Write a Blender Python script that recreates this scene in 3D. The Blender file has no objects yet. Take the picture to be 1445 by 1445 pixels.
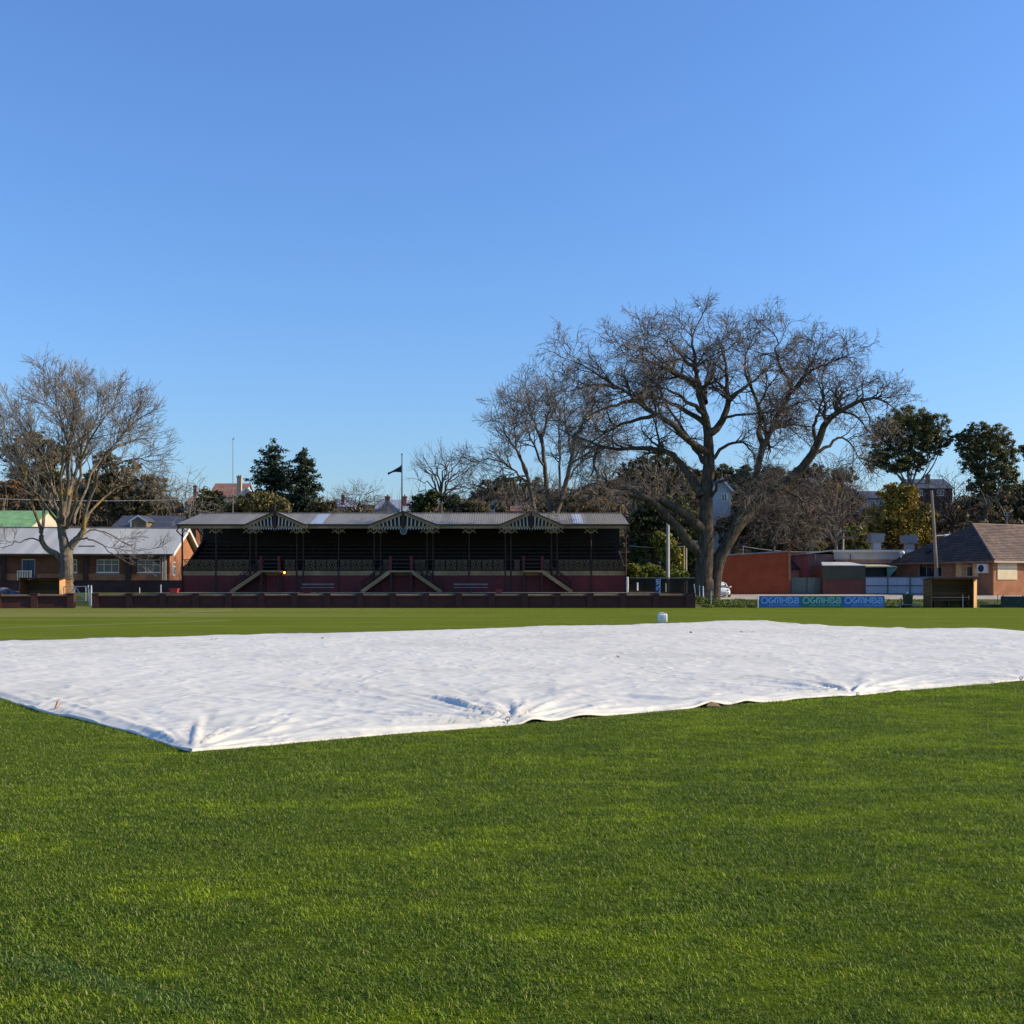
import bpy, math, random
import numpy as np
from mathutils import Vector, Matrix

random.seed(7)
RNG = np.random.default_rng(11)
R = math.radians
F, HC, HOR, CX = 1600.0, 1.65, 825.0, 722.5      # focal length in photo pixels, eye height, horizon row, centre column
SC = bpy.context.scene
COL = SC.collection

# ---------------------------------------------------------------- camera
cam = bpy.data.cameras.new('camera')
cam.sensor_width = 36.0
cam.lens = F / 1445.0 * 36.0
cam.shift_y = (HOR - 722.5) / 1445.0
cam.clip_start, cam.clip_end = 0.1, 4000
camo = bpy.data.objects.new('camera', cam)
COL.objects.link(camo)
camo.location = (0, 0, HC)
camo.rotation_euler = (R(90), 0, 0)
SC.camera = camo

# ---------------------------------------------------------------- sky, sun, exposure
SUN_EL, SUN_AZ = 28.0, 0.5       # azimuth measured from +X towards +Y
world = bpy.data.worlds.new('World')
SC.world = world
world.use_nodes = True
wn, wl = world.node_tree.nodes, world.node_tree.links
wn.clear()
sky = wn.new('ShaderNodeTexSky')
sky.sky_type = 'NISHITA'
sky.sun_disc = False
sky.sun_elevation = R(SUN_EL)
sky.sun_rotation = R(90.0 - SUN_AZ)
sky.altitude = 0
sky.air_density = 1.5
sky.dust_density = 0.5
sky.ozone_density = 6.0
tint = wn.new('ShaderNodeMix')          # camera white balance of the whole sky
tint.data_type = 'RGBA'
tint.blend_type = 'MULTIPLY'
tint.inputs[0].default_value = 1.0
tint.inputs[7].default_value = (0.60, 0.735, 1.0, 1)
bg = wn.new('ShaderNodeBackground')
bg.inputs['Strength'].default_value = 0.15
wo = wn.new('ShaderNodeOutputWorld')
wl.new(sky.outputs[0], tint.inputs[6])
wl.new(tint.outputs[2], bg.inputs['Color'])
wl.new(bg.outputs[0], wo.inputs['Surface'])
sun = bpy.data.lights.new('sun', 'SUN')
sun.energy = 4.7
sun.angle = R(0.53)
sun.color = (1.0, 0.83, 0.56)
suno = bpy.data.objects.new('sun', sun)
COL.objects.link(suno)
sd = Vector((math.cos(R(SUN_EL)) * math.cos(R(SUN_AZ)), math.cos(R(SUN_EL)) * math.sin(R(SUN_AZ)), math.sin(R(SUN_EL))))
suno.rotation_euler = sd.to_track_quat('Z', 'Y').to_euler()
suno.location = (60, 0, 60)
SC.view_settings.view_transform = 'Standard'
SC.view_settings.look = 'None'
SC.view_settings.gamma = 1.0
SC.view_settings.use_curve_mapping = False
SC.view_settings.exposure = 0.41

# ---------------------------------------------------------------- helpers
def PX(px, Y):
    return (px - CX) * Y / F
def PZ(py, Y):
    return HC + (HOR - py) * Y / F
def P(px, py, Y):
    return Vector((PX(px, Y), Y, PZ(py, Y)))
def S(n, Y):
    return n * Y / F
def sstep(a, b, x):
    t = np.clip((np.asarray(x, float) - a) / (b - a), 0, 1)
    return t * t * (3 - 2 * t)
def hash2(ix, iy, seed):
    v = np.sin(ix * 127.1 + iy * 311.7 + seed * 74.7) * 43758.5453
    return v - np.floor(v)
def vnoise(x, y, seed=0):
    ix, iy = np.floor(x), np.floor(y)
    fx, fy = x - ix, y - iy
    fx, fy = fx * fx * (3 - 2 * fx), fy * fy * (3 - 2 * fy)
    a, b = hash2(ix, iy, seed), hash2(ix + 1, iy, seed)
    c, d = hash2(ix, iy + 1, seed), hash2(ix + 1, iy + 1, seed)
    return (a + (b - a) * fx) * (1 - fy) + (c + (d - c) * fx) * fy
def fbm(x, y, seed=0, octs=4):
    v, a, t = 0, 0.5, 0
    for o in range(octs):
        v = v + a * vnoise(x * 2 ** o, y * 2 ** o, seed + o * 3)
        t += a
        a *= 0.5
    return v / t
def terrain(X, Y):
    X, Y = np.asarray(X, float), np.asarray(Y, float)
    left = 1.0 - sstep(11.5, 17.5, X)
    zl = 1.0 * sstep(81.5, 85.0, Y)
    zr = 0.62 * sstep(84, 120, Y)
    z = zl * left + zr * (1 - left)
    hill = sstep(128, 245, Y) * 18.5 * (0.9 + 0.1 * sstep(-90, 60, X))
    return z + hill
def tz(X, Y):
    return float(terrain(X, Y))

ORG = {}
def link(o, parent=None):
    COL.objects.link(o)
    if parent is not None:
        o.parent = parent
    return o
def tag(o, label=None, cat=None, group=None, kind=None):
    if label: o['label'] = label
    if cat: o['category'] = cat
    if group: o['group'] = group
    if kind: o['kind'] = kind
    return o
def empty(name, loc, label, cat, group=None, rz=0.0):
    o = bpy.data.objects.new(name, None)
    o.empty_display_size = 0.3
    o.location = loc
    o.rotation_euler = (0, 0, rz)
    link(o)
    ORG[o.name] = Vector(loc) if abs(rz) < 1e-9 else Vector((0, 0, 0))
    return tag(o, label, cat, group)
def mesh_np(name, verts, faces, smooth=False):
    me = bpy.data.meshes.new(name)
    verts = np.asarray(verts, np.float32)
    faces = np.asarray(faces, np.int32)
    n, k = faces.shape
    me.vertices.add(len(verts))
    me.vertices.foreach_set('co', verts.ravel())
    me.loops.add(n * k)
    me.loops.foreach_set('vertex_index', faces.ravel())
    me.polygons.add(n)
    me.polygons.foreach_set('loop_start', np.arange(0, n * k, k, dtype=np.int32))
    me.polygons.foreach_set('use_smooth', np.full(n, smooth, dtype=bool))
    me.update(calc_edges=True)
    return me
def obj(name, me, m=None, parent=None, loc=None):
    if m is not None and len(me.materials) == 0:
        me.materials.append(m)
    o = bpy.data.objects.new(name, me)
    link(o, parent)
    if loc is not None:
        o.location = loc
    ORG[o.name] = Vector((0, 0, 0)) if parent is None else ORG.get(parent.name, Vector((0, 0, 0)))
    return o
class MB:
    """collects boxes, prisms, bars and tubes, then links them as one mesh"""
    def __init__(s):
        s.v, s.f = [], []
        s.smooth = False
    def add(s, vs, fs):
        b = len(s.v)
        s.v += [tuple(v) for v in vs]
        s.f += [tuple(i + b for i in f) for f in fs]
        return s
    def box(s, x0, x1, y0, y1, z0, z1):
        return s.add([(x0, y0, z0), (x1, y0, z0), (x1, y1, z0), (x0, y1, z0), (x0, y0, z1), (x1, y0, z1), (x1, y1, z1), (x0, y1, z1)],
                     [(0, 3, 2, 1), (4, 5, 6, 7), (0, 1, 5, 4), (1, 2, 6, 5), (2, 3, 7, 6), (3, 0, 4, 7)])
    def cbox(s, x, y, z, w, d, h):       # centre x, y; base z
        return s.box(x - w / 2, x + w / 2, y - d / 2, y + d / 2, z, z + h)
    def hexa(s, b, t):                   # 4 bottom and 4 top corners
        return s.add(list(b) + list(t), [(0, 3, 2, 1), (4, 5, 6, 7), (0, 1, 5, 4), (1, 2, 6, 5), (2, 3, 7, 6), (3, 0, 4, 7)])
    def prism(s, pts, d):                # polygon pts extruded by vector d
        n = len(pts)
        d = Vector(d)
        a = [Vector(p) for p in pts]
        vs = a + [p + d for p in a]
        return s.add(vs, [tuple(range(n - 1, -1, -1)), tuple(range(n, 2 * n))] + [(i, (i + 1) % n, (i + 1) % n + n, i + n) for i in range(n)])
    def bar(s, p0, p1, w, h=None, up=(0, 0, 1)):
        h = h or w
        p0, p1 = Vector(p0), Vector(p1)
        t = (p1 - p0).normalized()
        u = Vector(up)
        if abs(t.dot(u)) > 0.98: u = Vector((0, 1, 0))
        a = t.cross(u).normalized() * (w / 2)
        b = a.cross(t).normalized() * (h / 2)
        return s.hexa([p0 - a - b, p0 + a - b, p0 + a + b, p0 - a + b], [p1 - a - b, p1 + a - b, p1 + a + b, p1 - a + b])
    def tube(s, pts, rad, n=8, cap=True):
        pts = [Vector(p) for p in pts]
        if not hasattr(rad, '__len__'): rad = [rad] * len(pts)
        vs = []
        for i, p in enumerate(pts):
            t = (pts[min(i + 1, len(pts) - 1)] - pts[max(i - 1, 0)]).normalized()
            u = Vector((0, 0, 1)) if abs(t.z) < 0.9 else Vector((0, 1, 0))
            a = t.cross(u).normalized()
            b = a.cross(t)
            for k in range(n):
                an = 2 * math.pi * k / n
                vs.append(p + a * (rad[i] * math.cos(an)) + b * (rad[i] * math.sin(an)))
        fs = []
        for i in range(len(pts) - 1):
            for k in range(n):
                fs.append((i * n + k, i * n + (k + 1) % n, (i + 1) * n + (k + 1) % n, (i + 1) * n + k))
        if cap:
            fs.append(tuple(range(n - 1, -1, -1)))
            fs.append(tuple((len(pts) - 1) * n + k for k in range(n)))
        return s.add(vs, fs)
    def ring(s, c, r, w, d, n=20, axis='y'):     # flat annulus with depth d
        vs, fs = [], []
        for k in range(n):
            an = 2 * math.pi * k / n
            for rr, dd in ((r - w / 2, -d / 2), (r + w / 2, -d / 2), (r + w / 2, d / 2), (r - w / 2, d / 2)):
                vs.append((c[0] + rr * math.cos(an), c[1] + dd, c[2] + rr * math.sin(an)))
        for k in range(n):
            j = (k + 1) % n
            for q in range(4):
                fs.append((k * 4 + q, k * 4 + (q + 1) % 4, j * 4 + (q + 1) % 4, j * 4 + q))
        return s.add(vs, fs)
    def ball(s, c, r, n=8, m=6, sc=(1, 1, 1)):
        vs, fs = [], []
        for i in range(m + 1):
            th = math.pi * i / m
            for k in range(n):
                an = 2 * math.pi * k / n
                vs.append((c[0] + r * sc[0] * math.sin(th) * math.cos(an), c[1] + r * sc[1] * math.sin(th) * math.sin(an), c[2] + r * sc[2] * math.cos(th)))
        for i in range(m):
            for k in range(n):
                fs.append((i * n + k, (i + 1) * n + k, (i + 1) * n + (k + 1) % n, i * n + (k + 1) % n))
        return s.add(vs, fs)
    def mesh(s, name, off=(0, 0, 0), smooth=False):
        me = bpy.data.meshes.new(name)
        o = Vector(off)
        me.from_pydata([tuple(Vector(v) - o) for v in s.v], [], s.f)
        me.update()
        if smooth:
            me.polygons.foreach_set('use_smooth', [True] * len(me.polygons))
        import bmesh
        bm = bmesh.new()
        bm.from_mesh(me)
        bmesh.ops.recalc_face_normals(bm, faces=bm.faces)
        bm.to_mesh(me)
        bm.free()
        return me
    def build(s, name, m, parent=None, smooth=False, label=None):
        off = ORG.get(parent.name, Vector((0, 0, 0))) if parent is not None else Vector((0, 0, 0))
        o = obj(name, s.mesh(name, off, smooth), m, parent)
        if label: o['label'] = label
        return o
def put(name, me, parent, loc, rz=0.0):
    """a part that shares mesh data; loc in the same space as MB.build"""
    off = ORG.get(parent.name, Vector((0, 0, 0))) if parent is not None else Vector((0, 0, 0))
    o = obj(name, me, None, parent, Vector(loc) - off)
    o.rotation_euler = (0, 0, rz)
    return o

# ---------------------------------------------------------------- materials
def nt(name):
    m = bpy.data.materials.new(name)
    m.use_nodes = True
    t = m.node_tree
    b = t.nodes['Principled BSDF']
    return m, t.nodes, t.links, b
def mix(n, l, fac, a, b, mode='MIX'):
    x = n.new('ShaderNodeMix')
    x.data_type = 'RGBA'
    x.blend_type = mode
    for key, val in ((0, fac), (6, a), (7, b)):
        if hasattr(val, 'links') or hasattr(val, 'is_linked'): l.new(val, x.inputs[key])
        else: x.inputs[key].default_value = val if not isinstance(val, tuple) else (val + (1,) if len(val) == 3 else val)
    return x.outputs[2]
def noise(n, l, vec, scale, detail=3, rough=0.55):
    x = n.new('ShaderNodeTexNoise')
    x.inputs['Scale'].default_value = scale
    x.inputs['Detail'].default_value = detail
    x.inputs['Roughness'].default_value = rough
    if vec is not None: l.new(vec, x.inputs['Vector'])
    return x.outputs['Fac']
def ramp(n, l, fac, a, b, ca=(0, 0, 0), cb=(1, 1, 1)):
    x = n.new('ShaderNodeMapRange')
    x.inputs[1].default_value, x.inputs[2].default_value = a, b
    l.new(fac, x.inputs[0])
    x.interpolation_type = 'SMOOTHSTEP'
    return x.outputs[0]
def math_(n, l, op, a, b=None):
    x = n.new('ShaderNodeMath')
    x.operation = op
    for i, v in enumerate((a, b)):
        if v is None: continue
        if isinstance(v, (int, float)): x.inputs[i].default_value = v
        else: l.new(v, x.inputs[i])
    return x.outputs[0]
def coords(n, l, stretch=(1, 1, 1), world=False):
    if world:
        g = n.new('ShaderNodeNewGeometry').outputs['Position']
    else:
        g = n.new('ShaderNodeTexCoord').outputs['Object']
    mp = n.new('ShaderNodeMapping')
    mp.inputs['Scale'].default_value = stretch
    l.new(g, mp.inputs['Vector'])
    return mp.outputs[0]
def bump(n, l, b, h, strength=0.4, dist=0.02):
    x = n.new('ShaderNodeBump')
    x.inputs['Strength'].default_value = strength
    x.inputs['Distance'].default_value = dist
    l.new(h, x.inputs['Height'])
    l.new(x.outputs[0], b.inputs['Normal'])
def plain(name, col, rough=0.7, var=0.25, scale=1.5, col2=None, amt=0.5, bscale=None, bstr=0.3, metal=0.0, stretch=(1, 1, 1), dirt=None):
    m, n, l, b = nt(name)
    v = coords(n, l, stretch)
    f = noise(n, l, v, scale, 5)
    lo = tuple(c * (1 - var) for c in col)
    hi = tuple(min(1, c * (1 + var)) for c in col)
    c = mix(n, l, ramp(n, l, f, 0.3, 0.7), lo, hi)
    if col2:
        f2 = noise(n, l, v, scale * 0.37, 4)
        c = mix(n, l, ramp(n, l, f2, 0.5 - 0.1 + (0.5 - amt) * 0.4, 0.62 + (0.5 - amt) * 0.4), c, col2)
    l.new(c, b.inputs['Base Color'])
    b.inputs['Roughness'].default_value = rough
    b.inputs['Metallic'].default_value = metal
    if bscale:
        bump(n, l, b, noise(n, l, v, bscale, 4), bstr)
    return m
def brick(name, c1, c2, mortar, sc=1.0, rough=0.85):
    m, n, l, b = nt(name)
    tc = n.new('ShaderNodeTexCoord')
    sp = n.new('ShaderNodeSeparateXYZ')
    l.new(tc.outputs['Object'], sp.inputs[0])
    cb = n.new('ShaderNodeCombineXYZ')
    l.new(math_(n, l, 'ADD', sp.outputs[0], sp.outputs[1]), cb.inputs[0])
    l.new(sp.outputs[2], cb.inputs[1])
    t = n.new('ShaderNodeTexBrick')
    t.inputs['Scale'].default_value = 1.0
    t.inputs['Brick Width'].default_value = 0.24 * sc
    t.inputs['Row Height'].default_value = 0.086 * sc
    t.inputs['Mortar Size'].default_value = 0.008 * sc
    t.inputs['Color1'].default_value = c1 + (1,)
    t.inputs['Color2'].default_value = c2 + (1,)
    t.inputs['Mortar'].default_value = mortar + (1,)
    l.new(cb.outputs[0], t.inputs['Vector'])
    f = noise(n, l, tc.outputs['Object'], 0.9, 5)
    c = mix(n, l, ramp(n, l, f, 0.3, 0.75), t.outputs['Color'], tuple(0.6 * x for x in c1))
    l.new(c, b.inputs['Base Color'])
    b.inputs['Roughness'].default_value = rough
    bump(n, l, b, math_(n, l, 'SUBTRACT', 1.0, t.outputs['Fac']), 0.5, 0.01)
    return m
def corrugated(name, col, period=0.076, axis=0, rough=0.45, rust=None, metal=0.3, sheet=0.76):
    m, n, l, b = nt(name)
    tc = n.new('ShaderNodeTexCoord')
    sp = n.new('ShaderNodeSeparateXYZ')
    l.new(tc.outputs['Object'], sp.inputs[0])
    w = math_(n, l, 'SINE', math_(n, l, 'MULTIPLY', sp.outputs[axis], 2 * math.pi / period))
    cell = math_(n, l, 'FLOOR', math_(n, l, 'DIVIDE', sp.outputs[axis], sheet))
    wn_ = n.new('ShaderNodeTexWhiteNoise')
    wn_.noise_dimensions = '1D'
    l.new(cell, wn_.inputs['W'])
    c = mix(n, l, wn_.outputs['Value'], tuple(x * 0.86 for x in col), tuple(min(1, x * 1.1) for x in col))
    f = noise(n, l, coords(n, l, (1.2, 0.25, 0.25) if axis == 0 else (0.25, 1.2, 0.25)), 1.6, 6, 0.65)
    c = mix(n, l, math_(n, l, 'MULTIPLY', ramp(n, l, f, 0.5, 0.75), 0.8), c, rust or tuple(x * 0.5 for x in col))
    l.new(c, b.inputs['Base Color'])
    b.inputs['Roughness'].default_value = rough
    b.inputs['Metallic'].default_value = metal
    bump(n, l, b, w, 0.5, 0.012)
    return m
def glass(name, col=(0.02, 0.025, 0.03), rough=0.05):
    m, n, l, b = nt(name)
    b.inputs['Base Color'].default_value = col + (1,)
    b.inputs['Roughness'].default_value = rough
    b.inputs['Specular IOR Level'].default_value = 0.8
    f = noise(n, l, coords(n, l), 1.2, 2)
    bump(n, l, b, f, 0.05, 0.05)
    return m
def leaf(name, c1, c2, c3=None, scale=0.35, trans=0.25, rough=0.6):
    """foliage: large-scale tone by position plus a tone per leaf"""
    m, n, l, b = nt(name)
    g = n.new('ShaderNodeNewGeometry')
    f = noise(n, l, g.outputs['Position'], scale, 3)
    c = mix(n, l, ramp(n, l, f, 0.35, 0.65), c1, c2)
    if c3:
        f3 = noise(n, l, g.outputs['Position'], scale * 2.3, 2)
        c = mix(n, l, math_(n, l, 'MULTIPLY', ramp(n, l, f3, 0.5, 0.7), 0.85), c, c3)
    rv = g.outputs['Random Per Island']
    k = math_(n, l, 'ADD', math_(n, l, 'MULTIPLY', rv, 0.8), 0.6)
    vm = n.new('ShaderNodeVectorMath')
    vm.operation = 'SCALE'
    l.new(c, vm.inputs[0])
    l.new(k, vm.inputs['Scale'])
    c = vm.outputs[0]
    l.new(c, b.inputs['Base Color'])
    b.inputs['Roughness'].default_value = rough
    b.inputs['Specular IOR Level'].default_value = 0.25
    if trans:
        tr = n.new('ShaderNodeBsdfTranslucent')
        l.new(c, tr.inputs['Color'])
        ms = n.new('ShaderNodeMixShader')
        ms.inputs[0].default_value = trans
        l.new(b.outputs[0], ms.inputs[1])
        l.new(tr.outputs[0], ms.inputs[2])
        l.new(ms.outputs[0], n['Material Output'].inputs['Surface'])
    return m
def grass_colour(n, l):
    """turf colour by place: bright and dull patches, dry flecks, worn and painted lines"""
    g = n.new('ShaderNodeNewGeometry').outputs['Position']
    sp = n.new('ShaderNodeSeparateXYZ')
    l.new(g, sp.inputs[0])
    X, Y = sp.outputs[0], sp.outputs[1]
    mp = n.new('ShaderNodeMapping')
    mp.inputs['Rotation'].default_value = (0, 0, R(-4))
    mp.inputs['Scale'].default_value = (0.55, 1.0, 0.0)
    l.new(g, mp.inputs['Vector'])
    v = mp.outputs[0]
    big = noise(n, l, v, 1.1, 5, 0.7)
    mid = noise(n, l, v, 5.0, 4, 0.7)
    fine = noise(n, l, v, 17.0, 4, 0.65)
    mixv = math_(n, l, 'ADD', math_(n, l, 'MULTIPLY', big, 0.55), math_(n, l, 'MULTIPLY', mid, 0.45))
    # greener, brighter clumps are commoner on the right of the near turf
    side = ramp(n, l, X, -6.0, 7.0)
    mixv = math_(n, l, 'ADD', mixv, math_(n, l, 'MULTIPLY', side, 0.075))
    c = mix(n, l, ramp(n, l, fine, 0.3, 0.7), (0.088, 0.158, 0.012), (0.205, 0.282, 0.026))
    c = mix(n, l, math_(n, l, 'MULTIPLY', ramp(n, l, mixv, 0.50, 0.645), 0.88), c, (0.285, 0.385, 0.014))
    c = mix(n, l, math_(n, l, 'MULTIPLY', ramp(n, l, noise(n, l, v, 1.7, 5, 0.7), 0.50, 0.66), 0.45), c, (0.07, 0.125, 0.014))
    c = mix(n, l, math_(n, l, 'MULTIPLY', ramp(n, l, noise(n, l, v, 1.3, 5, 0.7), 0.6, 0.72), 0.5), c, (0.19, 0.175, 0.045))
    return c, X, Y, g
def line_mask(n, l, X, Y, p, q, w):
    """soft mask of a painted or worn line between two ground points"""
    dx, dy = q[0] - p[0], q[1] - p[1]
    L = math.hypot(dx, dy)
    nx, ny = -dy / L, dx / L
    d = math_(n, l, 'ADD', math_(n, l, 'MULTIPLY', X, nx), math_(n, l, 'MULTIPLY', Y, ny))
    d = math_(n, l, 'ABSOLUTE', math_(n, l, 'SUBTRACT', d, nx * p[0] + ny * p[1]))
    a = math_(n, l, 'SUBTRACT', 1.0, ramp(n, l, d, w * 0.5, w))
    ux, uy = dx / L, dy / L
    s = math_(n, l, 'SUBTRACT', math_(n, l, 'ADD', math_(n, l, 'MULTIPLY', X, ux), math_(n, l, 'MULTIPLY', Y, uy)), ux * p[0] + uy * p[1])
    a = math_(n, l, 'MULTIPLY', a, ramp(n, l, s, 0.0, 0.5))
    return math_(n, l, 'MULTIPLY', a, math_(n, l, 'SUBTRACT', 1.0, ramp(n, l, s, L - 0.5, L)))
def G(px, py):
    Y = F * HC / (py - HOR)
    return (PX(px, Y), Y)
def lines_on(n, l, c, X, Y):
    c = mix(n, l, math_(n, l, 'MULTIPLY', line_mask(n, l, X, Y, G(505, 1042), G(1100, 990), 0.09), 0.55), c, (0.30, 0.29, 0.13))
    c = mix(n, l, math_(n, l, 'MULTIPLY', line_mask(n, l, X, Y, G(-40, 1335), G(360, 1445), 0.11), 0.28), c, (0.03, 0.13, 0.08))
    return c

# ---------------------------------------------------------------- the ground
mg, n, l, b = nt('oval_turf')
c, X, Y, g = grass_colour(n, l)
# far outfield coloured paler to carry the light on its blade tips, in bands
mp = n.new('ShaderNodeMapping')
mp.inputs['Scale'].default_value = (0.03, 0.35, 0)
l.new(g, mp.inputs['Vector'])
band = noise(n, l, mp.outputs[0], 1.0, 4, 0.6)
far = mix(n, l, ramp(n, l, band, 0.35, 0.65), (0.128, 0.168, 0.022), (0.162, 0.195, 0.032))
mp2 = n.new('ShaderNodeMapping')
mp2.inputs['Scale'].default_value = (0.2, 1.0, 0)
l.new(g, mp2.inputs['Vector'])
far = mix(n, l, math_(n, l, 'MULTIPLY', ramp(n, l, noise(n, l, mp2.outputs[0], 1.1, 6, 0.75), 0.40, 0.66), 0.75), far, (0.098, 0.13, 0.018))
# dry, straw coloured turf on the far left of the oval
dry = math_(n, l, 'MULTIPLY', math_(n, l, 'MULTIPLY', math_(n, l, 'SUBTRACT', 1.0, ramp(n, l, X, -26.0, 2.0)), ramp(n, l, Y, 50, 62)), ramp(n, l, band, 0.38, 0.56))
far = mix(n, l, math_(n, l, 'MULTIPLY', dry, 0.85), far, (0.215, 0.205, 0.075))
far = mix(n, l, math_(n, l, 'MULTIPLY', line_mask(n, l, X, Y, G(-60, 888), G(330, 875), 0.40), 0.28), far, (0.36, 0.36, 0.24))
far = mix(n, l, math_(n, l, 'MULTIPLY', line_mask(n, l, X, Y, G(250, 864), G(330, 861), 0.5), 0.4), far, (0.40, 0.39, 0.30))
c = lines_on(n, l, c, X, Y)
near = mix(n, l, 0.62, c, (0.030, 0.038, 0.010))
c = mix(n, l, ramp(n, l, Y, 19.0, 30.0), near, far)
# rough grass, bare soil and leaf litter beyond the boundary
soil = mix(n, l, ramp(n, l, noise(n, l, g, 0.35, 6, 0.7), 0.4, 0.6), (0.085, 0.13, 0.03), (0.12, 0.10, 0.06))
c = mix(n, l, ramp(n, l, Y, 81.0, 82.0), c, soil)
litter = mix(n, l, ramp(n, l, noise(n, l, g, 0.3, 5, 0.7), 0.4, 0.6), (0.05, 0.042, 0.024), (0.075, 0.066, 0.03))
c = mix(n, l, ramp(n, l, Y, 122.0, 130.0), c, litter)
l.new(c, b.inputs['Base Color'])
b.inputs['Roughness'].default_value = 1.0
b.inputs['Specular IOR Level'].default_value = 0.0
h = math_(n, l, 'ADD', noise(n, l, g, 45.0, 4, 0.7), math_(n, l, 'MULTIPLY', noise(n, l, g, 6.0, 4, 0.7), 1.2))
bump(n, l, b, h, 0.7, 0.05)
xs = np.concatenate([np.linspace(-900, -110, 14), np.linspace(-100, 100, 121), np.linspace(110, 900, 14)])
ys = np.concatenate([np.linspace(-60, 76, 18), np.linspace(78, 260, 122), np.linspace(280, 1500, 12)])
gx, gy = np.meshgrid(xs, ys)
gz = terrain(gx, gy) + np.where(gy > 130, (fbm(gx * 0.05, gy * 0.05, 3) - 0.5) * 2.0 * sstep(130, 170, gy), 0)
nx_, ny_ = len(xs), len(ys)
idx = np.arange(nx_ * ny_).reshape(ny_, nx_)
fc = np.stack([idx[:-1, :-1], idx[:-1, 1:], idx[1:, 1:], idx[1:, :-1]], -1).reshape(-1, 4)
o = obj('ground', mesh_np('ground', np.stack([gx, gy, gz], -1).reshape(-1, 3), fc, True), mg)
tag(o, kind='structure')

def sheet(name, x0, x1, y0, y1, m, lift=0.03, nx=40, ny=12):
    a, bb = np.meshgrid(np.linspace(x0, x1, nx), np.linspace(y0, y1, ny))
    z = terrain(a, bb) + lift
    ii = np.arange(nx * ny).reshape(ny, nx)
    ff = np.stack([ii[:-1, :-1], ii[:-1, 1:], ii[1:, 1:], ii[1:, :-1]], -1).reshape(-1, 4)
    return tag(obj(name, mesh_np(name, np.stack([a, bb, z], -1).reshape(-1, 3), ff, True), m), kind='structure')
M_road = plain('pale_gravel', (0.34, 0.29, 0.23), 0.9, 0.25, 0.8, bscale=25)
sheet('gravel_road', 17.0, 80, 101.5, 117.6, M_road, 0.035)
M_bank = plain('worn_paving', (0.24, 0.21, 0.17), 0.9, 0.35, 0.7, col2=(0.14, 0.12, 0.09), bscale=18)
sheet('forecourt', -27.4, 11.4, 85.6, 93.2, M_bank, 0.02)

# ---------------------------------------------------------------- pitch cover
CA, CR, CL, CF = [np.array(p, float) for p in ((-3.14, 11.09), (25.3, 30.75), (-19.06, 30.25), (9.2, 48.7))]
def cover_xy(s, t):
    return ((1 - s) * (1 - t))[..., None] * CA + (s * (1 - t))[..., None] * CR + ((1 - s) * t)[..., None] * CL + (s * t)[..., None] * CF
def in_cover(x, y, m=0.0):
    r = np.ones(np.shape(x), bool)
    for p, q in ((CA, CR), (CR, CF), (CF, CL), (CL, CA)):
        d = q - p
        L = np.hypot(*d)
        r &= ((x - p[0]) * (-d[1]) + (y - p[1]) * d[0]) / L > -m
    return r
def bow(s, pegs, depth):
    """edge drawn in between pegs"""
    v = np.zeros_like(s)
    for a, bq in zip(pegs[:-1], pegs[1:]):
        k = np.clip((s - a) / (bq - a), 0, 1)
        v += np.where((s >= a) & (s <= bq), np.sin(np.pi * k) * depth * min(1, (bq - a) / 0.2), 0)
    return v
NS, NT = 560, 300
ss = np.linspace(0, 1, NS) ** 1.15
ts = np.linspace(0, 1, NT) ** 1.6
s2, t2 = np.meshgrid(ss, ts)
LS, LT = 34.6, 24.9
def s_of(px, py):
    gx_, gy_ = G(px, py)
    return float(np.dot(np.array([gx_, gy_]) - CA, CR - CA) / np.dot(CR - CA, CR - CA))
pegs_s = [0.0, s_of(716, 1022), s_of(1210, 984), s_of(1442, 962), 0.66, 0.83, 1.0]
pegs_t = [0.0, 0.19, 0.42, 0.63, 0.82, 1.0]
bs = bow(s2, pegs_s, 0.16) + 0.05 * (fbm(s2 * 40, s2 * 0 + 1.3, 5) - 0.5)
bt = bow(t2, pegs_t, 0.13) + 0.05 * (fbm(t2 * 30, t2 * 0 + 4.3, 6) - 0.5)
s3 = s2 + (bt / LS) * (1 - s2) ** 6
t3 = t2 + (bs / LT) * (1 - t2) ** 6
t3 = t3 + (0.25 / LT) * (fbm(s2 * 9, s2 * 0 + 7.7, 9) - 0.5) * t2 ** 8
xy = cover_xy(s3, t3)
cx_, cy_ = xy[..., 0], xy[..., 1]
z = 0.024 + 0.045 * (fbm(cx_ * 0.28, cy_ * 0.28, 21) - 0.4) + 0.014 * (fbm(cx_ * 0.9, cy_ * 0.9, 22, 3) - 0.4)
rid = 1 - np.abs(2 * fbm(cx_ * 1.5 + 3 * fbm(cx_ * 0.6, cy_ * 0.6, 31), cy_ * 1.5, 32, 4) - 1)
z += 0.016 * np.clip(rid - 0.78, 0, 1) * 1.6
rid2 = 1 - np.abs(2 * fbm(cx_ * 4.2 + 2 * fbm(cx_, cy_, 33), cy_ * 4.2, 34, 3) - 1)
z += 0.012 * np.clip(rid2 - 0.68, 0, 1)
edge = np.minimum(np.minimum(s2 * LS, (1 - s2) * LS), np.minimum(t2 * LT, (1 - t2) * LT))
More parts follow.
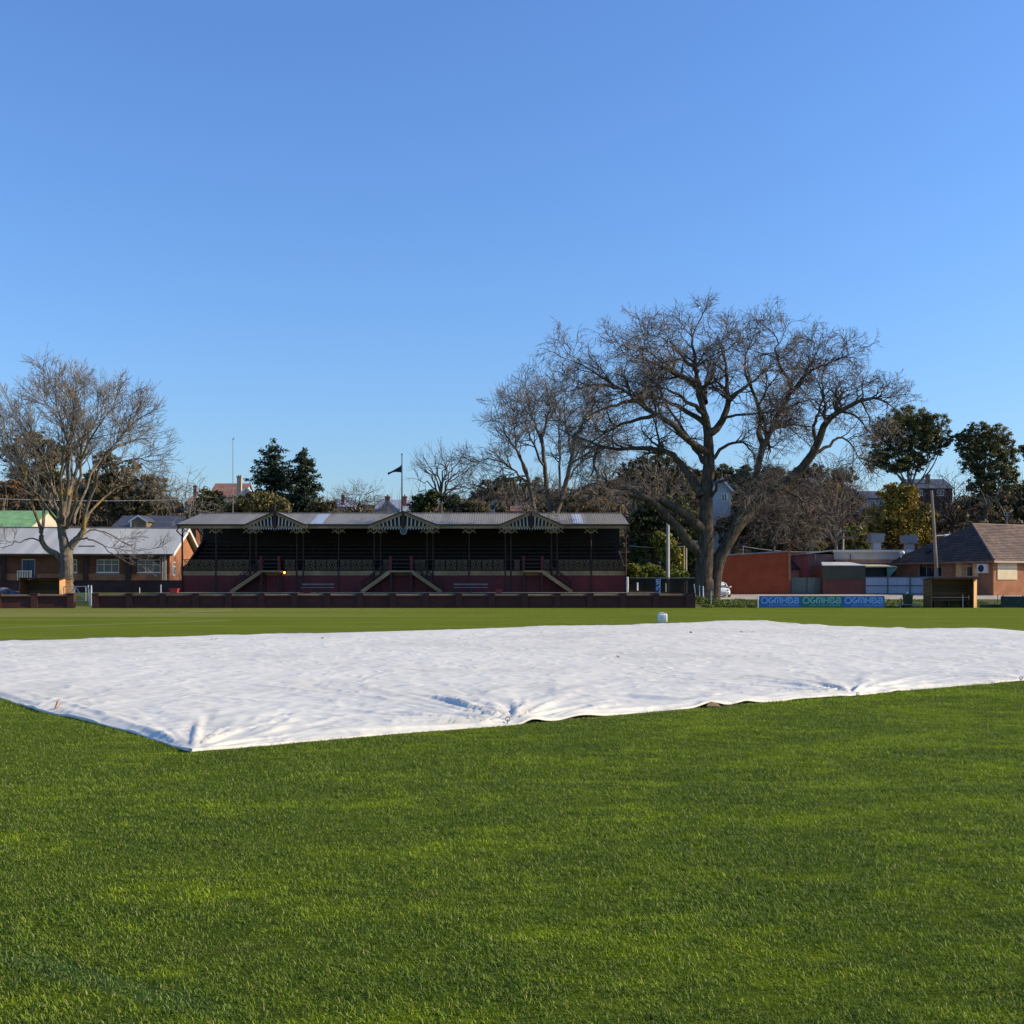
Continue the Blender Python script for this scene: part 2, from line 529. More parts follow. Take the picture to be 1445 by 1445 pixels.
# folds that run into each peg
peg_pts = [(cover_xy(np.array(a), np.array(bq)), 0) for a, bq in [(p_, 0.0) for p_ in pegs_s] + [(0.0, p_) for p_ in pegs_t[1:]]]
peg_amp = {0: (0.055, 2.2), 1: (0.07, 2.8), 2: (0.06, 2.6), 3: (0.04, 1.6)}
for i, (pp, _) in enumerate(peg_pts):
    amp, reach = peg_amp.get(i, (0.035, 1.4))
    dx, dy = cx_ - pp[0], cy_ - pp[1]
    r = np.hypot(dx, dy)
    th = np.arctan2(dy, dx)
    w = 1 - np.abs(2 * fbm(th * 6.5 + i * 7.1, r * 0.3 + i, 40 + i, 3) - 1)
    z += amp * np.exp(-r / reach) * sstep(0.02, 0.35, r) * np.clip(w - 0.66, 0, 1) * 3.0
def fold(p0, p1, amp, w, skew=0.0):
    """a single long fold between two photo points"""
    a, bq = np.array(G(*p0)), np.array(G(*p1))
    d = bq - a
    L = np.hypot(*d)
    u = ((cx_ - a[0]) * d[0] + (cy_ - a[1]) * d[1]) / L
    v = ((cx_ - a[0]) * -d[1] + (cy_ - a[1]) * d[0]) / L + 0.12 * (fbm(u * 1.3, u * 0 + amp * 50, 51) - 0.5)
    k = np.clip(u / L, 0, 1)
    return amp * np.where((u > 0) & (u < L), np.sin(np.pi * k) ** 0.7, 0) * np.exp(-(v / w) ** 2)
for q in (((500, 985), (716, 1020), .075, .10), ((560, 978), (706, 1010), .06, .09), ((600, 984), (712, 1018), .075, .08), ((640, 990), (714, 1020), .05, .06), ((540, 1000), (712, 1022), .05, .07), ((670, 985), (716, 1018), .07, .10),
          ((690, 990), (720, 1020), .06, .08), ((745, 985), (724, 1020), .06, .08), ((790, 990), (728, 1021), .05, .08),
          ((862, 986), (1004, 994), .13, .16), ((880, 980), (985, 984), .06, .12), ((280, 1015), (275, 1060), .03, .05), ((330, 1035), (280, 1060), .06, .06),
          ((230, 1025), (266, 1060), .035, .05), ((1216, 960), (1211, 982), .055, .09), ((1130, 962), (1203, 982), .07, .12), ((1290, 958), (1218, 981), .06, .12),
          ((1070, 962), (1200, 983), .05, .12), ((60, 985), (240, 1047), .035, .06), ((20, 975), (200, 1030), .03, .08), ((260, 985), (420, 1000), .05, .10), ((330, 965), (560, 992), .05, .14)):
    z += fold(q[0], q[1], q[2] * .45, q[3] * .55)
z = np.maximum(z, 0.02)
far_e = np.minimum((1 - s2) * LS, (1 - t2) * LT)
z = z * (0.35 + 0.65 * sstep(0.0, 4.0, far_e)) + 0.0
hem = 0.012 + np.clip((fbm(cx_ * 1.1, cy_ * 1.1, 61, 3) - 0.5) * 0.14, 0, 0.04)
k = sstep(0.0, 0.16, edge)
z = hem * (1 - k) + z * k
# a bulge over the far edge, seen as a hump on the skyline of the sheet
for hx, hy, ha, hw in ((*G(1070, 880), .085, 1.3), (*G(1385, 890.5), .10, 1.0), (*G(740, 883.5), .07, 2.0), (*G(1010, 880), .05, 2.5)):
    z += ha * np.exp(-((cx_ - hx) ** 2 + (cy_ - hy) ** 2) / (2 * hw * hw))
lift = np.zeros_like(z)
for (a, bq), hh in (((s_of(728, 1021), s_of(760, 1018)), .07), ((s_of(800, 1016), s_of(850, 1012)), .05), ((s_of(985, 999), s_of(1030, 997)), .06), ((s_of(1035, 996), s_of(1075, 993)), .05)):
    m_ = (a + bq) / 2
    lift += hh * np.exp(-((s2 - m_) / (0.5 * (bq - a))) ** 2) * np.exp(-(t2 * LT / 0.22) ** 2)
z += lift
top = np.stack([cx_, cy_, z], -1).reshape(-1, 3)
ci = np.arange(NS * NT).reshape(NT, NS)
cf = np.stack([ci[:-1, :-1], ci[:-1, 1:], ci[1:, 1:], ci[1:, :-1]], -1).reshape(-1, 4)
rim = np.concatenate([ci[0, :-1], ci[:-1, -1], ci[-1, :0:-1], ci[:0:-1, 0]])
low = top[rim].copy()
low[:, 2] = np.maximum(0.004, low[:, 2] - 0.03)
base = len(top)
j = np.arange(len(rim))
jn = (j + 1) % len(rim)
sk = np.stack([rim[j], base + j, base + jn, rim[jn]], -1)
mc, n, l, b = nt('white_cover_canvas')
v = coords(n, l)
f1 = noise(n, l, v, 0.22, 5, 0.65)
f2 = noise(n, l, coords(n, l, (1, 2.2, 1)), 1.1, 6, 0.7)
c = mix(n, l, ramp(n, l, f1, 0.42, 0.68), (0.675, 0.655, 0.575), (0.585, 0.565, 0.49))
c = mix(n, l, math_(n, l, 'MULTIPLY', ramp(n, l, f2, 0.52, 0.78), 0.42), c, (0.43, 0.41, 0.35))
specks = noise(n, l, v, 3.3, 2)
c = mix(n, l, math_(n, l, 'MULTIPLY', ramp(n, l, specks, 0.74, 0.79), 0.5), c, (0.30, 0.26, 0.20))
l.new(c, b.inputs['Base Color'])
b.inputs['Roughness'].default_value = 0.6
b.inputs['Specular IOR Level'].default_value = 0.2
wv = n.new('ShaderNodeVectorMath')
wv.operation = 'ADD'
wc = n.new('ShaderNodeTexNoise')
wc.inputs['Scale'].default_value = 0.7
l.new(v, wc.inputs['Vector'])
l.new(v, wv.inputs[0])
l.new(wc.outputs['Color'], wv.inputs[1])
def ridged(scale, detail, stretch):
    mp_ = n.new('ShaderNodeMapping')
    mp_.inputs['Scale'].default_value = stretch
    l.new(wv.outputs[0], mp_.inputs['Vector'])
    x = n.new('ShaderNodeTexNoise')
    x.noise_type = 'RIDGED_MULTIFRACTAL'
    x.inputs['Scale'].default_value = scale
    x.inputs['Detail'].default_value = detail
    l.new(mp_.outputs[0], x.inputs['Vector'])
    return x.outputs['Fac']
def crumple(scale, stretch):
    mp_ = n.new('ShaderNodeMapping')
    mp_.inputs['Scale'].default_value = stretch
    l.new(wv.outputs[0], mp_.inputs['Vector'])
    x = n.new('ShaderNodeTexVoronoi')
    x.inputs['Scale'].default_value = scale
    l.new(mp_.outputs[0], x.inputs['Vector'])
    return x.outputs['Distance']
hh = math_(n, l, 'ADD', math_(n, l, 'MULTIPLY', ridged(4.5, 5, (1, .4, 1)), 0.55), math_(n, l, 'MULTIPLY', ridged(9.0, 4, (.45, 1, 1)), 0.35))
hh = math_(n, l, 'ADD', hh, math_(n, l, 'MULTIPLY', crumple(1.5, (1, .6, 1)), 0.9))
hh = math_(n, l, 'ADD', hh, math_(n, l, 'MULTIPLY', crumple(4.2, (.7, 1, 1)), 0.5))
bump(n, l, b, hh, 1.0, 0.032)
o = obj('pitch_cover', mesh_np('pitch_cover', np.concatenate([top, low]), np.concatenate([cf, sk]), True), mc)
tag(o, 'large white canvas cover spread wrinkled across the grass of the oval', 'pitch cover')

# ---------------------------------------------------------------- grass blades
mgr, n, l, b = nt('grass_blades')
c, X, Y, g = grass_colour(n, l)
c = lines_on(n, l, c, X, Y)
rv = n.new('ShaderNodeNewGeometry').outputs['Random Per Island']
c = mix(n, l, math_(n, l, 'MULTIPLY', ramp(n, l, rv, 0.90, 0.95), 0.75), c, (0.26, 0.23, 0.10))
k = math_(n, l, 'ADD', math_(n, l, 'MULTIPLY', rv, 0.9), 0.55)
vm = n.new('ShaderNodeVectorMath')
vm.operation = 'SCALE'
l.new(c, vm.inputs[0])
l.new(k, vm.inputs['Scale'])
l.new(vm.outputs[0], b.inputs['Base Color'])
b.inputs['Roughness'].default_value = 0.55
b.inputs['Specular IOR Level'].default_value = 0.18
tr = n.new('ShaderNodeBsdfTranslucent')
l.new(vm.outputs[0], tr.inputs['Color'])
ms = n.new('ShaderNodeMixShader')
ms.inputs[0].default_value = 0.3
l.new(b.outputs[0], ms.inputs[1])
l.new(tr.outputs[0], ms.inputs[2])
l.new(ms.outputs[0], n['Material Output'].inputs['Surface'])
def tuft_mesh(seed, nb=34, rad=0.07, L=(0.010, 0.0255), W=0.0035):
    rg = np.random.default_rng(seed)
    vs, fs = [], []
    for i in range(nb):
        a = rg.uniform(0, 6.283)
        rr = rad * math.sqrt(rg.uniform())
        p = np.array([rr * math.cos(a), rr * math.sin(a), -0.003])
        az = rg.uniform(0, 6.283)
        ln = rg.uniform(*L)
        lean = rg.uniform(0.5, 1.45)
        d1 = np.array([math.cos(az) * math.sin(lean * .5), math.sin(az) * math.sin(lean * .5), math.cos(lean * .5)])
        d2 = np.array([math.cos(az) * math.sin(lean * 1.15), math.sin(az) * math.sin(lean * 1.15), math.cos(lean * 1.15)])
        tw = az + math.pi / 2 + rg.uniform(-0.7, 0.7)
        sd_ = np.array([math.cos(tw), math.sin(tw), 0]) * W / 2 * rg.uniform(.7, 1.3)
        q = p + d1 * ln * .55
        e = q + d2 * ln * .5
        bI = len(vs)
        vs += [p - sd_, p + sd_, q + sd_ * .9, q - sd_ * .9, e + sd_ * .25, e - sd_ * .25]
        fs += [(bI, bI + 1, bI + 2, bI + 3), (bI + 3, bI + 2, bI + 4, bI + 5)]
    return mesh_np('grass_tuft', np.array(vs), np.array(fs), False)
def scatter(name, pts, rot, scl, tufts, m, label):
    me = bpy.data.meshes.new(name)
    me.vertices.add(len(pts))
    me.vertices.foreach_set('co', np.asarray(pts, np.float32).ravel())
    at = me.attributes.new('rot', 'FLOAT_VECTOR', 'POINT')
    at.data.foreach_set('vector', np.asarray(rot, np.float32).ravel())
    at = me.attributes.new('scl', 'FLOAT', 'POINT')
    at.data.foreach_set('value', np.asarray(scl, np.float32))
    at = me.attributes.new('pick', 'INT', 'POINT')
    at.data.foreach_set('value', RNG.integers(0, len(tufts), len(pts)).astype(np.int32))
    o = obj(name, me)
    tag(o, label, None, None, 'stuff')
    ng = bpy.data.node_groups.new(name, 'GeometryNodeTree')
    ng.interface.new_socket('Geometry', in_out='INPUT', socket_type='NodeSocketGeometry')
    ng.interface.new_socket('Geometry', in_out='OUTPUT', socket_type='NodeSocketGeometry')
    N, Lk = ng.nodes, ng.links
    gi, go = N.new('NodeGroupInput'), N.new('NodeGroupOutput')
    def attr(nm, tp):
        x = N.new('GeometryNodeInputNamedAttribute')
        x.data_type = tp
        x.inputs[0].default_value = nm
        return [s_ for s_ in x.outputs if s_.enabled][0]
    rotv, sclv, pick = attr('rot', 'FLOAT_VECTOR'), attr('scl', 'FLOAT'), attr('pick', 'INT')
    jn_ = N.new('GeometryNodeJoinGeometry')
    e2r = N.new('FunctionNodeEulerToRotation')
    Lk.new(rotv, e2r.inputs[0])
    for i, tm in enumerate(tufts):
        tm.materials.append(m) if len(tm.materials) == 0 else None
        to = bpy.data.objects.new('grass_tuft_source', tm)
        oi = N.new('GeometryNodeObjectInfo')
        oi.inputs['Object'].default_value = to
        oi.inputs['As Instance'].default_value = True
        cmp_ = N.new('FunctionNodeCompare')
        cmp_.data_type = 'INT'
        cmp_.operation = 'EQUAL'
        ins = [s_ for s_ in cmp_.inputs if s_.enabled]
        Lk.new(pick, ins[0])
        ins[1].default_value = i
        ip = N.new('GeometryNodeInstanceOnPoints')
        Lk.new(gi.outputs[0], ip.inputs['Points'])
        Lk.new(cmp_.outputs[0], ip.inputs['Selection'])
        Lk.new(oi.outputs['Geometry'], ip.inputs['Instance'])
        Lk.new(e2r.outputs[0], ip.inputs['Rotation'])
        Lk.new(sclv, ip.inputs['Scale'])
        Lk.new(ip.outputs[0], jn_.inputs[0])
    Lk.new(jn_.outputs[0], go.inputs[0])
    md = o.modifiers.new('scatter', 'NODES')
    md.node_group = ng
    return o
def turf_points(y0, y1, dens, margin):
    A = []
    rows = np.arange(y0, y1, 0.5)
    for y in rows:
        hw = (y + 0.5) * 0.4516 + margin
        nn = int(dens * 0.5 * 2 * hw)
        A.append(np.stack([RNG.uniform(-hw, hw, nn), RNG.uniform(y, y + 0.5, nn)], -1))
    p = np.concatenate(A)
    return p[~in_cover(p[:, 0], p[:, 1], -0.10)]
tufts = [tuft_mesh(100 + i) for i in range(6)]
pa = turf_points(2.4, 9.0, 400, 4.0)
pb = turf_points(9.0, 15.0, 260, 4.0)
pc = turf_points(15.0, 28.0, 110, 4.0)
pp = np.concatenate([pa, pb, pc])
scl = np.concatenate([RNG.uniform(.75, 1.3, len(pa)), RNG.uniform(.85, 1.4, len(pb)), RNG.uniform(1.1, 1.8, len(pc))])
scl *= 0.8 + 0.5 * fbm(pp[:, 0] * 0.9, pp[:, 1] * 0.9, 77)
rot = np.stack([RNG.normal(0, .08, len(pp)), RNG.normal(0, .08, len(pp)), RNG.uniform(0, 6.283, len(pp))], -1)
scatter('grass', np.column_stack([pp, np.zeros(len(pp))]), rot, scl, tufts, mgr, 'short green winter grass of the oval in the foreground')
# ---------------------------------------------------------------- trees
def tubes_np(pts, rad, Sd):
    M_, K_, _ = pts.shape
    T = np.gradient(pts, axis=1)
    T /= np.linalg.norm(T, axis=2, keepdims=True) + 1e-9
    mT = T.mean(1)
    ref = np.where(np.abs(mT[:, 2:3]) < 0.85, np.array([[0, 0, 1.0]]), np.array([[0.3, 1.0, 0]]))[:, None, :]
    Nn = np.cross(T, np.broadcast_to(ref, T.shape))
    Nn /= np.linalg.norm(Nn, axis=2, keepdims=True) + 1e-9
    B = np.cross(T, Nn)
    an = np.arange(Sd) * 2 * np.pi / Sd
    ring = pts[:, :, None, :] + rad[:, :, None, None] * (np.cos(an)[None, None, :, None] * Nn[:, :, None, :] + np.sin(an)[None, None, :, None] * B[:, :, None, :])
    verts = ring.reshape(-1, 3)
    m_ = np.arange(M_)[:, None, None] * K_ * Sd
    k_ = np.arange(K_ - 1)[None, :, None] * Sd
    s_ = np.arange(Sd)[None, None, :]
    sn = (s_ + 1) % Sd
    f = np.stack([m_ + k_ + s_, m_ + k_ + sn, m_ + k_ + Sd + sn, m_ + k_ + Sd + s_], -1).reshape(-1, 4)
    return verts, f
def join_np(parts):
    V, Fc, bI = [], [], 0
    for v, f in parts:
        V.append(v)
        Fc.append(f + bI)
        bI += len(v)
    return np.concatenate(V), np.concatenate(Fc)
def spline(ctrl, K_, jit=0.0, rg=RNG):
    c = np.asarray(ctrl, float)
    n_ = len(c)
    c2 = np.concatenate([[2 * c[0] - c[1]], c, [2 * c[-1] - c[-2]]])
    out = []
    for u in np.linspace(0, n_ - 1 - 1e-6, K_):
        i = int(u)
        t = u - i
        p0, p1, p2, p3 = c2[i], c2[i + 1], c2[i + 2], c2[i + 3]
        out.append(0.5 * (2 * p1 + (p2 - p0) * t + (2 * p0 - 5 * p1 + 4 * p2 - p3) * t * t + (3 * p1 - p0 - 3 * p2 + p3) * t ** 3))
    out = np.array(out)
    if jit:
        out[1:-1] += rg.normal(0, jit, out[1:-1].shape)
    return out
def spawn(pts, rad, idx, t, ang, length, K_, jit, up, rg, rscale=0.55, rtip=0.4, rmin=0.006, plane=0.0):
    """children of the polylines pts[idx] at parameter t, vectorised"""
    n_, Kp = len(idx), pts.shape[1]
    u = t * (Kp - 1)
    i0 = np.clip(u.astype(int), 0, Kp - 2)
    fr = (u - i0)[:, None]
    a, bq = pts[idx, i0], pts[idx, i0 + 1]
    p = a * (1 - fr) + bq * fr
    T = bq - a
    T /= np.linalg.norm(T, axis=1, keepdims=True) + 1e-9
    r0 = (rad[idx, i0] * (1 - fr[:, 0]) + rad[idx, i0 + 1] * fr[:, 0]) * rscale
    rnd = rg.normal(0, 1, (n_, 3))
    rnd[:, 1] *= 1 - plane
    rnd -= (rnd * T).sum(1, keepdims=True) * T
    rnd /= np.linalg.norm(rnd, axis=1, keepdims=True) + 1e-9
    d = np.cos(ang)[:, None] * T + np.sin(ang)[:, None] * rnd
    out = np.zeros((n_, K_, 3))
    out[:, 0] = p
    st = (length / (K_ - 1))[:, None]
    for k_ in range(1, K_):
        d = d + rg.normal(0, jit, (n_, 3))
        d[:, 2] += up
        d /= np.linalg.norm(d, axis=1, keepdims=True) + 1e-9
        out[:, k_] = out[:, k_ - 1] + d * st
    r = np.maximum(rmin, r0[:, None] * np.linspace(1, rtip, K_)[None, :])
    return out, r
def branch_levels(L0, R0, levels, seed, w0=None):
    """levels: dicts(step, t0, ang, len, K, jit, up, S); returns a list of (pts, rad, sides)"""
    rg = np.random.default_rng(seed)
    res = []
    cur, cr = L0, R0
    for lv in levels:
        seg = np.linalg.norm(np.diff(cur, axis=1), axis=2).sum(1)
        cnt = np.maximum(lv.get('min', 1), np.round(seg * (1 - lv['t0']) / lv['step']).astype(int))
        if w0 is not None and lv is levels[0]: cnt = np.maximum(2, np.round(cnt * w0).astype(int))
        idx = np.repeat(np.arange(len(cur)), cnt)
        t = lv['t0'] + (1 - lv['t0']) * rg.uniform(0, 1, len(idx)) ** lv.get('tp', 0.85)
        t = np.minimum(t, 0.999)
        # the last child of every parent carries on past its tip
        last = np.cumsum(cnt) - 1
        t[last] = 0.999
        ang = rg.uniform(R(lv['ang'][0]), R(lv['ang'][1]), len(idx))
        ang[last] *= 0.35
        ln = rg.uniform(lv['len'][0], lv['len'][1], len(idx)) * (1.25 - lv.get('tl', 0.75) * t)
        if lv.get('rel'): ln *= np.clip(seg[idx] / lv['rel'], 0.35, 1.3)
        c, r = spawn(cur, cr, idx, t, ang, ln, lv['K'], lv['jit'], lv['up'], rg, lv.get('rs', 0.55), lv.get('rt', 0.4), lv['rmin'], lv.get('plane', 0))
        res.append((c, r, lv['S']))
        cur, cr = c, r
    return res
def bark(name, c1, c2, c3=None, scale=3.0):
    m, n, l, b = nt(name)
    v = coords(n, l, (1, 1, 0.18))
    f = noise(n, l, v, scale * 2, 6, 0.7)
    c = mix(n, l, ramp(n, l, f, 0.32, 0.68), c1, c2)
    if c3:
        f2 = noise(n, l, coords(n, l), 0.45, 3)
        c = mix(n, l, math_(n, l, 'MULTIPLY', ramp(n, l, f2, 0.56, 0.66), 0.8), c, c3)
    l.new(c, b.inputs['Base Color'])
    b.inputs['Roughness'].default_value = 0.9
    b.inputs['Specular IOR Level'].default_value = 0.1
    bump(n, l, b, noise(n, l, v, scale * 3, 5, 0.7), 1.0, 0.06)
    return m
B_elm = bark('elm_bark', (0.035, 0.028, 0.022), (0.135, 0.105, 0.078))
B_twig = plain('bare_twigs', (0.20, 0.155, 0.125), 0.9, 0.3, 0.4)
B_left = bark('lichened_bark', (0.085, 0.07, 0.055), (0.23, 0.19, 0.145), (0.34, 0.21, 0.045))
B_pale = bark('pale_bark', (0.14, 0.12, 0.095), (0.26, 0.22, 0.17))
B_twigpale = plain('pale_twigs', (0.20, 0.155, 0.115), 0.9, 0.3, 0.4)
B_twigred = plain('reddish_twigs', (0.17, 0.108, 0.078), 0.9, 0.3, 0.4)
B_dark = bark('dark_bark', (0.03, 0.025, 0.02), (0.08, 0.065, 0.05))

def world_limb(pts, Y, K_, jit, rg, r0, r1, pw=1.0):
    c = [(PX(p[0], Y + (p[2] if len(p) > 2 else 0)), Y + (p[2] if len(p) > 2 else 0), PZ(p[1], Y + (p[2] if len(p) > 2 else 0))) for p in pts]
    s_ = spline(c, K_, jit, rg)
    return s_, r1 + (r0 - r1) * (1 - np.linspace(0, 1, K_)) ** pw
def bare_tree(name, label, base, trunks, limbs, levels, m_trunk, m_twig, seed, Y, cat='tree', group=None, K_=14, limb_jit=0.06):
    rg = np.random.default_rng(seed)
    ox, oy = base
    root = empty(name, (ox, oy, tz(ox, oy)), label, cat, group)
    off = np.array(root.location)
    tp = []
    for t in trunks:
        s_, r_ = world_limb(t['p'], Y, 22, 0.02, rg, t['r'][0], t['r'][1], t.get('pw', 0.8))
        if t.get('flare'):
            r_ = r_ * (1 + t['flare'] * np.exp(-np.linspace(0, 1, 22) * 9))
        v, f = tubes_np((s_ - off)[None], r_[None], 14)
        # fluted, uneven trunk surface
        cidx = np.repeat(np.arange(22), 14)
        cen = (s_ - off)[cidx]
        dd = v - cen
        an = np.arctan2(dd[:, 1], dd[:, 0])
        v = cen + dd * (1 + 0.16 * (fbm(an * 2.2 + seed, v[:, 2] * 0.35, seed, 3) - 0.5) * 2)[:, None]
        tp.append((v, f))
    obj('trunk', mesh_np('trunk', *join_np(tp), True), m_trunk, root)
    L0, R0 = [], []
    for q in limbs:
        s_, r_ = world_limb(q['p'], Y, K_, limb_jit, rg, q['r'][0], q['r'][1] * .7, q.get('pw', 1.1))
        L0.append(s_)
        R0.append(r_)
        v, f = tubes_np((s_ - off)[None], r_[None], 9)
        obj('limb', mesh_np('limb', v, f, True), m_trunk, root)
    L0, R0 = np.array(L0), np.array(R0)
    res = branch_levels(L0, R0, levels, seed + 1, np.array([q.get('w', 1.0) for q in limbs]))
    nb = max(1, len(res) // 2)
    pr = [tubes_np(p - off, r, Sd) for p, r, Sd in res[:nb]]
    obj('branches', mesh_np('branches', *join_np(pr), True), m_trunk, root)['kind'] = 'stuff'
    pr = [tubes_np(p - off, r, Sd) for p, r, Sd in res[nb:]]
    o = obj('twigs', mesh_np('twigs', *join_np(pr), False), m_twig, root)
    o['kind'] = 'stuff'
    return root
def lv(step, t0, ang, ln, K_, jit, up, Sd, rmin, **k):
    d = dict(step=step, t0=t0, ang=ang, len=ln, K=K_, jit=jit, up=up, S=Sd, rmin=rmin)
    d.update(k)
    return d

# the great elm on the right
YE = 87.0
elm_trunks = [
    dict(p=[(991, 853, 0), (992, 838, 0), (994, 800, 0), (996, 757, 0), (997, 700, .3), (1001, 650, .2), (999, 606, 0)], r=(0.76, 0.30), flare=0.42, pw=0.7),
    dict(p=[(1006, 853, .2), (1007, 835, .2), (1013, 796, .3), (1029, 762, .4), (1047, 735, .6), (1069, 708, .8), (1091, 688, 1)], r=(0.52, 0.36), flare=0.35, pw=0.7),
    dict(p=[(999, 853, -.5), (1000, 835, -.3), (1002, 808, 0.1), (1004, 780, .4)], r=(0.4, 0.2), flare=0.4),
]
elm_limbs = [
    # rising leader and its forks
    dict(p=[(999, 612), (995, 585, -.5), (986, 540, -1), (984, 493, -1.5), (975, 440, -1.5), (985, 412, -1)], r=(.34, .05)),
    dict(p=[(1000, 612), (1013, 603), (1025, 568, .5), (1026, 540, 1), (1025, 502, 1.2), (1022, 470, 1), (1012, 430, 1.5)], r=(.34, .05)),
    dict(p=[(1028, 552, .8), (1042, 540, .5), (1056, 527, .2), (1067, 512), (1080, 500), (1096, 496)], r=(.18, .05)),
    dict(p=[(990, 570), (996, 548, 1), (998, 520, 2.2), (1012, 480, 3), (1040, 440, 3.5)], r=(.2, .05)),
    # long right limb
    dict(p=[(1086, 692, 1), (1126, 667, 1), (1150, 636, .5), (1162, 603), (1176, 584, -.5), (1197, 568, -1), (1230, 550, -1.5), (1246, 556, -1.7), (1262, 572, -1.5)], r=(.42, .05)),
    dict(p=[(1150, 640, .5), (1172, 626, 1), (1186, 617, 1.4), (1203, 630, 2), (1214, 650, 2.2)], r=(.15, .04)),
    dict(p=[(1152, 632, .5), (1150, 600, 1.5), (1156, 575, 2), (1163, 545, 2.5), (1160, 520, 3)], r=(.17, .04)),
    dict(p=[(1176, 584, -.5), (1182, 562, 0), (1190, 545, .5), (1200, 530, 1)], r=(.12, .04)),
    # right-hand middle stem
    dict(p=[(1034, 752, .4), (1046, 722, .6), (1057, 704, .7), (1066, 677, .8), (1075, 634, 1), (1082, 620, 1.2), (1096, 587, 1.6), (1110, 554, 2), (1124, 526, 2.2), (1138, 502, 2), (1162, 483, 1.5), (1196, 468, 1)], r=(.36, .05)),
    dict(p=[(1077, 628, 1), (1070, 608), (1074, 587, -1), (1065, 545, -2), (1054, 512, -2.5), (1050, 470, -3), (1062, 435, -3)], r=(.24, .04)),
    dict(p=[(1113, 548, 2), (1116, 528, 1), (1105, 498, 0), (1096, 470, -.5), (1098, 440, -1), (1085, 420, -1.5)], r=(.18, .04)),
    dict(p=[(1082, 618, 1.2), (1094, 606, 2), (1106, 600, 3), (1116, 603, 3.5), (1130, 618, 4)], r=(.14, .04)),
    dict(p=[(1118, 538, 2), (1132, 516, 3), (1144, 480, 4), (1150, 450, 4.2)], r=(.16, .04)),
    # left side, heavy low limb with its second stem
    dict(p=[(992, 748), (978, 738, -.4), (964, 724, -.8), (935, 706, -1.4), (900, 699, -2), (868, 694, -2.6), (846, 697, -3), (812, 706, -3.6), (775, 704, -4)], r=(.46, .12), w=.3),
    dict(p=[(990, 785), (972, 764, -.6), (948, 737, -1), (930, 714, -1.5), (912, 702, -2), (895, 694, -2), (875, 689, -2.2), (850, 690, -2)], r=(.44, .16), w=.12),
    dict(p=[(990, 700), (973, 672, .6), (955, 650, 1), (944, 638, 1.3), (904, 632, 2), (869, 634, 2.4), (835, 624, 2.6), (800, 612, 3)], r=(.34, .08), w=.6),
    dict(p=[(846, 630, 2.6), (838, 648, 2.5), (842, 668, 2.4), (848, 686, 2.2), (862, 698, 2)], r=(.14, .05), w=.5),
    dict(p=[(1000, 640), (976, 626, -.8), (961, 612, -1.4), (940, 594, -2), (919, 580, -2.4), (895, 554, -3), (872, 531, -3.3), (834, 496, -3.6), (806, 478, -3.4)], r=(.3, .05)),
    dict(p=[(896, 556, -3), (868, 564, -3.5), (846, 576, -4), (826, 594, -4.2), (815, 612, -4)], r=(.15, .04)),
    dict(p=[(925, 584, -2.4), (898, 592, -1), (862, 606, 0), (838, 622, .6), (815, 640, 1)], r=(.16, .04)),
    dict(p=[(998, 602), (980, 586, 1), (954, 564, 1.8), (936, 554, 2.3), (912, 549, 3), (893, 546, 3.4), (860, 556, 4)], r=(.24, .04)),
    dict(p=[(996, 590), (984, 572, -1.5), (968, 556, -2.5), (952, 541, -3), (938, 534, -3.3), (922, 520, -3.6)], r=(.2, .05)),
    dict(p=[(995, 560, -.4), (988, 540, .5), (975, 521, 1), (950, 502, 1.7), (931, 488, 2.3), (912, 478, 2.8), (895, 471, 3), (870, 452, 3.4)], r=(.25, .04)),
    dict(p=[(872, 531, -3.3), (850, 527, -4), (828, 528, -4.5), (805, 538, -5)], r=(.14, .04)),
    dict(p=[(985, 500, -1.5), (968, 478, -2.5), (952, 452, -3.5), (930, 432, -4)], r=(.18, .04)),
    dict(p=[(986, 520, -1), (960, 505, -3), (925, 470, -5), (905, 450, -6)], r=(.18, .04)),
    # small inner arches
    dict(p=[(1002, 652), (1018, 633, -.6), (1036, 624, -1), (1052, 626, -1.2), (1064, 642, -1.4), (1080, 662, -1.5)], r=(.15, .05)),
    dict(p=[(1004, 700), (1016, 680, -1), (1030, 676, -1.4), (1046, 682, -1.8), (1072, 704, -2.2), (1098, 730, -2.6)], r=(.13, .04)),
    dict(p=[(1014, 600), (1028, 588, -1), (1052, 583, -1.5), (1078, 578, -2), (1100, 574, -2), (1122, 590, -2.2)], r=(.13, .04)),
    dict(p=[(1090, 690, 1), (1112, 694, 0), (1134, 712, -1), (1145, 740, -1.5)], r=(.13, .04)),
    dict(p=[(1000, 660, .3), (985, 640, 3), (960, 600, 5), (940, 560, 6), (925, 520, 6.5)], r=(.24, .05)),
    dict(p=[(1070, 650, 1), (1085, 610, 4), (1110, 560, 6), (1120, 500, 6.5)], r=(.22, .05)),
]
for q in elm_limbs:
    q['p'] = [(p[0], p[1] + 44 * min(1, max(0, (590 - p[1]) / 160)), *p[2:]) for p in q['p']]
elm_levels = [
    lv(0.42, 0.3, (28, 72), (1.3, 3.4), 8, 0.19, 0.03, 5, 0.024, tp=.74, tl=.6, rs=.6, rt=.35),
    lv(0.32, 0.12, (28, 70), (0.8, 2.1), 6, 0.22, 0.005, 4, 0.016, rs=.6, rt=.4),
    lv(0.23, 0.1, (25, 70), (0.5, 1.3), 4, 0.24, -0.04, 3, 0.0115, rs=.65),
    lv(0.17, 0.1, (25, 60), (0.25, 0.7), 2, 0.25, -0.06, 3, 0.0105),
]
bare_tree('elm_tree', 'huge spreading bare tree with two dark leaning trunks by the brick wall end', (PX(1000, YE), YE),
          elm_trunks, elm_limbs, elm_levels, B_elm, B_twig, 5, YE)

